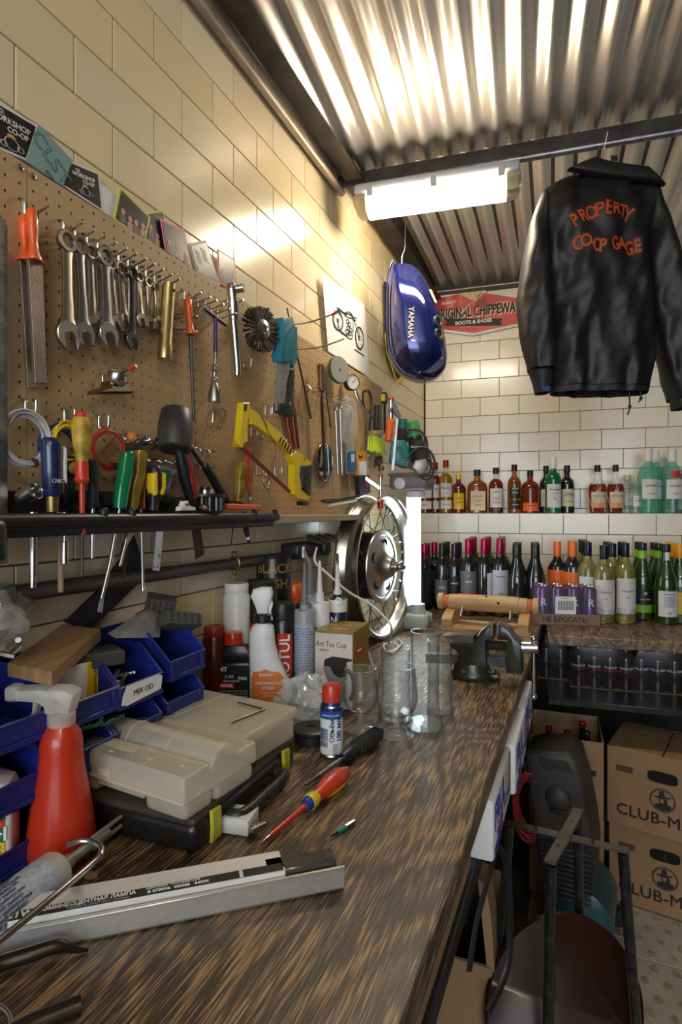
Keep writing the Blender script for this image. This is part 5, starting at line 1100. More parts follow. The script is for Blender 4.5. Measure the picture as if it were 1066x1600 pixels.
# extrude along x: profile lives in (y,z)
def ylathe(poly, L, bev): return G().prism([(y, z) for y, z in poly], -L / 2, L / 2, bev, m=M(((0, -1, 0, 0), (1, 0, 0, 0), (0, 0, 1, 0), (0, 0, 0, 1))), seg=3)
P('lid', ylathe(poly, .236, .004), m_trans, oa)
for xa, xb, ya, yb in ((-.116, -.052, .004, .060), (.042, .116, .004, .060), (-.116, -.040, .064, .148), (-.038, .038, .064, .148), (.040, .116, .064, .148)):
    P('compartment', G().box(((xa + xb) / 2, (ya + yb) / 2, .013), (xb - xa, yb - ya, .026), .010, seg=4), m_trans, oa)
P('front_recess', G().box((-.005, .018, .019), (.094, .028, .012), .003), m_trans, oa)
P('front_clip', G().box((-.028, -.0015, .036), (.022, .004, .012), .0015, seg=2).box((-.028, -.004, .036), (.014, .002, .005), .0008), m_trans, oa)
P('lid_seam', G().box((0, -.001, .028), (.240, .004, .004), .0015, seg=2), m_trans, oa)
P('label_window', G().box((-.030, .030, .0612), (.060, .016, .0012), .0005), m_trans, oa)
for x, y in ((-.09, .020), (-.03, .012), (.035, .020), (.09, .025)): P('lid_stud', G().ball((x, y, .0610), .004, 10, (1, .6, .3)), m_trans, oa)
for x in (-.060, .040): P('divider', G().box((x, .024, .0612), (.0025, .044, .0012), .0005), m_trans, oa)
for x in (-.05, .03): P('roll_divider', G().tube([(x, .080 - .0303 * cos(t), .042 + .0345 * sin(t)) for t in [pi * k / 10 for k in range(1, 10)]], .0012, 6), m_trans, oa)
ob = T('organiser_box', 'pale translucent flat organiser at the back, a hex key on it', 'organiser', (.215, .758, .9945), R(-5))
P('lid', G().box((0, .075, .046), (.232, .148, .018), .005, seg=3), m_trans, ob)
for i in range(3): P('compartment', G().box((-.076 + .076 * i, .075, .020), (.072, .140, .040), .009, seg=4), m_trans, ob)
P('hinge_bar', G().box((0, .001, .048), (.20, .010, .008), .003, seg=2), m_trans, ob)
for x in (-.04, .035): P('divider', G().box((x, .075, .0556), (.0025, .13, .0014), .0005), m_trans, ob)
r_ = random.Random(8)
fx = T('fittings', 'small brass and grey fittings inside the front organiser', 'hardware', (.30, .64, 1.0)); g = G()
for k in range(14): a = (r_.uniform(-.022, .022), r_.uniform(-.022, .022), r_.uniform(.0, .016)); g.tube([a, (a[0] + r_.uniform(-.012, .012), a[1] + r_.uniform(-.008, .008), a[2] + .003)], .0022, 6)
P('fittings', g, mk('brass_bits', (.55, .36, .12), .35, .8), fx, kind='stuff')
# hex key
o = T('hex_key', 'chromed hex key lying on the back organiser', 'hex key', (.30, .83, 1.052)); a, b, c = onz(361, 1129, 1.053), onz(413, 1109, 1.053), onz(372, 1098, 1.053)
P('shaft', G().tube([a - V((.30, .83, 1.052)), b - V((.30, .83, 1.052)), b * .96 + c * .04 - V((.30, .83, 1.052)), c - V((.30, .83, 1.052))], .0022, 6), m_steel, o, ang=20)
# green twisted wire
o = T('green_twisted_wire', 'dark green twisted wire lying behind the front organiser', 'wire', (.12, .66, 1.06)); pts = [onx(u, v, .165) for u, v in ((100, 1148), (118, 1142), (135, 1136), (152, 1132), (158, 1122), (160, 1132), (185, 1122), (193, 1118))]
pts = [p - V((.12, .66, 1.06)) for p in pts]
for s in (0, pi): 
    sp_ = smooth(pts, 6); P('strand', G().tube([p + V((0, .0018 * cos(i * .8 + s), .0018 * sin(i * .8 + s))) for i, p in enumerate(sp_)], .0020, 6), mk('dark_green_wire', (.01, .09, .05), .4), o, ang=60)
# red trigger sprayer
o = T('red_spray_bottle', 'red spray bottle with a clear trigger head standing by the blue bins', 'spray bottle', (.175, .548, CZ), R(205))
m_redb = mk('red_bottle', (.56, .035, .012), .28, 0, var=.10, coat=.25, vs=5)
P('body', G().lathe([(.040, 0), (.0425, .004), (.0425, .018), (.040, .040), (.0345, .075), (.029, .105), (.0262, .130), (.0262, .145), (.023, .158), (.015, .167), (.0135, .172)], 40), m_redb, o)
m_tc = milky('milky_clear', (.90, .87, .82), .42)
P('neck_collar', G().lathe([(.016, .166), (.0172, .168), (.0172, .182), (.015, .184), (.0, .184)], 28), m_tc, o)
P('trigger_head', G().prism([(-.014, .184), (-.017, .196), (-.020, .206), (-.008, .212), (.020, .213), (.046, .212), (.048, .204), (.046, .199), (.022, .197), (.015, .192), (.014, .184)], -.011, .011, .004, seg=2), m_tc, o)
P('nozzle_cap', G().box((.053, 0, .206), (.016, .017, .017), .003), m_tc, o); P('trigger', G().prism([(.024, .198), (.030, .198), (.031, .185), (.037, .172), (.046, .160), (.041, .158), (.032, .168), (.026, .184)], -.006, .006, .002), m_tc, o)
for c_ in kids(o):
    if c_.name.split('.')[0] in ('trigger_head', 'nozzle_cap', 'trigger'): c_.scale = (1.12, 1.5, 1.14); c_.location = (0, 0, -.184 * .14)
# white canister with yellow label at the left edge
o = T('white_canister', 'white canister with a yellow and green car care label at the left edge', 'bottle', (.120, .478, CZ), R(38))
P('body', G().box((0, 0, .052), (.078, .048, .104), .008, seg=3), m_white, o); P('shoulder', G().prism([(-.038, .103), (-.034, .112), (-.012, .122), (.012, .122), (.034, .112), (.038, .103)], -.023, .023, .005, seg=3), m_white, o)
P('neck', G().lathe([(.013, .12), (.013, .128), (.016, .129), (.016, .146), (0, .147)], 20), m_white, o)
P('label', G().box((0, -.0245, .050), (.066, .001, .090), .0003), m_yellow, o); P('green_band', G().box((0, -.0252, .056), (.066, .0006, .018)), mk('label_green', (.01, .14, .03), .4), o); P('red_band', G().box((0, -.0252, .069), (.066, .0006, .008)), m_red, o); P('picture', G().box((0, -.0252, .082), (.066, .0006, .018)), mk('label_picture', (.02, .03, .02), .4, col2=(.12, .28, .04), vs=60), o)
txt(o, 'ШИНЫ', .021, m_wink, (.006, -.0258, .056), bold=.0008, cond=.85); txt(o, 'ОЧИСТИТЕЛЬ', .0085, m_wink, (0, -.0258, .069), bold=.0003); txt(o, 'Сапфир', .010, m_wink, (.010, -.0258, .080))
txt(o, 'ЧЕРНЫЙ', .007, m_yellow, (.010, -.0258, .0895))
for k in range(7): txt(o, 'очищает резину и защищает', .0042, m_ink, (.0, -.0253, .041 - .0055 * k))
txt(o, 'САМОЕ ВАЖНОЕ', .0045, mk('label_green', (0, 0, 0)), (0, -.0256, .045))
# lying cartridge with nozzle at left
a, b, c, d = onz(-30, 1440, .972), onz(66, 1378, .972), onz(110, 1335, .962), onz(184, 1287, .958)
b = onz(90, 1360, .9715); a = b - (onz(184, 1287, .9715) - b).normalized() * .16
ax = (b - a).normalized(); o = T('lying_cartridge', 'grey sealant cartridge lying on the bench with its nozzle pointing at the dark case', 'cartridge', a)
m_ = frame((0, 0, 0), (0, 0, 1), ax); L_ = (b - a).length
P('tube_body', G().lathe([(.0225, -.06), (.0245, -.058), (.0245, L_ - .006), (.022, L_ - .001), (.008, L_), (.008, L_ + .012)], 30, m_), mk('grey_cartridge2', (.50, .50, .48), .4), o); P('label', G().lathe([(.0248, -.05), (.0248, L_ - .022)], 30, m_), m_glab, o)
for k in range(15):
    t = P('print_line', textmesh('герметик силиконовый универсальный'[: 26 + (k * 5) % 9], .0058, mk('blue_grey_ink', (0, 0, 0))), None, o)
    an = R(-78 + 11 * k); rr_ = .0252; loc = m_ @ V((rr_ * cos(an), rr_ * sin(an), L_ * .32)); n_ = (m_.to_3x3() @ V((cos(an), sin(an), 0))); xx = ax; yy = n_.cross(xx); t.location = loc; t.rotation_euler = M((xx, yy, n_)).transposed().to_euler()
P('nozzle', G().tube([tuple(ax * (L_ + q)) for q in (.002, .018, .019, .055, .056, .085)], [.0095, .0088, .0068, .0056, .0072, .0058], 16), mk('grey_nozzle2', (.25, .25, .24), .4), o)
for an in (0, pi): P('nozzle_slit', G().tube([tuple(m_ @ V((.0062 * cos(an), .0062 * sin(an), L_ + q))) for q in (.058, .112)], [.0034, .0026], 8), mk('grey_nozzle2', (0, 0, 0)), o)
# long hook rod resting across
o = T('hooked_rod', 'zinc rod with a hooked end lying over the cartridge and the lamp carton', 'hook', (.22, .44, 1.0)); O_ = V((.22, .44, 1.0))
pts = [onz(-40, 1500, 1.000), onz(0, 1469, 1.0), onz(80, 1404, 1.004), onz(148, 1346, 1.006), onz(157, 1336, 1.008), onz(158, 1324, 1.010), onz(146, 1316, 1.012), onz(128, 1314, 1.013), onz(104, 1321, 1.013)]
P('rod', G().tube([p - O_ for p in pts], .0034, 14, sm=5), m_steel, o, ang=60)
# lamp carton / reflector lying diagonally
q0, q1, q2, q3 = onz(-40, 1506, CZ), onz(539, 1388, CZ), onz(460, 1352, .9775), onz(-40, 1440, .9775)
o = T('reflector_bar', 'long aluminium reflector bar with a printed fluorescent lamp carton lying across the bench', 'lamp carton', (.40, .50, CZ), 0); O_ = V((.40, .50, CZ))
d_ = (q1 - q0).normalized(); n_ = V((-d_.y, d_.x, 0)); L_ = (q1 - q0).length; mt = frame(q0 - O_, d_, (0, 0, 1))
m_alu = mk('brushed_aluminium', (.66, .64, .61), .34, .7, col2=(.60, .58, .55), vs=8, stretch=(1, 20, 20))
P('side_wall', G().box((L_ / 2, .0010, .012), (L_, .002, .024), .0006, m=mt).box((L_ / 2, -.001, .0255), (L_, .005, .003), .001, m=mt), m_alu, o)
P('base_channel', G().box((L_ / 2, .020, .0015), (L_, .040, .002), .0005, m=mt), m_alu, o)
P('white_carton', G().box((L_ / 2 - .035, .024, .0175), (L_ - .07, .040, .030), .001, m=mt), mk('white_card', (.80, .77, .72), .5), o)
P('black_print_band', G().box((L_ / 2 - .035, .0110, .0328), (L_ - .075, .013, .0006), m=mt), m_ink, o)
P('clear_end', G().box((L_ - .05, .020, .0215), (.085, .026, .022), .003, m=mt), mk('smoky_clear_end', (.10, .09, .08), .2, trans=.3, coat=.4), o)
def on_bar(s_, sz, x_, y_, mat=m_wink, bold=0, cond=1):
    t = txt(o, s_, sz, mat, (0, 0, 0), bold=bold, cond=cond, align='LEFT'); t.matrix_local = mt @ M.Translation((x_, y_, .0334)); return t
s0 = (onz(45, 1455, .978) - q0).dot(d_)
on_bar('ЛЮМИНЕСЦЕНТНАЯ ЛАМПА', .0080, s0, .0125, bold=.00025, cond=.86); on_bar('Цветовая температура', .0052, s0 + .108, .0152, cond=1.0); on_bar('2700K    4000K    6400K', .0056, s0 + .115, .0090, bold=.0002, cond=1.05)
on_bar('проверьте целостность упаковки', .0038, s0 + .030, .0068, mk('grey_ink', (.4, .4, .38), .6)); on_bar('T5  21W', .012, s0 - .045, .0110, bold=.0004)
for k in range(3): P('tick_square', G().box((0, 0, 0), (.0032, .0036, .0004), m=mt @ M.Translation((s0 + .1115 + .0205 * k, .0090, .0333))), m_wink, o)
P('joint_tape', G().box((L_ - .12, .0105, .0331), (.004, .012, .0006), m=mt), m_paper, o)
# dark pry bars at the left foreground
m_forg = mk('forged_dark_steel', (.05, .038, .028), .35, .75, col2=(.025, .02, .016), vs=20, bump=.3)
def fg(nm, lb, cat, pts, r, mat, ref, sm=5, flat=1, part='bar'):
    o = T(nm, lb, cat, ref); P(part, G().tube([p - V(ref) for p in pts], r, 16, sm=sm, flat=flat), mat, o, ang=60); return o
fg('pry_bar', 'dark forged pry bar with a flattened tip lying in front of the lamp carton', 'pry bar', [onz(-60, 1535, .954), onz(0, 1506, .954), onz(50, 1490, .956), onz(90, 1478, .957), onz(120, 1484, .950), onz(138, 1484, .947)], [.0075, .0075, .0072, .0066, .003, .0012], m_forg, (.27, .40, CZ))
fg('pliers_handle', 'dark handle tip poking in at the lower left corner of the bench', 'tool', [onz(-20, 1640, .955), onz(40, 1606, .955), onz(95, 1582, .956), onz(126, 1570, .956)], [.0085, .0085, .0080, .0085], m_forg, (.34, .37, CZ))
fg('chrome_ring', 'curved chrome tip at the lower left edge of the bench', 'ring', [onz(-22, 1570, .952), onz(0, 1574, .952), onz(14, 1588, .952), onz(18, 1612, .952)], .0028, m_steel, (.33, .36, CZ))
# white adapter box with a clamp
o = T('white_adapter', 'white plastic connector block with a screw terminal beside the dark case', 'connector', tuple(onz(366, 1300, CZ)), math.atan2(onz(391, 1318, CZ).y - onz(330, 1309, CZ).y, onz(391, 1318, CZ).x - onz(330, 1309, CZ).x))
P('body', G().box((-.002, .012, .010), (.052, .040, .019), .0018, seg=2), m_white, o); P('lid', G().box((-.002, .012, .0205), (.0525, .0405, .003), .0012), m_white, o)
for x, y in ((-.012, .018), (.014, .020)): P('screw_hole', G().lathe([(.0024, 0), (.0016, .0002), (0, .0002)], 12, M.Translation((x, y, .0220))), mk('tan_hole', (.30, .24, .16), .6), o)
P('terminal', G().box((.030, .004, .009), (.012, .012, .012), .002).cyl((.028, -.008, .010), (.042, .010, .012), .0035, n=6), m_steel, o)
# red yellow screwdriver
def screwdriver_lying(nm, lb, tip, end, parts, ref, zt=.950, ze=.960, cat='screwdriver'):
    a, b = onz(*tip, zt), onz(*end, ze); o = T(nm, lb, cat, a); D = b - a
    for pn, t0, t1, rr, mt_, n in parts:
        k = len(rr); P(pn, G().tube([D * (t0 + (t1 - t0) * i / (k - 1)) for i in range(k)], rr, n), mt_, o, ang=50)
    return o, D
m_ry = mk('red_grip', (.60, .05, .02), .38, coat=.1)
o, D = screwdriver_lying('red_yellow_screwdriver', 'insulated screwdriver with a red and yellow handle lying before the small aerosol', (407, 1319), (543, 1203), [('blade', 0, .10, [.0012, .0026, .0026, .0028], m_steel, 12), ('sleeve', .09, .48, [.0038, .0040, .0042, .0046], m_ry, 14), ('blue_ring', .46, .53, [.008, .0105, .0105], mk('blue_ring', (.02, .06, .35), .4), 20), ('yellow_collar', .50, .58, [.0118, .0125, .0100], m_yellow, 20), ('handle', .56, 1.0, [.0095, .0105, .0135, .0155, .0162, .0150, .0110, .0060], m_ry, 24)], 0, .951, .963)
m_ = frame((0, 0, 0), D.cross(V((0, 0, 1))), D)
for an in (30, 100, 170):
    gg = G(); L_ = D.length; base = [(.66, .0118), (.72, .0142), (.80, .0163), (.88, .0160), (.95, .0128), (.985, .0085)]
    n = 8
    for j, (t, rr) in enumerate(base):
        hw = R(24) * math.sin(pi * min(1, (j + .6) / 6.2)) + R(4)
        for i in range(n + 1): aa = R(an) + hw * (i / n * 2 - 1); gg.v.append(m_ @ V(((rr + .0006) * cos(aa), (rr + .0006) * sin(aa), L_ * t)))
    for j in range(len(base) - 1):
        for i in range(n): q = j * (n + 1) + i; gg.f.append((q, q + 1, q + n + 2, q + n + 1))
    P('grip_inlay', gg, m_yellow, o, 'yellow grip inlay')
# black ratchet screwdriver
o, D = screwdriver_lying('ratchet_screwdriver', 'black ribbed ratchet screwdriver lying against the foot of a stemmed glass', (477, 1227), (596, 1142), [('bit', 0, .16, [.0016, .0024, .0030, .0042], m_dsteel, 10), ('shaft', .15, .46, [.0042, .0040, .0040], m_steel, 16), ('chuck', .44, .60, [.009, .0118, .0118, .0095], m_black, 20), ('handle', .58, 1.0, [.0095, .0125, .0140, .0142, .0135, .0115, .0060], m_blackm, 22)], 0, .952, .962)
for k in range(8):
    c = D * (.64 + .04 * k); m_ = frame(c, D.cross(V((0, 0, 1))), D); P('grip_ring', G().lathe([(.0128, -.0018), (.0152, -.001), (.0152, .001), (.0128, .0018)], 20, m_), m_blackm, o)
# teal bit
o, D = screwdriver_lying('screwdriver_bit', 'teal banded screwdriver bit lying alone on the bench', (516, 1307), (554, 1283), [('tip', 0, .3, [.001, .0022, .0026], m_dsteel, 8), ('band', .28, .62, [.0030, .0030], mk('teal_band', (.02, .32, .30), .4), 12), ('shank', .60, 1, [.0026, .0030, .0030], m_steel, 6)], 0, .9495, .9495)
# paper chip
o = T('wood_chip', 'small tan chip lying between the cartridge nozzle and the rod', 'chip', tuple(onz(143, 1368, CZ))); P('chip', G().prism([(-.010, -.005), (.004, -.007), (.010, .002), (.002, .008), (-.006, .006)], -.0006, .0006, m=M.Rotation(R(90), 4, 'X')), m_card, o)

# ================================================================== wheel leaning at the wall
wc = V((.135, 1.925, 1.1985)); wo = T('motorcycle_wheel', 'spoked aluminium motorcycle wheel with a drum hub standing on the bench', 'wheel', wc)
wo.rotation_euler = (0, 0, R(-6)); RW = .252; wm = M.Rotation(R(90), 4, 'Y')   # lathe z -> +X
m_rim = mk('polished_alloy', (.60, .57, .53), .24, 1, col2=(.48, .44, .38), vs=10)
m_rimin = mk('dull_rim_tape', (.12, .11, .10), .5, .6, col2=(.22, .17, .12), vs=20)
hw = .043
sec = [(RW, hw), (RW - .004, hw + .001), (RW - .010, hw - .003), (RW - .014, hw - .010), (RW - .018, hw - .020), (RW - .026, hw - .030), (RW - .029, 0)]
sec = sec + [(r, -z) for r, z in sec[-2::-1]]
outer = [(r + .0025 if 0 < i < len(sec) - 1 else r, z) for i, (r, z) in enumerate(sec)]
inn = [(r - .003, z) for r, z in sec]
P('rim', G().lathe(sec + inn[::-1] + [sec[0]], 72, wm), m_rim, wo)
P('rim_band', G().lathe([(RW - .0262, hw - .032), (RW - .0272, 0), (RW - .0262, -hw + .032)], 72, wm, nocap=True), m_rimin, wo)
P('hub_plate', G().lathe([(.128, .012), (.130, .016), (.128, .020), (.112, .022), (.108, .019), (.090, .021), (.055, .030), (.040, .046), (.033, .060), (.028, .062), (.0, .062)], 60, wm), mk('cast_alloy', (.42, .40, .37), .34, 1, col2=(.32, .30, .28), vs=12), wo)
for k in range(5):
    a = 2 * pi * k / 5 + .5; P('hub_hole', G().lathe([(.0, .0), (.019, .0), (.020, .002), (.0165, .0035), (.0165, .001)], 20, wm @ M.Translation((.078 * cos(a), .078 * sin(a), .0215)) @ M.Rotation(0, 4, 'X'), sx=1, sy=1), m_blackm, wo)
P('brake_drum', G().lathe([(.0, -.062), (.100, -.060), (.118, -.050)] + [(.118 - (.004 if i % 2 else 0), -.050 + .0035 * i) for i in range(17)] + [(.110, .012), (.126, .014)], 60, wm), mk('dark_drum', (.035, .033, .035), .4, .5), wo)
P('axle', G().tube([(.058, 0, 0), (.072, 0, 0), (.0721, 0, 0), (.086, 0, 0), (.0861, 0, 0), (.104, 0, 0)], [.019, .019, .013, .013, .007, .007], 20), m_steel, wo); P('axle_end', G().cyl((-.062, 0, 0), (-.09, 0, 0), .010), m_steel, wo)
for k in range(36):
    a = 2 * pi * k / 36; side = 1 if k % 2 else -1; off = (R(22) if (k // 2) % 2 else -R(22)); hr = .122 if side > 0 else .112; hx = .016 if side > 0 else -.048
    p0_ = V((hx, hr * cos(a + off), hr * sin(a + off))); p1_ = V((0, (RW - .031) * cos(a), (RW - .031) * sin(a)))
    s_ = P('spoke', G().cyl(p0_, p1_, .0015, n=6), m_dsteel if k % 3 else m_steel2, wo); P('nipple', G().cyl(p1_ + (p0_ - p1_) * .08, p1_, .0032, n=7), m_steel, s_)
# ================================================================== upright luminaire
uo = T('upright_lamp', 'lit tubular lamp with grey end boxes standing in the corner behind the wheel', 'lamp', (.225, 2.12, CZ))
P('foot_box', G().box((0, 0, .032), (.092, .105, .060), .016, seg=3).lathe([(.034, .058), (.034, .072), (.030, .078), (.030, .095), (0, .095)], 24), mk('pale_grey_lamp', (.48, .52, .50), .4), uo)
for y in (-.03, .03): P('clip', G().box((.048, y, .040), (.006, .014, .034), .002), m_hous, uo)
P('tube', G().lathe([(0, .09), (.0205, .092), (.0205, .50), (0, .502)], 24, M.Translation((-.020, 0, 0))), m_glowc, uo)
P('rear_tube', G().lathe([(0, .09), (.016, .092), (.016, .50), (0, .502)], 20, M.Translation((-.014, .046, 0))), m_glowc, uo)
P('collar', G().lathe([(.033, .498), (.036, .502), (.036, .518), (.033, .522), (0, .522)], 24, M.Translation((-.004, 0, 0))), m_white, uo)
P('head_box', G().box((-.020, 0, .556), (.150, .12, .062), .018, seg=3).box((-.020, 0, .584), (.156, .124, .012), .005), mk('taupe_lamp', (.22, .20, .19), .45), uo); P('round_plate', G().lathe([(0, 0), (.021, 0), (.021, .004), (.019, .005), (0, .005)], 24, M.Translation((-.05, -.0595, .55)) @ M.Rotation(R(90), 4, 'X')), m_white, uo)

# ================================================================== vise (outline on the plane Y = VY)
VY = 1.565; vo = T('bench_vise', 'olive black bench vise clamped at the right edge of the workbench', 'vise', tuple(onz(741, 1047, CZ))); vo.location = (.545, VY, CZ); VO = V((.545, VY, CZ))
def ryp(o0, y, *pts):
    r = []
    for u, v in pts: p = ony(u, v, y); r.append((p.x - o0.x, p.z - o0.z))
    return r
def vz(*pts): return ryp(VO, VY, *[(660 + a / 5.33, 900 + b / 5.33) for a, b in pts])
m_vise = mk('olive_enamel', (.030, .030, .020), .32, 0, var=.25, vs=10, bump=.25, bs=120, coat=.3); m_jaw = mk('ground_jaw', (.14, .12, .10), .4, .8)
P('body', G().prism(vz((240, 540), (440, 540), (470, 490), (510, 430), (560, 395), (606, 390), (606, 512), (545, 520), (548, 660), (555, 745), (310, 745), (320, 640), (300, 600), (250, 575)), -.034, .034, .005, seg=2), m_vise, vo)
P('anvil', G().prism(vz((190, 485), (300, 472), (445, 478), (445, 545), (250, 548)), -.026, .026, .002), m_jaw, vo)
P('moving_jaw', G().prism(vz((635, 392), (690, 402), (740, 440), (775, 500), (830, 545), (838, 795), (705, 785), (705, 620), (700, 550), (720, 515), (640, 512)), -.034, .034, .005, seg=2), m_vise, vo)
for pts in ([(578, 388), (608, 388), (608, 475), (578, 480)], [(630, 390), (656, 390), (656, 478), (630, 478)]): P('jaw_plate', G().prism(vz(*pts), -.037, .037, .0012), m_jaw, vo)
(a, b), (c, d) = vz((548, 580), (700, 580)); P('screw', G().tube([(a, 0, b), (c, 0, d)], .0105, 16), m_blackm, vo)
for k in range(9): t = k / 9; P('thread', G().lathe([(.0095, -.0012), (.0122, 0), (.0095, .0012)], 14, frame((a + (c - a) * t, 0, b + (d - b) * t), (0, 1, 0), (1, 0, 0))), m_blackm, vo)
P('slide_bar', G().prism(vz((40, 640), (710, 655), (710, 742), (40, 712)), -.016, .016, .002), m_dsteel, vo)
(a, b), (c, d), (e, f), (g_, h_) = vz((832, 595), (965, 598), (930, 520), (930, 1000))
P('spindle', G().tube([(a, 0, b), (c, 0, d)], .0170, 20), m_steel, vo); P('handle_bar', G().cyl((e, -.006, f), (g_, -.006, h_), .0048, n=14), m_steel, vo)
for z in (f, h_): P('handle_ball', G().ball((e if z == f else g_, -.006, z), .0088, 16), m_steel, vo)
zb = 0; (bx0, bz0), (bx1, _) = vz((268, 800), (600, 760))
P('swivel_base', G().lathe([(.0, 0), (.052, 0), (.054, .004), (.054, .012), (.048, .020), (.046, .030), (.044, .040), (0, .040)], 36, M.Translation(((bx0 + bx1) / 2 - .006, .0, 0)), sx=1.05, sy=.95), m_vise, vo)
P('lug', G().box(((bx0 + bx1) / 2 + .052, 0, .008), (.030, .040, .016), .005, seg=2), m_vise, vo); P('lug_bolt', G().cyl(((bx0 + bx1) / 2 + .052, 0, .016), ((bx0 + bx1) / 2 + .052, 0, .026), .007, n=6), m_steel2, vo)
P('swivel_nut', G().cyl(((bx0 + bx1) / 2 - .02, -.050, .024), ((bx0 + bx1) / 2 - .02, -.042, .024), .006, n=8), m_jaw, vo)
# wooden roller jig
JY = 1.93; jo = T('roller_jig', 'pale wooden jig with a turned roller and orange cords behind the vise', 'jig', (.50, JY, CZ)); JO = V((.50, JY, CZ))
def jz(*pts): return ryp(JO, JY, *[(660 + a / 5.33, 900 + b / 5.33) for a, b in pts])
(xl, zt_), (xr, zb_) = jz((158, 395), (898, 430)); W_ = xr - xl; cx = (xl + xr) / 2
(_, z1_), (_, z2_), (_, z3_) = jz((0, 370), (0, 420), (0, 500)); h0 = z3_ if z3_ > 0 else 0
P('base_board', G().box((cx, .075, .030), (W_, .15, .020), .002), m_wood, jo); P('upper_board', G().box((cx, .075, .0475), (W_, .15, .014), .002), m_wood, jo)
for x in (xl + .018, xr - .018): P('foot', G().box((x, .075, .010), (.034, .15, .020), .002), m_wood, jo)
for x in (xl + .018, xr - .022): P('end_block', G().prism([(.0, .054), (.15, .054), (.15, .105), (.06, .105), (.012, .085), (0, .080)], -.017, .017, .0015, m=M.Translation((x, 0, 0)) @ M(((0, 1, 0, 0), (1, 0, 0, 0), (0, 0, 1, 0), (0, 0, 0, 1)))), m_wood, jo)
(ra, rz_), (rb, _) = jz((250, 160), (780, 165)); rzc = .128
P('roller', G().tube([(ra - .028, .085, rzc), (ra, .085, rzc), (ra + .001, .085, rzc), (rb, .085, rzc), (rb + .001, .085, rzc), (rb + .028, .085, rzc)], [.0255, .0255, .0285, .0285, .0255, .0255], 32), m_wood, jo)
for (u, s) in ((112, -1), (930, 1)):
    (x, _), = jz((u, 160)); P('end_knob', G().cyl((x - .009, .085, rzc), (x + .009, .085, rzc), .028, n=28), m_wood, jo); P('journal', G().cyl((x - s * .008, .085, rzc), (x - s * .035, .085, rzc), .018, n=20), m_wood, jo)
    for k in range(4): P('cord_turn', G().tube([(x - s * (.013 + .004 * k) + .002 * cos(t), .085 + .0212 * cos(t), rzc + .0212 * sin(t)) for t in [2 * pi * q / 20 for q in range(20)]], .0024, 6, closed=True), mk('orange_cord', (.80, .22, .10), .6), jo)
for u in (310, 722):
    (x, _), = jz((u, 200)); P('steel_pin', G().cyl((x, .058, rzc - .012), (x + .002, .012, .088), .0048, n=12), m_steel2, jo)
for u, v in ((505, 104), (614, 155)):
    (x, z), = jz((u, v)); a = R(200) if v > 130 else R(120); P('peg_hole', G().cyl((x, .085 + .0287 * cos(R(115 if v < 130 else 165)), rzc + .0287 * sin(R(115 if v < 130 else 165))), (x, .085 + .020 * cos(R(115 if v < 130 else 165)), rzc + .02 * sin(R(115 if v < 130 else 165))), .0048, n=12), m_blackm, jo)
# ================================================================== cards, photos and drawing on the left wall
def card(nm, lb, cat, pts, mats, x=.014, inset=.12, grp=None, ix=(0, 0, 0, 0)):
    p = onx(*pts[0], x); o = WT(nm, lb, cat, *pts[0], x, grp); q = [V((a, 0, b)) for a, b in rp(p, x, *pts)]; c = sum(q, V()) / 4
    P('card', G().prism([(a.x, a.z) for a in q], -.0005, .0005), mats[0], o)
    if len(mats) > 1:
        w_ = [a.lerp(c, inset) for a in q]; P('picture', G().prism([(a.x, a.z) for a in w_], -.0012, -.0004), mats[1], o)
    return o, q, c
m_dpic = mk('dark_print', (.03, .018, .025), .3, col2=(.012, .01, .014), vs=60)
def people(o, q, c, n, seed):
    r_ = random.Random(seed); e1 = (q[2] - q[3]); e2 = (q[1] - q[2]) * .5 + (q[0] - q[3]) * .5
    for k in range(n):
        b = q[3] + e1 * (.22 + .6 * k / max(1, n - 1) + r_.uniform(-.03, .03)) + e2 * (.34 + r_.uniform(-.04, .10)); s = e1.length * .055
        P('printed_figure', G().prism([(b.x + s * 1.2 * cos(t) * 1.0, b.z + s * 1.3 * sin(t)) for t in [2 * pi * j / 10 for j in range(10)]], -.0018, -.0010), mk('print_skin', (.55, .25, .17), .5), o)
        P('printed_clothes', G().prism([(b.x - s * 1.6, b.z - s * 4.5), (b.x - s * 1.5, b.z - s * 1.6), (b.x, b.z - s * 1.1), (b.x + s * 1.5, b.z - s * 1.6), (b.x + s * 1.6, b.z - s * 4.5)], -.0016, -.0009), mk('print_cloth%d' % (k % 2), ((.10, .06, .07), (.42, .24, .20))[k % 2], .5), o)
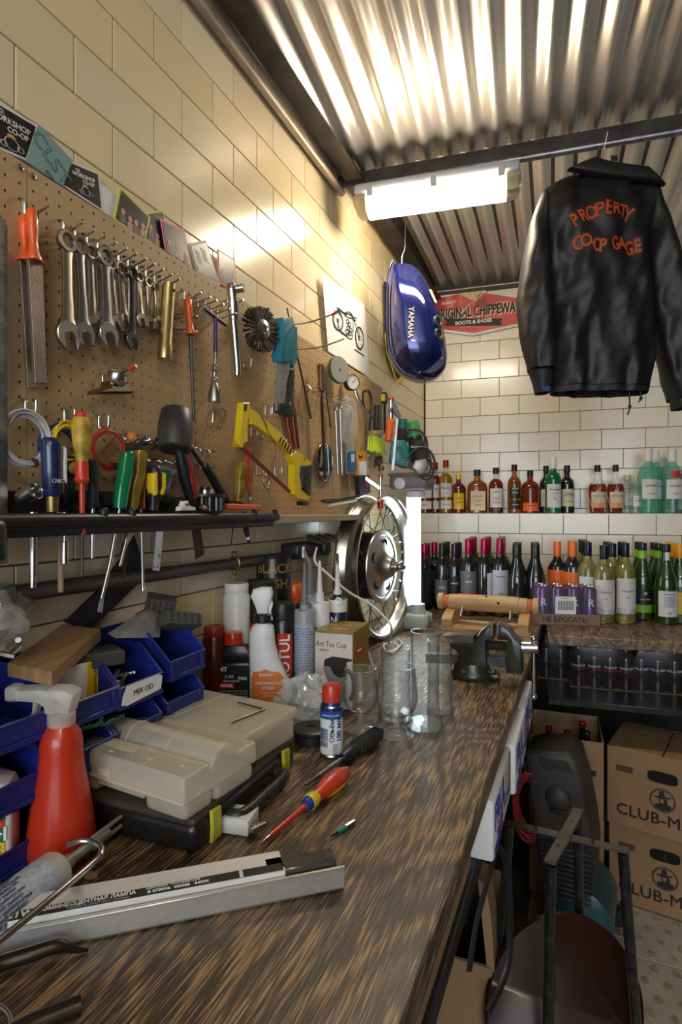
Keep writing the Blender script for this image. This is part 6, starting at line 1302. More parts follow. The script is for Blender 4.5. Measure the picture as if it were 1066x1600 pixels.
for i, (pts, lb) in enumerate((([(-22, 148), (60, 197), (42, 252), (-22, 224)], 'dark printed workshop card with a white border at the far left'), ([(110, 252), (155, 271), (161, 331), (96, 289)], 'dark printed workshop card with a white border right of the teal card'))):
    o, q, c = card('workshop_card', lb, 'card', pts, [m_paper, m_dpic], grp=None)
    s = (q[1] - q[0]).length; an = -math.atan2(q[1].z - q[0].z, q[1].x - q[0].x); d = (q[1] - q[0]).normalized(); up = V((-d.z, 0, d.x))
    for w_, k, ox, sz in (('CO.', .26, -.18, .10), ('WORKSHOP', .15, .0, .14), ('CO-OP', .02, .14, .13)):
        c2 = c + up * s * k + d * s * ox; txt(o, w_, s * sz, m_wink, (c2.x, -.0016, c2.z), rot=(pi / 2, an, 0), bold=.0002)
    for dx_, dz_, r1, mt_ in ((.0, -.16, .085, m_yellow), (.0, -.27, .14, mk('print_grey2', (.34, .30, .32), .4)), (-.16, -.32, .06, mk('print_grey2', (0, 0, 0))), (.17, -.30, .06, mk('print_grey2', (0, 0, 0)))):
        c2 = c + up * s * (dz_ + .06) + d * s * dx_; P('printed_motorcycle', G().tube([(c2.x + s * r1 * cos(t), -.0014, c2.z + s * r1 * .75 * sin(t)) for t in [2 * pi * j / 14 for j in range(14)]], s * .014, 5, closed=True) if mt_ is not m_yellow else G().prism([(c2.x + s * r1 * cos(t), c2.z + s * r1 * .6 * sin(t)) for t in [pi * j / 8 for j in range(9)]], -.0017, -.0010), mt_, o)
o, q, c = card('graffiti_card', 'pale teal card with a hand drawn graffiti outline', 'card', [(60, 194), (112, 250), (98, 291), (40, 252)], [mk('teal_card', (.22, .36, .34), .7)], x=.019)
for k, (w_, sz, dz_) in enumerate((('CLST', .036, .0), ('crew', .012, -.030))):
    P('drawn_line', G(), m_ink, o) if 0 else txt(o, w_, sz, m_ink if k else mk('pen_outline', (.05, .09, .11), .7), (c.x + .002, -.0009, c.z + dz_), rot=(pi / 2, R(38), 0)); 
    if not k: t = txt(o, w_, sz, mk('teal_card', (0, 0, 0)), (c.x + .002, -.0012, c.z + dz_), rot=(pi / 2, R(38), 0), bold=-.0009)
card('blank_card', 'blank white card half hidden behind the dark workshop card', 'card', [(152, 283), (184, 309), (178, 342), (158, 330)], [m_paper], x=.0125)
m_lime = mk('lime_border', (.62, .66, .02), .5); m_pink = mk('pink_border', (.80, .16, .30), .5); m_orb = mk('orange_border', (.75, .12, .03), .5)
for nm, lb, pts, b, n, sd, x in (('photo_print', 'instant photo with a lime border tilted to the right', [(187, 292), (235, 340), (227, 376), (177, 342)], m_lime, 4, 1, .016), ('photo_print', 'instant photo with a lime border half hidden behind its neighbour', [(231, 331), (255, 328), (266, 400), (226, 374)], m_lime, 3, 2, .0125), ('photo_print', 'instant photo with a pink border', [(250, 341), (288, 359), (300, 420), (259, 397)], m_pink, 3, 3, .018), ('photo_print', 'instant photo with an orange border above the chrome socket bar', [(339, 388), (367, 406), (371, 456), (341, 441)], m_orb, 2, 5, .014)):
    o, q, c = card(nm, lb, 'photo', pts, [b, m_dpic], x=x); people(o, q, c, n, sd)
o, q, c = card('polaroid', 'instant photo with a white border showing lit windows', 'photo', [(295, 381), (322, 375), (344, 446), (309, 428)], [m_paper, m_dpic])
for i in range(2):
    for j in range(4): 
        e1 = (q[1] - q[0]); e2 = (q[3] - q[0]); b = q[0] + e1 * (.30 + .34 * i) + e2 * (.30 + .12 * j); P('printed_window', G().box((b.x, -.0014, b.z), (e1.length * .26, .0006, e2.length * .08)), mk('print_window', (.42, .44, .36), .5), o)
# motorcycle drawing
x = .016; o, q, c = card('motorcycle_drawing', 'sheet of paper with a pencil drawing of a motorcycle', 'drawing', [(503, 427), (569, 475), (578, 590), (513, 549)], [mk('drawing_paper', (.84, .82, .79), .8, var=.03)], x=x)
p = onx(503, 427, x); m_pen = mk('pencil', (.06, .05, .05), .8, var=.5, vs=80)
def dl(*pts): return [(a, -.0008, b) for a, b in rp(p, x, *[(480 + a_ / 3.479, 340 + b_ / 3.479) for a_, b_ in pts])]
def pen(name, pts, w_=.0009, closed=False, sm=4): P(name, G().tube(dl(*pts), w_, 4, closed=closed, sm=sm, flat=1), m_pen, o)
def ell(cx, cy, rx, ry, n=14): return [(cx + rx * cos(2 * pi * k / n), cy + ry * sin(2 * pi * k / n) + (cos(2 * pi * k / n)) * rx * .45) for k in range(n)]
for (cx, cy, rx, ry) in ((165, 560, 27, 50), (282, 655, 22, 58)):
    pen('drawn_tyre', ell(cx, cy, rx, ry), .0034, True); pen('drawn_rim', ell(cx, cy, rx * .72, ry * .76), .0007, True); pen('drawn_hub', ell(cx, cy, rx * .2, ry * .2), .0016, True)
    for k in range(8): a = k * pi / 4 + .3; pen('drawn_spoke', [(cx, cy), (cx + rx * .7 * cos(a), cy + ry * .74 * sin(a) + rx * .3 * cos(a))], .0004, sm=1)
pen('drawn_frame', [(165, 500), (190, 515), (215, 520), (245, 545), (248, 620), (240, 660), (205, 640), (175, 615), (165, 560)], .0022)
pen('drawn_seat', [(160, 492), (175, 500), (200, 522), (212, 530)], .0034); pen('drawn_tank', [(205, 525), (222, 512), (240, 525), (248, 545), (228, 545), (208, 535)], .0022, True)
for a_, b_ in ((218, 565), (228, 580), (222, 600), (235, 610), (215, 620), (232, 630)): pen('drawn_engine', ell(a_, b_, 8, 10, 8), .0022, True)
pen('drawn_fork', [(248, 545), (262, 590), (282, 655)], .0018); pen('drawn_fork', [(255, 548), (270, 590), (288, 652)], .0012); pen('drawn_handlebar', [(238, 528), (248, 540), (262, 545), (268, 548)], .0016); pen('drawn_lamp', ell(258, 552, 6, 9, 8), .0016, True)
pen('drawn_exhaust', [(232, 620), (215, 640), (190, 625), (170, 605)], .0026); pen('drawn_shadow', [(255, 715), (275, 728), (308, 752)], .0022); pen('drawn_signature', [(148, 355), (150, 370), (147, 390), (150, 412)], .0009)

# ================================================================== bottles
def bprof(kind, H, Rr):
    k = {'bordeaux': [(0, .0), (.9, 0), (1, .012), (1, .62), (.96, .66), (.80, .70), (.50, .75), (.40, .79), (.37, .84), (.37, .985)],
         'burgundy': [(0, .0), (.9, 0), (1, .012), (1, .46), (.96, .53), (.82, .61), (.62, .69), (.46, .76), (.38, .83), (.36, .985)],
         'whisky': [(0, .0), (.9, 0), (1, .012), (1, .60), (.95, .66), (.75, .71), (.45, .75), (.38, .80), (.38, .97)],
         'squat': [(0, 0), (.92, 0), (1, .015), (1, .58), (.94, .66), (.70, .72), (.38, .76), (.32, .80), (.32, .97)],
         'bulge': [(0, 0), (.80, 0), (.86, .02), (1, .40), (1, .50), (.88, .60), (.55, .68), (.36, .74), (.32, .80), (.32, .97)]}[kind]
    return [(a * Rr, b * H) for a, b in k]
def prof_r(pr, z):
    for (r0, z0), (r1, z1) in zip(pr[1:], pr[2:]):
        if z0 <= z <= z1: return r0 + (r1 - r0) * (z - z0) / max(1e-6, z1 - z0)
    return pr[-1][0]
def bottle(nm, lb, cat, loc, kind, H, Rr, glass, cap, capz=.86, labels=(), grp=None, square=False, rz=0, fill=None, caph=1.0, capr=1.10):
    """labels: (z0, z1, mat, half-angle, [(text, size, z, mat)])"""
    o = T(nm, lb, cat, loc, rz, grp); pr = bprof(kind, H, Rr); n = 4 if square else 26
    cut = fill or 2; low = [q for q in pr if q[1] <= cut * H]; up = [q for q in pr if q[1] >= cut * H]
    if square:
        rings = [(0, z, r * 1.0 if z < .7 * H else r, r * .92 if z < .7 * H else r) for r, z in pr if r > 0]; P('glass_body', loft(rings, 28), glass, o)
    elif fill:
        P('filled_body', G().lathe(low, n), glass, o); P('clear_neck', G().lathe([(r * .98, z) for r, z in ([low[-1]] + up)], n), m_cglass, o)
    else: P('glass_body', G().lathe(pr, n), glass, o)
    nr = prof_r(pr, .9 * H) * capr; P('cap', G().lathe([(nr, capz * H), (nr * 1.03, capz * H + .002), (nr * 1.03, H * caph - .003), (nr * .95, H * caph), (0, H * caph)], 18), cap, o)
    for z0, z1, mt_, ha, tx in labels:
        r0 = prof_r(pr, (z0 + z1) / 2 * H) + .0007
        if square: P('label', G().box((0, -r0 * .93, (z0 + z1) / 2 * H), (r0 * 2 * ha, .0012, (z1 - z0) * H), .0003), mt_, o); rr_ = None
        else: P('label', G().lathe([(prof_r(pr, z0 * H) + .0007, z0 * H), (r0, (z0 + z1) / 2 * H), (prof_r(pr, z1 * H) + .0007, z1 * H)], 16, a0=-pi / 2 - ha, a1=-pi / 2 + ha), mt_, o); rr_ = r0 + .0004
        for s, sz, z, tm_ in tx: txt(o, s, sz, tm_, (0, -(r0 * (.93 if square else 1) + .0010), z * H), wrap=rr_, bold=.0001)
    return o
m_cglass = clear('clear_bottle_glass', (.90, .95, .94), .08, .03, edge=.5); m_aqua = clear('aqua_bottle_glass', (.50, .84, .76), .14, .03, edge=.5)
def liq(nm, col, tr=.75): return mk(nm, col, .08, 0, var=.05, trans=tr, coat=.6, ior=1.36)
m_amb1 = liq('amber_whisky', (.70, .20, .02)); m_amb2 = liq('deep_amber', (.42, .05, .01)); m_amb3 = liq('golden_whisky', (.85, .40, .03)); m_dkg = mk('black_glass', (.010, .012, .012), .07, coat=.8, var=0); m_dkgn = mk('dark_green_glass', (.035, .075, .012), .07, coat=.8, var=.1, trans=.3); m_gng = mk('bright_green_glass', (.0, .22, .06), .08, trans=.4, coat=.6); m_wwine = liq('pale_wine', (.85, .76, .25), .8)
m_cream = mk('cream_label', (.74, .62, .42), .6); m_wlab = mk('white_label', (.78, .76, .74), .55); m_blab = mk('black_label2', (.02, .02, .022), .4); m_olab = mk('orange_label2', (.85, .16, .03), .4); m_ylab = mk('yellow_label', (.80, .52, .02), .4); m_glab2 = mk('slate_label', (.15, .15, .16), .45); m_plab = mk('peach_label', (.80, .35, .18), .5); m_maglab = mk('magenta_label', (.62, .02, .12), .4)
m_capr = mk('red_foil', (.35, .01, .02), .25, .4); m_capm = mk('magenta_foil', (.36, .005, .06), .22, .5); m_capo = mk('orange_foil', (.85, .17, .03), .3); m_capb = mk('black_foil', (.015, .015, .017), .3); m_capn = mk('navy_foil', (.012, .018, .035), .25, .3); m_capy = mk('yellow_foil', (.75, .60, .03), .3); m_capoc = mk('ochre_foil', (.85, .35, .01), .3)
Z1 = 1.3845; LYB = 3.00
def shelf(u, vtop, wpx, y=LYB):
    p = onb(u, 800, y); d = -(p.x - CXM) * sin(TH) + p.y * cos(TH); return (p.x, p.y, Z1), 1.39 - Z1 + (800 - vtop) * d / FPX, wpx / 2 * d / FPX
S_ = lambda x: 640 + x / 2.502; VT = lambda y: 700 + y / 2.504
K_ = m_ink; W_I = m_wink; RD = mk('label_red', (.60, .03, .03), .5)
WB = [('Dewars left', 62, 60, 26, 'whisky', m_amb2, m_capr, dict(fill=.76, labels=[(.30, .56, m_wlab, .9, [("Dewar's", .016, .48, K_), ('WHITE LABEL', .006, .38, K_)]), (.08, .24, m_wlab, .9, [('BLENDED', .007, .16, K_)])]), 'left one of two red-capped whisky bottles half hidden by the power tools', LYB),
 ('b', 100, 58, 24, 'whisky', m_amb2, m_capr, dict(fill=.76, labels=[(.30, .56, m_wlab, .9, [("Dewar's", .016, .48, K_)]), (.08, .24, m_wlab, .9, [])]), 'right one of two dark red whisky bottles half hidden by the power tools', LYB + .075),
 ('c', 143, 48, 22, 'whisky', m_amb3, m_capr, dict(fill=.76, labels=[(.30, .56, m_wlab, .9, [("Dewar's", .016, .47, K_), ('12 YEARS', .006, .37, K_)]), (.08, .24, m_wlab, .9, [('BLENDED SCOTCH', .005, .16, K_)])]), 'tall golden whisky bottle with a red cap and white labels', LYB),
 ('d', 192, 100, 24, 'squat', m_amb2, m_capy, dict(labels=[(.10, .50, m_ylab, .75, [('CORN', .010, .36, K_), ('WHISKEY', .007, .26, K_)])]), 'squat whisky bottle with a yellow cap and yellow oval label', LYB),
 ('e', 265, 85, 32, 'squat', m_amb1, m_capb, dict(square=True, labels=[(.06, .50, m_cream, .72, [("JACK DANIEL'S", .0085, .38, K_), ('TENNESSEE', .007, .28, K_), ('HONEY', .010, .18, K_)])]), 'square honey whiskey bottle with a cream label', LYB),
 ('f', 338, 77, 23, 'whisky', m_amb2, m_capb, dict(fill=.78, labels=[(.12, .54, m_wlab, 1.0, [('JIM BEAM', .008, .46, K_), ('red', .020, .32, RD), ('STAG', .016, .23, RD)]), (.03, .12, m_blab, 1.0, [('BLACK CHERRY', .005, .07, W_I)])]), 'black-capped bottle with a white label printed in red', LYB),
 ('g', 410, 65, 22, 'whisky', m_amb1, m_capb, dict(labels=[(.30, .70, m_blab, .8, [('BLACK', .011, .50, W_I), ('BUSH', .012, .42, W_I)]), (.08, .26, m_blab, .8, [('IRISH WHISKEY', .005, .17, W_I)])]), 'amber Irish whiskey bottle with a black label', LYB),
 ('h', 472, 88, 28, 'squat', m_amb2, m_capb, dict(labels=[(.05, .24, m_olab, 1.1, [('BOURBON', .008, .17, K_)]), (.40, .44, m_amb1, 1.2, [('FRONTIER WHISKEY', .006, .42, m_ink)])]), 'dark red bourbon bottle with an orange band label', LYB),
 ('i', 534, 70, 21, 'whisky', m_dkg, m_capb, dict(labels=[(.14, .50, m_cream, 1.0, [('1776', .022, .36, K_)])]), 'black glass rye bottle with a cream label left of the green bottle', LYB + .04),
 ('j', 562, 38, 25, 'whisky', m_gng, m_wlab, dict(capz=.80, labels=[(.10, .52, m_wlab, 1.05, [('LAPHROAIG', .0105, .42, K_), ('ISLAY SINGLE MALT', .004, .35, K_), ('10', .014, .25, K_)])]), 'green glass bottle with a white cap and white label', LYB - .05),
 ('k', 616, 68, 23, 'whisky', m_dkg, m_capb, dict(labels=[(.14, .50, m_cream, 1.0, [('1776', .022, .38, K_), ('RYE WHISKEY', .006, .24, K_)])]), 'black glass rye bottle with a cream label right of the green bottle', LYB),
 ('l', 735, 67, 28, 'bulge', m_amb2, m_capb, dict(fill=.60, labels=[(.22, .44, m_cream, 1.0, [('PLANTATION', .009, .35, K_)]), (.11, .22, m_plab, 1.0, [('RUM', .006, .16, K_)])]), 'left one of two rum bottles in straw netting', LYB),
 ('m', 806, 66, 26, 'bulge', m_amb2, m_capb, dict(fill=.60, labels=[(.22, .44, m_cream, 1.0, [('PLANTATION', .009, .35, K_)]), (.11, .22, m_plab, 1.0, [('RUM', .006, .16, K_)])]), 'right one of two rum bottles in straw netting', LYB),
 ('n', 853, 106, 30, 'squat', m_cglass, m_cream, dict(labels=[(.20, .50, m_wlab, .6, [('GIN', .010, .35, K_)])]), 'left one of two low clear bottles with corks', LYB + .05),
 ('o', 884, 108, 22, 'squat', m_cglass, m_cream, dict(labels=[(.18, .46, m_wlab, .6, [('VODKA', .007, .32, K_)])]), 'right one of two low clear bottles with corks', LYB - .02),
 ('p', 934, 3, 30, 'bordeaux', m_aqua, m_wlab, dict(capz=.80, labels=[(.22, .52, m_wlab, .95, [('BACARDI', .012, .42, K_), ('CARTA BLANCA', .005, .30, K_)])]), 'leftmost of the three tall white-capped rum bottles', LYB - .04),
 ('q', 962, 9, 28, 'bordeaux', m_aqua, m_wlab, dict(capz=.80, labels=[(.22, .52, m_wlab, .95, [('BACARDI', .012, .42, K_)])]), 'middle one of the three tall white-capped rum bottles, standing behind', LYB + .05),
 ('r', 1028, 5, 30, 'bordeaux', m_aqua, m_wlab, dict(capz=.80, labels=[(.22, .52, m_wlab, .95, [('BACARDI', .012, .42, K_), ('SUPERIOR', .006, .30, K_)]), (.55, .66, RD, .5, [])]), 'rightmost of the three tall white-capped rum bottles', LYB - .02),
 ('s', 1072, 100, 26, 'squat', m_dkg, m_capb, dict(labels=[(.10, .45, m_cream, 1.0, [('XO', .012, .3, K_)])]), 'dark squat bottle at the right end of the ledge', LYB)]
for k, x_, y_, w_, kind, gl, cp_, kw, lb, yy in WB:
    loc, H, Rr = shelf(S_(x_), VT(y_), w_ * 2.35 / 2.502, yy); ob_ = bottle('spirit_bottle', lb, 'bottle', loc, kind, H, Rr, gl, cp_, rz=TH * .6, grp='spirit bottles on the tiled ledge', **kw)
    if k in 'lm':
        for j in range(4): a = R(-90 + 50 * (j - 1.5)); P('straw_net', G().tube([((Rr * 1.04) * cos(a + s * .9 * (1 if j % 2 else -1)) * q, (Rr * 1.04) * sin(a + s * .9 * (1 if j % 2 else -1)) * q, H * z) for s, z, q in ((-.6, .03, .85), (0, .3, .98), (.6, .52, .98), (.9, .64, .55))], .0014, 5, sm=3), m_cream, ob_)
# wine on the counter
CZW = .9455
def wcol(u, vtop, y, n, proto, labs, du=0):
    """a file of bottles running back from the front one"""
    for k in range(n):
        p = onb(u, 900, y); p = V((p.x, p.y, CZW)) + V((-sin(BA), cos(BA), 0)) * .083 * k + V((du * k, 0, 0))
        if k == 0: yield p
        else: yield p
def wine(u, vtop, y, n, kind, Rr, glass, cap, labels, lbs, grp, capz=.80, rz=0, wk=None, nm='wine_bottle'):
    first = None; tree = None
    for k, p in enumerate(wcol(u, vtop, y, n, None, None)):
        if first is None:
            d = -(p.x - CXM) * sin(TH) + p.y * cos(TH); H = CH - CZW - (vtop - 800) * d / FPX
            first = bottle(nm, lbs[0], 'bottle', p, kind, H, Rr, glass, cap, capz, labels, grp, rz=rz); tree = [(c, kids(c)) for c in kids(first)]
        else: dup(first, p, rz, lbs[k], tree=tree)
m_rdk = mk('diamond_red', (.5, .02, .03), .4)
def files(base, n): return [base + s for s in (', front one', ', second in file', ', third in file', ', rearmost')[:n]] if n > 1 else [base]
ty = TH * .5
wine(657, 862, 2.50, 1, 'bordeaux', .035, m_dkg, m_capm, [(.15, .55, m_blab, 1.1, [('ROSSO', .008, .2, RD)])], ['magenta-topped red wine at the left end, touching the lamp'], 'red wines on the counter', rz=ty)
wine(663, 850, 2.56, 2, 'bordeaux', .035, m_dkg, m_capm, [(.12, .56, m_blab, 1.1, [('ROSSO', .010, .20, RD), ('◆', .022, .36, RD)])], files('magenta-topped red wine with a black label left of the roller jig', 2), 'red wines on the counter', rz=ty)
wine(679, 847, 2.68, 1, 'bordeaux', .035, m_dkg, m_capm, [(.2, .56, m_wlab, 1.0, [])], ['magenta-topped red wine with a white label behind the jig knob'], 'red wines on the counter', rz=ty)
wine(691, 849, 2.58, 3, 'bordeaux', .035, m_dkg, m_capb, [(.12, .46, m_glab2, 1.0, [('NERO', .012, .34, W_I)])], files('black-topped red wine behind the left jig block', 3), 'red wines on the counter', rz=ty)
wine(710.5, 850, 2.56, 3, 'bordeaux', .035, m_dkg, m_capb, [(.16, .52, m_blab, 1.1, [('SHIRAZ', .010, .42, W_I), ('RESERVE', .007, .26, W_I)])], files('black-topped red wine left of the grey and pink label', 3), 'red wines on the counter', rz=ty)
wine(732.5, 842, 2.48, 4, 'bordeaux', .0362, m_dkg, m_capm, [(.30, .58, m_glab2, 1.15, [('1OCA', .012, .44, W_I), ('✻', .014, .52, W_I)]), (.20, .30, m_maglab, 1.15, [('MALBEC ROSSO', .006, .25, W_I)])], files('magenta-topped red wine with a grey and pink label', 4), 'red wines on the counter', rz=ty)
wine(757, 842, 2.49, 4, 'bordeaux', .0362, m_dkg, m_capm, [(.22, .56, m_wlab, .5, [])], files('magenta-topped red wine in the middle file behind the roller', 4), 'red wines on the counter', rz=ty + R(45))
wine(781.5, 842, 2.49, 4, 'bordeaux', .0362, m_dkg, m_capm, [(.20, .60, mk('lilac_label', (.52, .50, .60), .5), 1.1, [('|||||||', .010, .30, K_), ('VINO ROSSO', .006, .52, K_)])], files('magenta-topped red wine with a pale back label', 4), 'red wines on the counter', rz=ty)
wine(808, 850, 2.50, 3, 'burgundy', .043, m_dkg, m_capb, [], files('bulky unlabelled black bottle left of its twin file', 3), 'red wines on the counter', rz=ty)
wine(837, 850, 2.52, 3, 'burgundy', .043, m_dkg, m_capb, [], files('bulky unlabelled black bottle next to the orange topped wines', 3), 'red wines on the counter', rz=ty)
wine(871, 846, 2.58, 1, 'bordeaux', .0385, m_dkg, m_capo, [(.12, .62, m_olab, 1.5, [('VIÑA', .014, .40, m_capr)])], ['left wine with an orange cap and an orange label'], 'orange topped wines', rz=ty)
wine(895.5, 846, 2.56, 2, 'bordeaux', .0385, m_dkg, m_capo, [(.12, .60, m_olab, 1.5, [('VIÑA', .014, .40, m_capr)])], files('right wine with an orange cap and an orange label', 2), 'orange topped wines', rz=ty)
whl = [(.12, .56, m_wlab, 1.15, [('TORRICUDA', .008, .40, K_), ('bianco', .006, .32, K_)]), (.12, .19, mk('grey_blue_band', (.25, .32, .36), .5), 1.2, [])]
wine(918.5, 847, 2.52, 4, 'bordeaux', .0388, m_wwine, m_capn, whl, files('white wine with a navy cap, left file above the can tray', 4), 'white wines on the counter', .82, rz=ty)
wine(944, 852, 2.47, 1, 'bordeaux', .0388, m_wwine, m_capn, whl, ['white wine with a large white label standing nearest, beside the can tray'], 'white wines on the counter', .82, rz=ty)
wine(957, 849, 2.56, 3, 'bordeaux', .0388, m_wwine, m_capn, [(.20, .58, mk('lilac_label', (0, 0, 0)), 1.1, [('|||||', .012, .36, K_)])], files('white wine with a navy cap and lilac back label', 3), 'white wines on the counter', .82, rz=ty)
wine(977, 848, 2.50, 2, 'bordeaux', .0388, m_wwine, m_capn, whl, files('white wine with a navy cap next to the green bottles', 2), 'white wines on the counter', .82, rz=ty)
wine(1004, 848, 2.60, 2, 'burgundy', .040, m_dkgn, m_capb, [(.20, .40, m_blab, 1.1, [('✹', .020, .345, m_cream), ('SAVANHA', .009, .27, m_cream)]), (.10, .20, mk('lime_label', (.22, .55, .02), .4), 1.1, []), (.80, .90, mk('lime_label', (0, 0, 0)), 3.1, [])], files('green bottle with a black and lime label', 2), 'green wines on the counter', .90, rz=ty)
wine(1029, 849, 2.72, 2, 'burgundy', .040, m_dkgn, m_capb, [(.10, .42, m_wlab, 1.0, []), (.80, .90, mk('lime_label', (0, 0, 0)), 3.1, [])], files('green bottle half hidden behind the white back label', 2), 'green wines on the counter', .90, rz=ty)
wine(1041, 850, 2.52, 1, 'burgundy', .041, m_dkgn, m_capb, [(.10, .42, m_wlab, 1.0, [('Savanha Chenin', .007, .38, K_), ('|||||', .010, .15, K_)] + [('wine of origin western cape', .0035, .345 - .02 * j, K_) for j in range(7)]), (.80, .90, m_wlab, .5, [])], ['green bottle turned to show its white back label'], 'green wines on the counter', .90, rz=ty)
wine(1062, 850, 2.56, 3, 'burgundy', .040, m_dkgn, m_capoc, [(.12, .40, m_ylab, 1.0, [])], files('green bottle with an ochre cap at the right edge', 3), 'green wines on the counter', .82, rz=ty)
# ---- shrink-wrapped cans in a tray
A_, B_ = onz(836, 976, .9455), onz(939, 979, .9455); ang = math.atan2(B_.y - A_.y, B_.x - A_.x); wd = (B_ - A_).length
o = T('can_tray', 'cardboard tray of shrink-wrapped purple cans printed with Russian words', 'tray', A_, ang); tw = .135
for bx_c, bx_d in (((wd / 2, .0015, .022), (wd, .003, .044)), ((wd / 2, tw, .022), (wd, .003, .044)), ((.0015, tw / 2, .022), (.003, tw, .044)), ((wd - .0015, tw / 2, .022), (.003, tw, .044)), ((wd / 2, tw / 2, .0015), (wd, tw, .003))): P('tray_side', G().box(bx_c, bx_d), mk('brown_pink_card', (.26, .15, .11), .7), o)
txt(o, 'НЕ БРОСАТЬ!', .028, m_ink, (wd / 2 - .008, -.0006, .022), bold=.0004, cond=.92)
pc = mk('purple_can', (.14, .035, .10), .2, .45, col2=(.05, .05, .20), vs=18); n = 4; st = (wd - .008) / n; c0 = None
for j in range(2):
    for i in range(n):
        loc = M.Translation(A_) @ M.Rotation(ang, 4, 'Z') @ V((.004 + st * (i + .5), .006 + st * (j + .5), .003)); rr_ = st * .485
        lb = ['leftmost', 'second', 'third', 'rightmost'][i] + [' purple can in the front row of the tray', ' purple can in the middle row of the tray', ' purple can in the back row of the tray'][j]
        if c0 is None:
            c0 = T('drink_can', lb, 'can', loc, ang, 'purple cans in the tray'); h_ = .148
            P('body', G().lathe([(rr_ * .78, 0), (rr_, .008), (rr_, h_ - .016), (rr_ * .80, h_ - .004)], 24), pc, c0); P('lid', G().lathe([(rr_ * .82, h_ - .005), (rr_ * .86, h_), (rr_ * .80, h_), (rr_ * .76, h_ - .004), (0, h_ - .004)], 24), m_steel, c0)
            txt(c0, 'R', .042, m_wink, (0, -rr_ - .0012, .085), wrap=rr_ + .001, bold=.0003); tr_ = [(c, []) for c in kids(c0)]
        else: dup(c0, loc, ang, lb, tree=tr_)
o2 = T('price_sheet', 'white barcode sheet tucked in front of the cans', 'label', M.Translation(A_) @ M.Rotation(ang, 4, 'Z') @ V((wd * .47, -.001, .045)), ang); P('sheet', G().box((0, 0, .034), (.078, .0012, .068)), m_paper, o2)
for k in range(16): P('bar', G().box((-.027 + .0036 * k, -.0008, .034), (.0012 + .0012 * (k * 7 % 3 == 0), .0006, .036)), m_ink, o2)
txt(o2, 'R DRINK 0,25', .006, m_ink, (0, -.0009, .061))
sh = T('shrink_film', 'clear shrink film stretched over the purple cans', 'film', A_, ang); P('film', G().grid(lambda a, b: (wd * a, .004 + (tw - .01) * b, .151 + .002 * sin(14 * a) * sin(9 * b)), 16, 10).grid(lambda a, b: (wd * a, .0035, .045 + .105 * b), 6, 4), clear('shrink', (.95, .93, .95), .05, .1), sh)
# ================================================================== enamel sign
SY = YB - .012
def sgn(*pts): 
    r = []
    for u, v in pts: p = onb(u, v, SY); q = M.Rotation(-BA, 4, 'Z') @ (p - SO); r.append((q.x, q.z))
    return r
SO = onb(739, 490, SY); o = T('boot_sign', 'red hexagonal boots and shoes sign with a feathered head on the back wall', 'sign', SO, BA)
m_sred = mk('sign_red', (.50, .035, .025), .3, coat=.4, var=.06)
P('plate', G().prism(sgn((660, 468), (739, 452), (818, 464), (818, 508), (739, 525), (660, 514)), -.004, .004, .001), m_wlab, o); P('red_field', G().prism(sgn((663, 471), (739, 455.5), (815, 467), (815, 505), (739, 521), (663, 511)), -.0052, -.0035), m_sred, o)
def st(s, sz, u, v, mt_, bold=0, cond=1, y=-.0056): (a, b), = sgn((u, v)); return txt(o, s, sz, mt_, (a, y, b), bold=bold, cond=cond)
st('QUALITY', .021, 702, 473.5, m_wink, .0004, .95); st('GOODS', .021, 785, 474.5, m_wink, .0004, .95)
st('ORIGINAL CHIPPEWA', .078, 742, 488.5, m_cream, .0042, .56, -.0056); st('ORIGINAL CHIPPEWA', .078, 741, 487.5, m_ink, .0020, .56, -.0064)
P('ribbon', G().prism(sgn((693, 498), (786, 498), (782, 503), (786, 509), (695, 510), (699, 504)), -.0060, -.0050), m_ink, o); st('BOOTS & SHOES', .026, 740, 503.5, m_wink, .0009, 1, -.0064); st('EST. 1901', .015, 738, 515, m_ink, .0002)
for k in range(9):
    a = 150 - 13 * k; P('printed_feather', G().prism(sgn((744, 472), (744 + 26 * cos(R(a)) - 2, 470 - 20 * sin(R(a)) + 2), (744 + 29 * cos(R(a)), 470 - 22 * sin(R(a))), (744 + 26 * cos(R(a)) + 4, 470 - 20 * sin(R(a)) - 1)), -.0066 - .0001 * k, -.004), m_cream if k % 2 else mk('sign_tan', (.62, .40, .24), .5), o)
for k in range(4): P('printed_feather', G().prism(sgn((740, 470), (730 - 3 * k, 478 + 3 * k), (727 - 2 * k, 484 + 3 * k), (736, 476)), -.0068, -.004), m_cream, o)
P('printed_face', G().prism(sgn((746, 462), (757, 461), (761, 468), (764, 472), (760, 475), (759, 481), (751, 482), (745, 474)), -.0072, -.004), mk('sign_brown', (.28, .08, .04), .5), o)

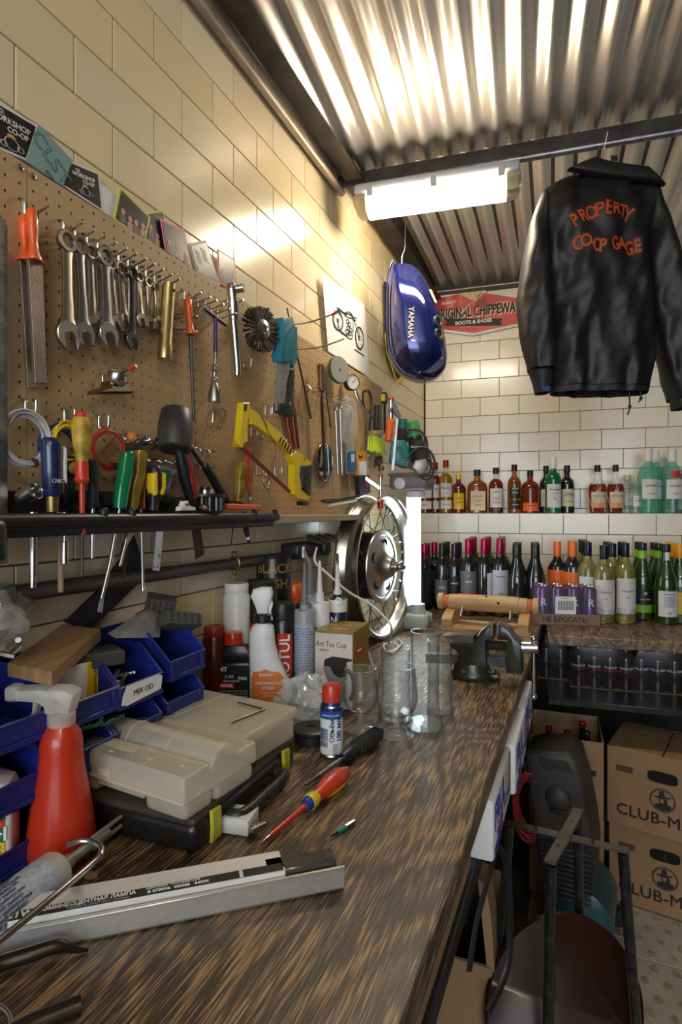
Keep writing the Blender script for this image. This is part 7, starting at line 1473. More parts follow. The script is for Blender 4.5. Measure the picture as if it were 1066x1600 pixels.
# ================================================================== jacket on a hanger
JP = V((.867, 1.905, 0)); JD = -(JP.x - CXM) * sin(TH) + JP.y * cos(TH); JU = 945
def jp(x, y):  # crop pixel -> local x,z (plane parallel to the picture through the hanger)
    u, v = 800 + x / 3.335, 180 + y / 3.335; return ((u - JU) * JD / FPX, (800 - v) * JD / FPX)
right = V((cos(TH), sin(TH), 0)); fwd = V((-sin(TH), cos(TH), 0)); base = V((CXM, 0, CH)) + fwd * JD + right * ((JU - 533) * JD / FPX)
ja = T('jacket', 'black nylon coach jacket on a wire hanger with orange back lettering', 'jacket', base, TH)
m_nyl = mk('black_nylon', (.013, .011, .0105), .50, 0, var=.15, bump=.25, bs=35); m_nyl2 = mk('black_rib', (.018, .016, .017), .55, bump=.5, bs=90)
def ipl(pts, z):
    for (x0, z0), (x1, z1) in zip(pts, pts[1:]):
        if z0 >= z >= z1: return x0 + (x1 - x0) * (z0 - z) / max(1e-6, z0 - z1)
    return pts[0][0] if z > pts[0][1] else pts[-1][0]
def fold(x, z, sd=0):
    f = .0022 * sin(46 * z + 55 * x + 3 * sin(7 * x - 5 * z) + sd) * (sin(9 * z + 5 * x + sd) > -.2) + .0013 * sin(95 * z - 70 * x + 4 * sin(11 * z)) + .007 * sin(38 * x + 3.2 * sin(4 * z + sd) + sd) + .005 * sin(70 * x + 14 * z + sd * 2) + .0045 * sin(24 * z - 30 * x + sd) * (1 if z < .35 else .5) + .003 * sin(120 * x - 40 * z)
    if sd == 0: f += -.020 * math.exp(-((x + .062 + .01 * sin(6 * z)) / .010) ** 2) * -1 * min(1, max(0, (.66 - z) * 4)) + .016 * math.exp(-((x - .045) / .012) ** 2) * min(1, max(0, (.62 - z) * 5))
    return f
def cloth(L_, R_, dep, nz=70, na=44, sd=0, tilt=0, amp=1):
    z0, z1 = L_[0][1], L_[-1][1]; g = G()
    for j in range(nz + 1):
        z = z0 + (z1 - z0) * j / nz; a, b = ipl(L_, z), ipl(R_, z); cx, hw = (a + b) / 2, (b - a) / 2; d = dep(j / nz)
        for k in range(na):
            t = 2 * pi * k / na; c, s = cos(t), sin(t); x = cx + hw * math.copysign(abs(c) ** .8, c); g.v.append((x, d * math.copysign(abs(s) ** .7, s) + fold(x, z, sd) * amp * abs(s) ** .5 + tilt * (1 - j / nz), z))
    for j in range(nz):
        for k in range(na): g.f.append((j * na + k, j * na + (k + 1) % na, (j + 1) * na + (k + 1) % na, (j + 1) * na + k))
    g.f.append(tuple(range(na - 1, -1, -1))); return g
Lb = [jp(*q) for q in ((385, 300), (270, 330), (158, 395), (150, 440), (165, 560), (172, 700), (188, 900), (200, 1100), (205, 1300), (205, 1420))]
Rb = [jp(*q) for q in ((640, 300), (700, 330), (762, 398), (758, 440), (705, 560), (697, 700), (715, 900), (735, 1100), (742, 1250), (708, 1420))]
bd = lambda t: .012 + .048 * min(1, t * 5)
P('body', cloth(Lb, Rb, bd, 90, 72), m_nyl, ja, ang=180)
P('hem', cloth([jp(205, 1415), jp(205, 1452)], [jp(712, 1415), jp(700, 1455)], lambda t: .055, 4, 72, amp=.7), m_nyl2, ja, ang=180)
sl = [((150, 400), (172, 425)), ((100, 560), (182, 560)), ((62, 760), (178, 760)), ((35, 960), (190, 960)), ((50, 1150), (205, 1150)), ((90, 1330), (210, 1330))]
P('sleeve', cloth([jp(a, (b + d) / 2) for (a, b), (c, d) in sl], [jp(c, (b + d) / 2) for (a, b), (c, d) in sl], lambda t: .02 + .035 * min(1, t * 3), 50, 30, sd=1.7), m_nyl, ja, ang=180)
sr = [((700, 395), (762, 398)), ((700, 560), (810, 560)), ((705, 760), (862, 760)), ((725, 1000), (915, 1000)), ((775, 1250), (940, 1250)), ((835, 1480), (935, 1480))]
P('sleeve', cloth([jp(a, (b + d) / 2) for (a, b), (c, d) in sr], [jp(c, (b + d) / 2) for (a, b), (c, d) in sr], lambda t: .02 + .035 * min(1, t * 3), 50, 30, sd=3.1), m_nyl, ja, ang=180)
P('cuff', cloth([jp(92, 1328), jp(115, 1400), jp(125, 1450)], [jp(208, 1328), jp(207, 1400), jp(192, 1425)], lambda t: .036 - .008 * t, 10, 30, amp=.4), m_nyl2, ja, ang=180)
P('cuff_lining', G().lathe([(.0, 0), (.013, .0)], 16, M.Translation((jp(160, 1432)[0], -.030, jp(160, 1432)[1])) @ M.Rotation(R(62), 4, 'X')), mk('blue_lining', (.10, .18, .50), .5), ja, 'pale blue lining of the left cuff')
P('cuff', cloth([jp(835, 1478), jp(848, 1532)], [jp(935, 1478), jp(915, 1530)], lambda t: .036, 6, 30, amp=.4), m_nyl2, ja, ang=180)
cl = [jp(*q) for q in ((265, 322), (330, 290), (400, 263), (470, 285), (560, 298), (672, 312), (720, 355), (762, 402), (690, 382), (560, 372), (470, 362), (375, 345))]
P('collar', G().prism(cl, -.052, -.020, .010, seg=3), m_nyl, ja, ang=60); P('collar_stand', G().prism([jp(*q) for q in ((395, 262), (470, 262), (560, 280), (660, 306), (640, 340), (400, 330))], -.03, .05, .012, seg=2), m_nyl, ja)
(a, b) = jp(490, 282); P('neck_label', G().box((a, -.054, b), (.020, .001, .016)), m_ink, ja); 
for (x, y, l) in ((583, 1450, 120), (640, 1450, 55)):
    a, b = jp(x, y); c, d = jp(x + 4, y + l * .65); e, f = jp(x - 8, y + l); P('drawstring', G().tube([(a, -.03, b + .02), (c, -.032, d), (e, -.032, f)], .0022, 7, sm=3).ball((c, -.032, d), .0055, 8), m_nyl2, ja)
# lettering follows the cloth
def jtext(s, size, x, y, arc=None, rot=0, **k):
    me = textmesh(s, size, m_lett, arc=arc, **k).copy(); cx, cz = jp(x, y); 
    for v in me.vertices: X = cx + v.co.x * cos(rot) - v.co.y * sin(rot); Z = cz + v.co.y * cos(rot) + v.co.x * sin(rot); c = (X - (ipl(Lb, Z) + ipl(Rb, Z)) / 2) / ((ipl(Rb, Z) - ipl(Lb, Z)) / 2); s_ = max(0, 1 - abs(c) ** 2.5) ** .5; t = (Lb[0][1] - Z) / (Lb[0][1] - Lb[-1][1]); v.co = (X, -bd(t) * s_ ** .7 + fold(X, Z) * s_ ** .5 - .0045 + v.co.z * 0, Z)
    me.update(); P('lettering', me, None, ja)
m_lett = mk('orange_print', (.95, .17, .05), .5, var=.05)
for i, (ch, x, y, r) in enumerate((('P', 288, 600, 30), ('R', 330, 577, 24), ('O', 372, 560, 14), ('P', 405, 552, 5), ('E', 446, 548, 0), ('R', 492, 543, -6), ('T', 530, 555, -10), ('Y', 558, 570, -20))): jtext(ch, .056, x, y, rot=R(r), bold=.0016, cond=.72)
for ch, x, y, r in (('C', 302, 715, 4), ('O', 342, 705, 4), ('-', 372, 712, 0), ('O', 396, 730, -4), ('P', 422, 733, 0), ('G', 487, 722, 5), ('A', 526, 716, 0), ('G', 566, 738, 2), ('E', 606, 728, 8)): jtext(ch, .054, x, y, rot=R(r), bold=.0016, cond=.72)
hz = lambda v: (800 - v) * JD / FPX; hx = lambda u: (u - JU) * JD / FPX
hg = T('wire_hanger', 'thin silver wire hanger hooked over the pipe', 'hanger', base, TH)
pz = 2.525 - CH
P('wire', G().tube([(hx(947), .010, pz + .004), (hx(947), -.004, pz + .016), (hx(946), -.018, pz + .004), (hx(945), -.008, hz(222)), (hx(943), 0, hz(238)), (hx(940), 0, hz(250))], .0017, 7, sm=4).tube([(hx(905), 0, hz(268)), (hx(925), 0, hz(258)), (hx(940), 0, hz(250)), (hx(960), 0, hz(254)), (hx(985), 0, hz(270))], .0016, 7, sm=3), m_steel, hg, ang=60)

# ================================================================== motorcycle tank hung in the corner
TD = 2.16; tb_ = V((CXM, 0, CH)) + fwd * TD + right * ((650 - 533) * TD / FPX); tk = T('fuel_tank', 'deep blue motorcycle fuel tank hung upright from the ceiling', 'fuel tank', tb_, TH)
tx = lambda u: (u - 650) * TD / FPX; tz = lambda v: (800 - v) * TD / FPX
m_tank = mk('tank_blue', (.011, .018, .14), .16, .55, var=.12, vs=5, coat=1.0, rvar=.2)
rows = [(410, 622, 632), (412, 613, 645), (420, 608, 656), (440, 606, 668), (465, 605.5, 678), (490, 605.5, 686), (515, 606, 693), (535, 607, 697), (552, 610, 699.5), (566, 615, 699.5), (576, 622, 697), (584, 632, 692), (590, 643, 686), (594, 656, 679)]
g = G(); na = 40
for i, (v, l, r) in enumerate(rows):
    t = (v - 410) / 184; dep = .125 * (math.sin(min(1, t * 1.9 + .12) * pi / 2)) * (1 - .35 * max(0, t - .8) / .2)
    if i in (0,): dep *= .55
    if i >= 12: dep *= .75
    for k in range(na):
        a = 2 * pi * k / na; c, s = cos(a), sin(a); ex = .55 if c < 0 else .95; g.v.append((tx((l + r) / 2) + (tx(r) - tx(l)) / 2 * math.copysign(abs(c) ** ex, c), .02 + dep * math.copysign(abs(s) ** .85, s), tz(v)))
for i in range(len(rows) - 1):
    for k in range(na): g.f.append((i * na + k, i * na + (k + 1) % na, (i + 1) * na + (k + 1) % na, (i + 1) * na + k))
g.f.append(tuple(range(na))); g.f.append(tuple((len(rows) - 1) * na + k for k in range(na)))
tme = P('shell', g, m_tank, tk, ang=75); md = tme.modifiers.new('soft', 'SUBSURF'); md.levels = md.render_levels = 2
P('seam_flange', G().tube([(tx(u) , -.035, tz(v)) for u, v in ((612, 414), (606.5, 432), (605, 470), (605, 520), (607, 545), (614, 566), (628, 584), (645, 592), (660, 595))], .0045, 8, sm=4, flat=1), m_tank, tk, ang=60)
P('tunnel_lip', G().tube([(tx(u), -.075 + .001 * (u - 650), tz(v)) for u, v in ((650, 591), (660, 586), (672, 575), (682, 566), (690, 563), (693, 570), (690, 580), (680, 590), (668, 594))], .0042, 8, closed=True, sm=4), m_tank, tk, ang=60)
P('tunnel', G().prism([(tx(u), tz(v)) for u, v in ((654, 590), (662, 586), (673, 576), (683, 567), (690, 565), (691, 572), (688, 580), (678, 589), (666, 593))], -.078, -.03, .004), mk('tank_inside', (.010, .012, .05), .3), tk, 'dark hollow at the foot of the tank')
for r_ in ((681, 513), (682.5, 532)):
    fm = frame((tx(r_[0] - 3), -.080, tz(r_[1])), (0, 0, 1), (.62, -.78, 0))
    P('filler_collar', G().lathe([(.016, 0), (.021, .002), (.021, .007), (.015, .008), (.013, .002), (.0, .002)], 24, fm), m_steel2, tk); P('filler_hole', G().lathe([(0, .0035), (.0145, .0035)], 20, fm), m_blackm, tk)
t = txt(tk, 'YAMAHA', .027, mk('badge_metal', (.62, .50, .38), .3, .8), (tx(636.5), -.112, tz(519)), rot=(pi / 2, R(92), R(-8)), bold=.0007, depth=.002, cond=1.0)
P('sticker', G().box((0, 0, 0), (.018, .055, .002), .0005, m=frame((tx(672.5), -.066, tz(473)), (-.55, -.60, -.2), (.62, -.62, .30))), mk('worn_sticker', (.42, .36, .27), .6), tk)
P('hanging_wire', G().tube([(tx(628), 0, tz(412)), (tx(629), 0, tz(398)), (tx(633), 0, tz(385)), (tx(634), .01, 2.53 - CH)], .0016, 6, sm=3), m_steel, tk)
# fringed pennant behind the tank
x = .012; p = onx(603, 500, x); o = WT('fringed_pennant', 'dark pennant with a yellow fringe hanging behind the tank', 'pennant', 603, 500, x)
pts = [(600, 440), (640, 450), (652, 560), (620, 594), (602, 545)]; P('cloth', G().prism(rp(p, x, *pts), -.002, .001), mk('dark_cloth', (.03, .025, .05), .8), o)
fr = G(); seg = rp(p, x, (601, 520), (603, 546), (620, 596), (638, 578))
for a, b in zip(seg, seg[1:]):
    for k in range(16): t = k / 16; c = (a[0] + (b[0] - a[0]) * t, a[1] + (b[1] - a[1]) * t); fr.tube([(c[0], -.003, c[1]), (c[0] - .006, -.005, c[1] - .018)], .0022, 5)
P('fringe', fr, mk('yellow_fringe', (.70, .48, .02), .7), o, kind='stuff')

# ================================================================== tools on and around the upright lamp head
HD = 2.05
def cw(u, v, d): return V((CXM, 0, CH)) + fwd * d + right * ((u - 533) * d / FPX) + V((0, 0, (800 - v) * d / FPX))
def cT(nm, lb, cat, u, v, d): o = T(nm, lb, cat, cw(u, v, d), TH); o['d'] = d; return o, (lambda *pts: [((a - u) * d / FPX, (v - b) * d / FPX) for a, b in pts])
m_green = mk('green_plastic', (.06, .30, .08), .4); m_bteal = mk('dark_teal_plastic', (.015, .13, .16), .4)
o, f = cT('angle_grinder', 'green and black angle grinder lying upright on the lamp head', 'power tool', 650, 733, 2.08)
q = f((644, 658), (646, 668), (648, 684), (652, 700), (657, 718)); P('green_housing', G().tube([(q[0][0], 0, q[0][1]), (q[0][0], 0, q[0][1] - .002), (q[1][0], 0, q[1][1]), (q[2][0], 0, q[2][1])], [.016, .023, .027, .025], 20), m_green, o); P('black_body', G().tube([(q[2][0], 0, q[2][1]), (q[3][0], 0, q[3][1]), (q[4][0], 0, q[4][1])], [.026, .030, .033], 20), m_blackm, o)
P('gear_head', G().prism(f((648, 720), (664, 716), (668, 726), (664, 740), (655, 742), (643, 731)), -.030, .026, .006, seg=2), mk('grey_cast', (.32, .31, .30), .4, .6), o); P('guard', G().lathe([(.030, 0), (.046, .002), (.048, .014), (.046, .014)], 24, M.Translation((.012, -.005, .0)) @ M.Rotation(R(68), 4, 'X'), a0=0, a1=pi), m_steel2, o)
P('vent_collar', G().tube([(q[2][0], 0, q[2][1] + .004), (q[2][0] + .002, 0, q[2][1] - .006)], .0285, 20), m_black, o); (a, b), = f((648, 700)); txt(o, 'BOSCH', .010, m_wink, (a, -.031, b))
o, f = cT('power_cord', 'black power cord looped around the green grinder', 'cable', 665, 710, 2.04); P('cord', G().tube([(a, -.02, b) for a, b in f((634, 678), (640, 672), (655, 674), (664, 685), (666, 700), (655, 700), (643, 708), (636, 720))], .0042, 8, sm=5).tube([(a, -.025, b) for a, b in f((664, 700), (674, 712), (678, 728), (672, 745), (662, 750), (655, 742))], .0045, 8, sm=5).tube([(a, -.015, b) for a, b in f((666, 704), (671, 716), (673, 730), (668, 742))], .0042, 8, sm=5), m_black, o, ang=60)
o, f = cT('teal_drill', 'dark teal cordless tool lying behind the green grinder', 'power tool', 630, 733, 2.14); q = f((630, 655), (629, 675), (627, 700)); P('handle', G().tube([(a, 0, b) for a, b in q], [.016, .021, .019], 16), m_bteal, o); P('grip', G().tube([(q[1][0], -.004, q[1][1] + .01), (q[2][0], -.004, q[2][1])], [.0215, .0205], 16), m_blackm, o)
P('body', G().prism(f((612, 690), (632, 688), (645, 715), (650, 733), (628, 731), (608, 722)), -.028, .028, .008, seg=2), mk('light_teal', (.03, .24, .28), .4), o)
for k in range(5): (a, b), = f((622 + 2 * k, 700 + 4 * k)); P('vent_slot', G().box((a, -.0288, b), (.022, .001, .002)), m_blackm, o)
o, f = cT('bar_clamp', 'red-orange handled bar clamp standing by the upright lamp', 'clamp', 612, 735, 2.0); q = f((611, 625), (611, 655), (607, 690), (612, 735), (621, 655))
P('spindle', G().tube([(q[0][0], 0, q[0][1]), (q[1][0], 0, q[1][1])], .0075, 12), m_steel, o); P('handle', G().tube([(q[1][0], 0, q[1][1]), (q[1][0] - .001, 0, q[1][1] - .006), (q[2][0], 0, q[2][1] + .004), (q[2][0], 0, q[2][1])], [.011, .0135, .0135, .010], 16), m_orange, o); P('swivel_pad', G().lathe([(.0, 0), (.012, 0), (.012, .007), (0, .008)], 18, M.Translation((q[0][0], 0, q[0][1]))), m_red, o)
P('bar', G().prism(f((620, 642), (624, 642), (616, 735), (611, 735)), -.004, .004, .001), m_steel2, o); P('jaw_arm', G().prism(f((608, 630), (616, 628), (627, 650), (622, 655), (612, 640)), -.007, .007, .002), m_dsteel, o); P('thread_nut', G().cyl((q[0][0], 0, q[0][1] - .03), (q[0][0], 0, q[0][1] - .045), .011, n=8), m_steel, o)
o, f = cT('lower_clamp', 'galvanised clamp with a red knob reaching behind the wheel top', 'clamp', 590, 745, 1.98); P('arm', G().prism(f((571, 743), (595, 760), (598, 764), (592, 766), (570, 750)), -.006, .006, .002), m_steel, o)
q = f((595, 745), (595, 790)); P('spindle', G().tube([(q[0][0], 0, q[0][1]), (q[1][0], 0, q[1][1])], .006, 10), m_steel, o); P('knob', G().lathe([(0, 0), (.010, 0), (.010, .007), (0, .008)], 16, M.Translation((q[0][0], 0, q[0][1]))), m_red, o); P('handle', G().tube([(q[1][0], 0, q[1][1] + .03), (q[1][0], 0, q[1][1] - .01)], .011, 14), m_red, o)
p = onx(588, 635, .075); o = WT('dust_brush', 'brush with fluorescent yellow bristles and a black handle at the right end of the pegboard', 'brush', 588, 635, .075)
P('handle', G().prism(rp(p, .075, (587, 633), (595, 632), (596, 672), (590, 676), (586, 670)), -.008, .008, .003, seg=2), m_black, o); P('ferrule', G().prism(rp(p, .075, (579, 673), (597, 672), (597, 679), (580, 680)), -.010, .010, .002), m_wood, o)
g = G(); q = rp(p, .075, (580, 680), (597, 679), (598, 707), (579, 706))
for k in range(9):
    for j in range(3): t = k / 8; g.tube([(q[0][0] + (q[1][0] - q[0][0]) * t, -.008 + .008 * j, q[0][1]), (q[3][0] + (q[2][0] - q[3][0]) * t, -.010 + .010 * j, q[3][1] + .003 * ((k * 5 + j) % 3))], [.0022, .0034], 6)
P('bristles', g, mk('neon_yellow', (.55, .75, .03), .5), o, kind='stuff')
p = onx(575, 640, .05); o = WT('strip_and_pliers', 'long steel strip with brown pliers handles hanging beside the brush', 'tool', 575, 640, .05); P('strip', G().prism(rp(p, .05, (576, 640), (580, 640), (576, 765), (571, 762)), -.002, .001), m_steel, o)
P('handle', G().tube([(a, -.008, b) for a, b in rp(p, .05, (567, 612), (572, 610), (577, 622), (578, 642))], .0055, 8, sm=3), mk('brown_grip', (.15, .04, .02), .4), o); P('handle', G().tube([(a, -.004, b) for a, b in rp(p, .05, (566, 612), (566, 628), (570, 645))], .0040, 8, sm=3), m_blackm, o)
p = onx(583, 720, .06); o = WT('chain_bundle', 'small dark bundle of keys and chain under the yellow bristles', 'keys', 590, 722, .06); g = G(); r_ = random.Random(3)
for k in range(14): c = V((r_.uniform(-.04, .04), r_.uniform(-.015, .0), r_.uniform(-.03, .02))); g.tube([c + V((.008 * cos(t), 0, .008 * sin(t))) for t in [2 * pi * j / 8 for j in range(8)]], .002, 5, closed=True)
P('links', g, m_dsteel, o, kind='stuff')
p = onx(600, 625, .07); o = WT('spirit_level_end', 'black and yellow tool end beside the bar clamp', 'tool', 601, 622, .08); P('body', G().box((0, 0, 0), (.03, .02, .045), .004), m_black, o); P('yellow_tip', G().box((-.018, -.001, -.002), (.010, .018, .030), .003), m_yellow, o); P('stem', G().cyl((.002, 0, -.02), (.002, 0, -.14), .005), m_blackm, o)
# ================================================================== under the counter
LSZ = .712
film = clear('pack_film', (.92, .93, .97), .012, .2); m_cola = mk('cola_glass', (.020, .008, .006), .08, coat=.8)
def pack(lb, u, v, n, m, labm, capm, txt_, H=.182, r=.028, y=None, grp='shrink wrapped bottle packs on the black shelf'):
    p = onb(u, v, y) ; z = LSZ; o = T('bottle_pack', lb, 'bottle pack', (p.x, p.y, z), BA, grp)
    g = G().box((0, m * r, .001), (n * 2 * r + .01, m * 2 * r + .01, .002)); P('tray', g, m_card, o)
    pr = bprof('bordeaux', H, r * .96); pr = [(a * (1 - .12 * math.exp(-((b / H - .30) / .10) ** 2)), b) for a, b in pr]; gm = mesh('bottle', G().lathe(pr, 16), m_cola); cm = mesh('crown_cap', G().lathe([(.0135, H * .955), (.0135, H), (0, H * 1.004)], 12), capm); lm = mesh('label', G().lathe([(r * .97, H * .36), (r * .90, H * .54)], 14), labm); tm_ = textmesh(txt_, .012, m_wink, wrap=r, bold=.0002) if txt_ else None
    for i in range(n):
        for j in range(m):
            b = P('bottle', gm, None, o); b.location = ((i - (n - 1) / 2) * 2 * r, (j + .5) * 2 * r, .002); P('crown_cap', cm, None, b); P('label', lm, None, b)
            if tm_ and j == 0: t = P('lettering', tm_, None, b); t.location = (0, -r * .985, H * .45); t.rotation_euler = (pi / 2, 0, 0)
    W = n * 2 * r + .012; D = m * 2 * r + .012
    P('film', G().prism([(-W / 2, 0), (-W / 2, H * .62), (-W / 2 + .03, H * 1.01), (W / 2 - .03, H * 1.01), (W / 2, H * .62), (W / 2, 0)], -.006, D - .006, .006, seg=2), film, o); return o
pack('pack of cola bottles with red labels and red caps on the black shelf', 942, 1075, 4, 2, mk('cola_red', (.50, .01, .015), .35), m_capr, 'Coca-Cola', y=2.335)
pack('dark wrapped bottle pack at the right end of the black shelf', 1043, 1060, 4, 2, mk('ink_label', (.03, .04, .09), .4), m_capb, 'COLA ZERO', y=2.345)
pack('bottle pack with green labels at the left end of the black shelf', 865, 1050, 2, 2, mk('label_green2', (.01, .18, .09), .4), m_capb, '', y=2.42)
# cartons on the floor
def carton(nm, lb, X, Y, z, rz, W, D, H, open_=False, logo=False, grp=None, dz=0):
    o = T(nm, lb, 'cardboard box', (X, Y, z), rz, grp); t = .004
    P('front_panel', G().box((0, -D / 2, H / 2), (W, t, H), .0008), m_card, o); P('back_panel', G().box((0, D / 2, H / 2), (W, t, H)), m_card, o)
    for s in (-1, 1): P('side_panel', G().box((s * W / 2, 0, H / 2), (t, D, H), .0008), m_card, o)
    P('bottom_panel', G().box((0, 0, t / 2), (W, D, t)), m_card, o)
    if not open_:
        for s in (-1, 1): P('top_flap', G().box((s * W * .252, 0, H - .001), (W * .485, D, t), .001), m_card, o)
        P('inner_flap', G().box((0, 0, H - .008), (W * .98, D * .98, .002)), mk('inner_card', (.20, .12, .06), .9), o)
    return o
def logo_box(o, W, D, H):
    y = -D / 2 - .0026
    P('hand_hole', G().prism([(a * .046, H * .74 + b * .020) for a, b in [(math.copysign(abs(cos(t)) ** .5, cos(t)), math.copysign(abs(sin(t)) ** .6, sin(t))) for t in [2 * pi * k / 20 for k in range(20)]]], y, y + .003), mk('dark_hole', (.006, .005, .004), .9), o); P('hole_stem', G().box((.0, y - .0004, H * .735), (.012, .001, .022), .002), m_dkg, o)
    for s in (-1, 1): P('hatched_bar', G().box((s * .118, y, H * .74), (.052, .0008, .020)), m_ink, o); [P('hatch_line', G().box((s * .118, y - .0006, H * .74 - .005 + .005 * k), (.050, .0004, .0012)), m_card, o) for k in range(3)]
    t = txt(o, 'CLUB-MATE', .054, m_ink, (.005, y, H * .21), bold=.0009, space=1.05, cond=1.0, depth=.0003)
    cz = H * .46; r = .036
    P('badge_ring', G().tube([(r * cos(a), y, cz + r * sin(a)) for a in [2 * pi * k / 30 for k in range(30)]], .0016, 5, closed=True), m_ink, o); g = G()
    for k in range(36): a = 2 * pi * k / 36; g.box(((r + .0035) * cos(a), y, cz + (r + .0035) * sin(a)), (.003, .0006, .003))
    P('badge_teeth', g, m_ink, o, kind='stuff')
    P('printed_hat', G().prism([(a * r, cz + b * r) for a, b in ((-.80, .26), (-.3, .36), (-.26, .86), (.1, .92), (.2, .38), (.72, .44), (.66, .32), (.1, .18), (-.5, .14))], y - .0006, y + .0004), m_ink, o)
    P('printed_head', G().prism([(a * r, cz + b * r) for a, b in ((-.30, .14), (-.34, -.1), (-.22, -.3), (-.7, -.5), (-.6, -.78), (0, -.95), (.6, -.78), (.78, -.45), (.40, -.28), (.38, .16))], y - .0006, y + .0004), m_ink, o); P('printed_face', G().prism([(a * r, cz + b * r) for a, b in ((-.18, .12), (-.24, -.02), (-.12, -.22), (.08, -.26), (.14, .10))], y - .0010, y), m_card, o)
def fl(u, v, z=0): return onz(u, v, z)
W_, D_, H_ = .345, .29, .272
for k, (u, v, z, rz, lb) in enumerate(((953, 1402, .0095, -9, 'lower crate carton with a hatted figure emblem, standing on the floor'), (950, 1402, .0095 + .2745, -14, 'upper crate carton with a hatted figure emblem, stacked on its twin'))):
    p = fl(u, v, .01); a = R(rz); c = V((p.x, p.y, 0)) + M.Rotation(a, 3, 'Z') @ V((W_ / 2, D_ / 2, 0)); o = carton('crate_carton', lb, c.x, c.y, z, a, W_, D_, H_, grp='printed crate cartons'); logo_box(o, W_, D_, H_)
p = fl(842, 1398, .01); W2 = .245
lo_ = carton('plain_carton', 'plain brown carton standing under the torn one', p.x + .09, p.y + .16, .0095, R(0), W2, .28, .30)
o = carton('torn_carton', 'torn open brown carton of dark bottles left of the printed crates', p.x + .085, p.y + .16, .3105, R(2), W2, .28, .27, open_=True)
P('hatched_bar', G().box((.07, -.1428, .16), (.06, .0008, .02)), m_ink, o); P('torn_edge', G().prism([(-.12, .262), (-.09, .285), (-.03, .268), (.04, .272), (.122, .262), (.122, .240), (-.12, .240)], -.141, -.137), m_card, o)
for k, (x, y, lb) in enumerate(((-.055, -.07, 'left dark bottle in the torn carton'), (.01, -.09, 'middle dark bottle in the torn carton'), (.075, -.07, 'right dark bottle in the torn carton'), (.06, .03, 'rear dark bottle in the torn carton'))):
    q = V((p.x + .085, p.y + .16, .3155)) + V((x, y, 0)); bottle('soda_bottle', lb, 'bottle', q, 'bordeaux', .275, .030, m_cola, m_capr if k != 2 else m_capb, .93, [(.70, .78, mk('cola_red', (0, 0, 0)), 3.1, [('COLA', .007, .75, m_wink)])] if k < 3 else (), grp='dark bottles in the torn carton')
# compressor
co = T('air_compressor', 'black shrouded air compressor with a teal tank under the counter', 'compressor', (.80, 2.02, .0095), R(-6))
def cpf(*pts, y=1.93): return [((lambda p: (p.x - .80, p.z - .0095))(ony(a, b, y))) for a, b in pts]
P('teal_tank', G().tube([(.0, -.11, .105), (.0, -.09, .105), (.0, .12, .105), (.0, .14, .105)], [.06, .102, .102, .06], 28), mk('teal_enamel', (.012, .10, .12), .35, coat=.2), co)
m_shr = mk('dusty_black', (.030, .028, .026), .5, 0, col2=(.065, .06, .055), vs=7, bump=.1)
P('shroud', G().prism(cpf((826, 1175), (838, 1170), (896, 1172), (908, 1182), (922, 1225), (934, 1290), (939, 1330), (936, 1385), (915, 1395), (860, 1390), (848, 1340), (838, 1280)), -.13, .06, .022, seg=3), m_shr, co)
(a, b), (c, d) = cpf((862, 1258), (899, 1225)); P('intake_hood', G().ball(((a + c) / 2, -.128, (b + d) / 2), .042, 20, (.95, .55, .95)), m_shr, co); P('hood_mouth', G().box(((a + c) / 2 + .004, -.150, (b + d) / 2 - .030), (.052, .014, .012), .004), m_blackm, co)
P('grille_recess', G().prism(cpf((850, 1304), (930, 1304), (934, 1330), (932, 1388), (866, 1388), (852, 1340)), -.1312, -.128), m_blackm, co)
for k in range(11): (a, b), (c, _) = cpf((853, 1310 + 7.4 * k), (932, 1310)); P('grille_slat', G().box(((a + c) / 2, -.134, b), (c - a, .006, .0065), .0015), mk('slat_blue_black', (.06, .065, .09), .35), co)
for k in range(7): (a, b), (c, _) = cpf((845, 1177 + 2.5 * k), (895, 1177)); P('top_rib', G().box(((a + c) / 2 + .003 * k, -.1312, b), (c - a, .003, .0028), .001), m_shr, co)
(a, b), = cpf((818, 1200)); P('filter_cap', G().cyl((a - .02, -.06, b), (a + .035, -.06, b), .040, n=24), m_black, co)
for x in (-.10, .10): P('rubber_foot', G().cyl((x, -.12, 0), (x, -.12, .055), .018, n=12).cyl((x, .12, 0), (x, .12, .055), .018, n=12), m_blackm, co, kind='stuff')
o = T('red_air_hose', 'bundle of red air hose hanging left of the compressor', 'hose', (.645, 1.93, .46)); g = G(); 
for k in range(9): g.tube([(.045 * cos(t) + .004 * (k % 3), .006 * k - .02, .10 * sin(t) - .01 * (k % 4)) for t in [2 * pi * j / 18 for j in range(18)]], .0055, 7, closed=True)
P('hose', g, mk('dark_red_hose', (.30, .02, .012), .5), o); P('hook', G().tube([(0, .02, .09), (0, .03, .2), (.0, .03, .44)], .003, 6), m_dsteel, o)
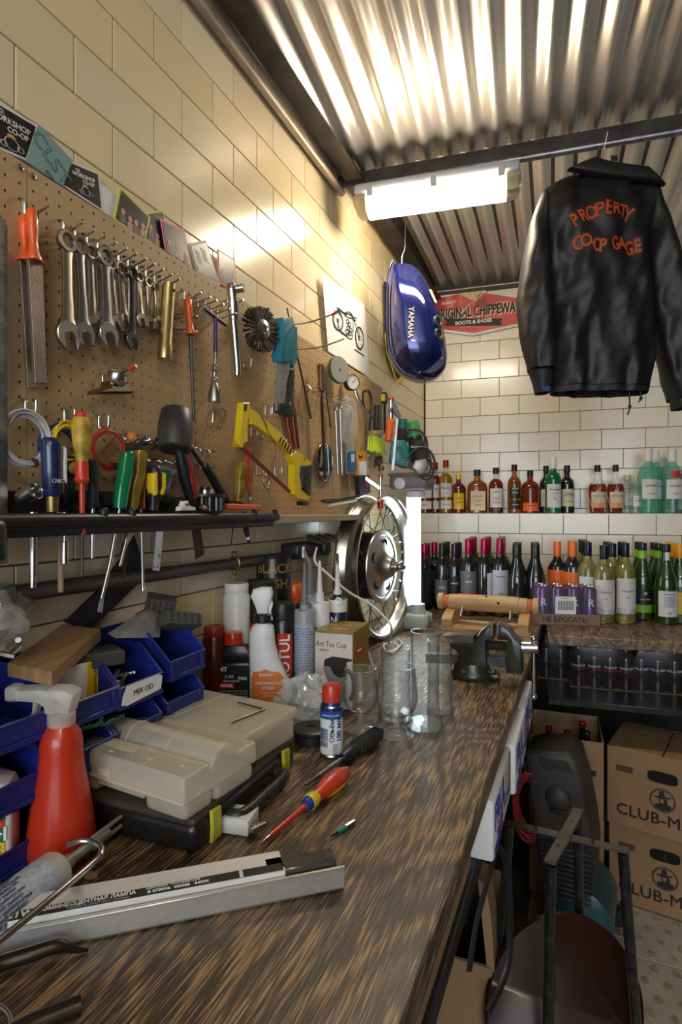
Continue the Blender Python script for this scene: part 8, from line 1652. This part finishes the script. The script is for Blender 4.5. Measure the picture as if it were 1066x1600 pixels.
# shelf under the bench edge with packs and cartons
sf = T('under_bench_shelf', 'black steel-edged shelf under the bench edge carrying the paper packs', 'shelf', (.44, .85, .789)); P('board', G().box((0, 0, 0), (.36, 2.3, .016), .002), m_blackm, sf); P('steel_edge', G().box((.188, 0, -.008), (.018, 2.3, .034), .002), m_black, sf)
for y in (-1.0, .2, 1.05): P('support_post', G().box((-.02, y, -.397), (.03, .03, .782)), m_black, sf)
for k, (Y, x, lb) in enumerate(((1.615, .606, 'white paper pack with blue print, farthest of three under the bench edge'), (1.365, .610, 'white paper pack with blue print, middle of three under the bench edge'), (1.112, .600, 'white paper pack with blue print, nearest of three under the bench edge'))):
    o = T('paper_pack', lb, 'packet', (x, Y, .7975), R(90), 'paper packs under the bench edge'); P('pack_body', G().box((0, 0, .053), (.248, .13, .106), .007, seg=2), m_paper, o); mb = mk('print_blue', (.02, .06, .42), .5)
    txt(o, 'FRUL', .062, mb, (-.045, -.0656, .068), bold=.0022); txt(o, 'вода питьевая', .014, m_ink, (.06, -.0656, .035)); txt(o, 'VAGI', .030, mb, (-.04, -.0656, .022), bold=.001)
    for q in range(4): P('print_line', G().box((.07, -.0655, .050 + .010 * q), (.07, .0006, .0022)), mk('faded_print', (.45, .30, .34), .6), o)
    P('red_swoosh', G().prism([(-.09, .030), (-.02, .036), (.0, .046), (-.04, .042), (-.09, .036)], -.0658, -.0648), m_red, o); P('green_strip', G().box((.105, -.0654, .058), (.020, .001, .08)), mk('print_green', (.03, .10, .05), .5), o); P('blue_block', G().box((-.075, -.0654, .012), (.08, .001, .018)), mb, o)
    P('end_emblem', G().lathe([(.014, 0), (.012, .0005), (0, .0005)], 20, M.Translation((-.1240, -.01, .060)) @ M.Rotation(R(-90), 4, 'Y'), sx=.55), mb, o)
tb2 = T('tan_carton', 'plain tan carton on the shelf close under the bench edge', 'cardboard box', (.52, .64, .7975)); P('body', G().box((0, 0, .050), (.22, .66, .100), .002), m_card, tb2); P('tape', G().box((.1105, 0, .05), (.0008, .66, .018)), mk('tape', (.42, .30, .18), .3), tb2)
oc = carton('open_carton', 'open brown carton with a torn standing flap under the bench', .445, 1.42, .0095, 0, .36, .35, .41, open_=True); P('loose_flap', G().prism([(.17, .40), (.186, .40), (.180, .50), (.168, .585), (.150, .590), (.162, .48)], -.172, -.10, .001), m_card, oc); P('torn_rim', G().box((.0, -.173, .408), (.352, .010, .006), .001), m_card, oc)
o = T('black_holdall', 'rumpled black bag lying in the open carton', 'bag', (.45, 1.46, .40)); P('body', G().grid(lambda a, b: ((.13 + .012 * sin(9 * a + 20 * b)) * cos(6.283 * a) * sin(pi * b), (.12 + .01 * sin(31 * a)) * sin(6.283 * a) * sin(pi * b), (.15 + .012 * sin(25 * a) * sin(9 * b)) * -cos(pi * b)), 36, 20), mk('black_leather', (.014, .013, .014), .38, bump=.4, bs=60), o)
o = T('black_straps', 'loops of black strap hanging from the shelf edge', 'strap', (.63, 1.10, .78)); g = G()
P('strap_loop', G().tube([(0, -.02, -.0), (.012, .02, -.02), (.03, .10, -.10), (.035, .13, -.22), (.03, .12, -.33), (.0, .06, -.38)], .007, 8, sm=5, flat=.35), m_black, o); P('strap_loop', G().tube([(.0, .0, .0), (.01, .06, -.06), (.0, .10, -.12), (-.02, .05, -.20), (-.03, .02, -.28)], .009, 8, sm=5, flat=.3), m_blackm, o)
# bar stool frame
tops = [onz(796, 1288, .70), onz(903, 1272, .70), onz(974, 1330, .70), onz(861, 1350, .70)]; c = sum(tops, V()) / 4
so = T('stool_frame', 'black four legged bar stool frame with a bare steel cross on top', 'stool', (c.x, c.y, .0095)); m_blk = mk('black_enamel', (.008, .008, .009), .22, 0, coat=.5, col2=(.03, .028, .025), vs=60)
tl = [t - c for t in tops]
for a, b in ((tl[0], tl[2]), (tl[1], tl[3])):
    d = (b - a).normalized(); n_ = V((-d.y, d.x, 0)); L_ = (b - a).length; mt = frame(a + V((0, 0, c.z - .0095)), d, (0, 0, 1)); P('cross_bar', G().box((L_ / 2, 0, .0025 + (.0 if a is tl[0] else .004)), (L_ + .024, .026, .004), .002, m=mt), mk('bare_steel', (.22, .21, .20), .35, .9, col2=(.12, .11, .10), vs=20), so)
    for q in (.25, .75): P('screw_hole', G().cyl((a + d * (L_ * q)) + V((0, 0, c.z - .0095 + .009)), (a + d * (L_ * q)) + V((0, 0, c.z - .0095 + .004)), .003, n=8), m_blackm, so)
for t in tl:
    f_ = t * 1.42; P('leg', G().tube([(t.x, t.y, c.z - .012), (f_.x, f_.y, 0)], .0105, 14), m_blk, so)
rg = [t * 1.30 for t in tl]; P('foot_ring', G().tube([(q.x, q.y, .19) for q in rg], .008, 10, closed=True), m_blk, so)
# round wooden seat leaning inside the frame
m_mah = mk('dark_mahogany', (.032, .008, .005), .34, 0, col2=(.018, .006, .004), vs=5, coat=.15)
t0, t1 = cw(876, 1432, 1.29), cw(884, 1735, 1.10); cc = (t0 + t1) / 2
so2 = T('wooden_disc', 'round dark mahogany seat lying tilted inside the stool frame', 'stool seat', cc); ny = (t0 - t1).normalized(); xx = right; zz = xx.cross(ny); mm = M((xx, ny, zz)).transposed().to_4x4()
rr_ = .165
P('seat_board', G().lathe([(0, -.014), (rr_ - .006, -.014), (rr_, -.010), (rr_, .008), (rr_ - .008, .014), (0, .014)], 64, mm), m_mah, so2)
P('under_board', G().lathe([(0, -.044), (rr_ * .92, -.044), (rr_ * .95, -.038), (rr_ * .95, -.016), (0, -.016)], 56, mm @ M.Translation((.012, -.01, 0))), m_mah, so2)
print('seat', cc, t0, t1)
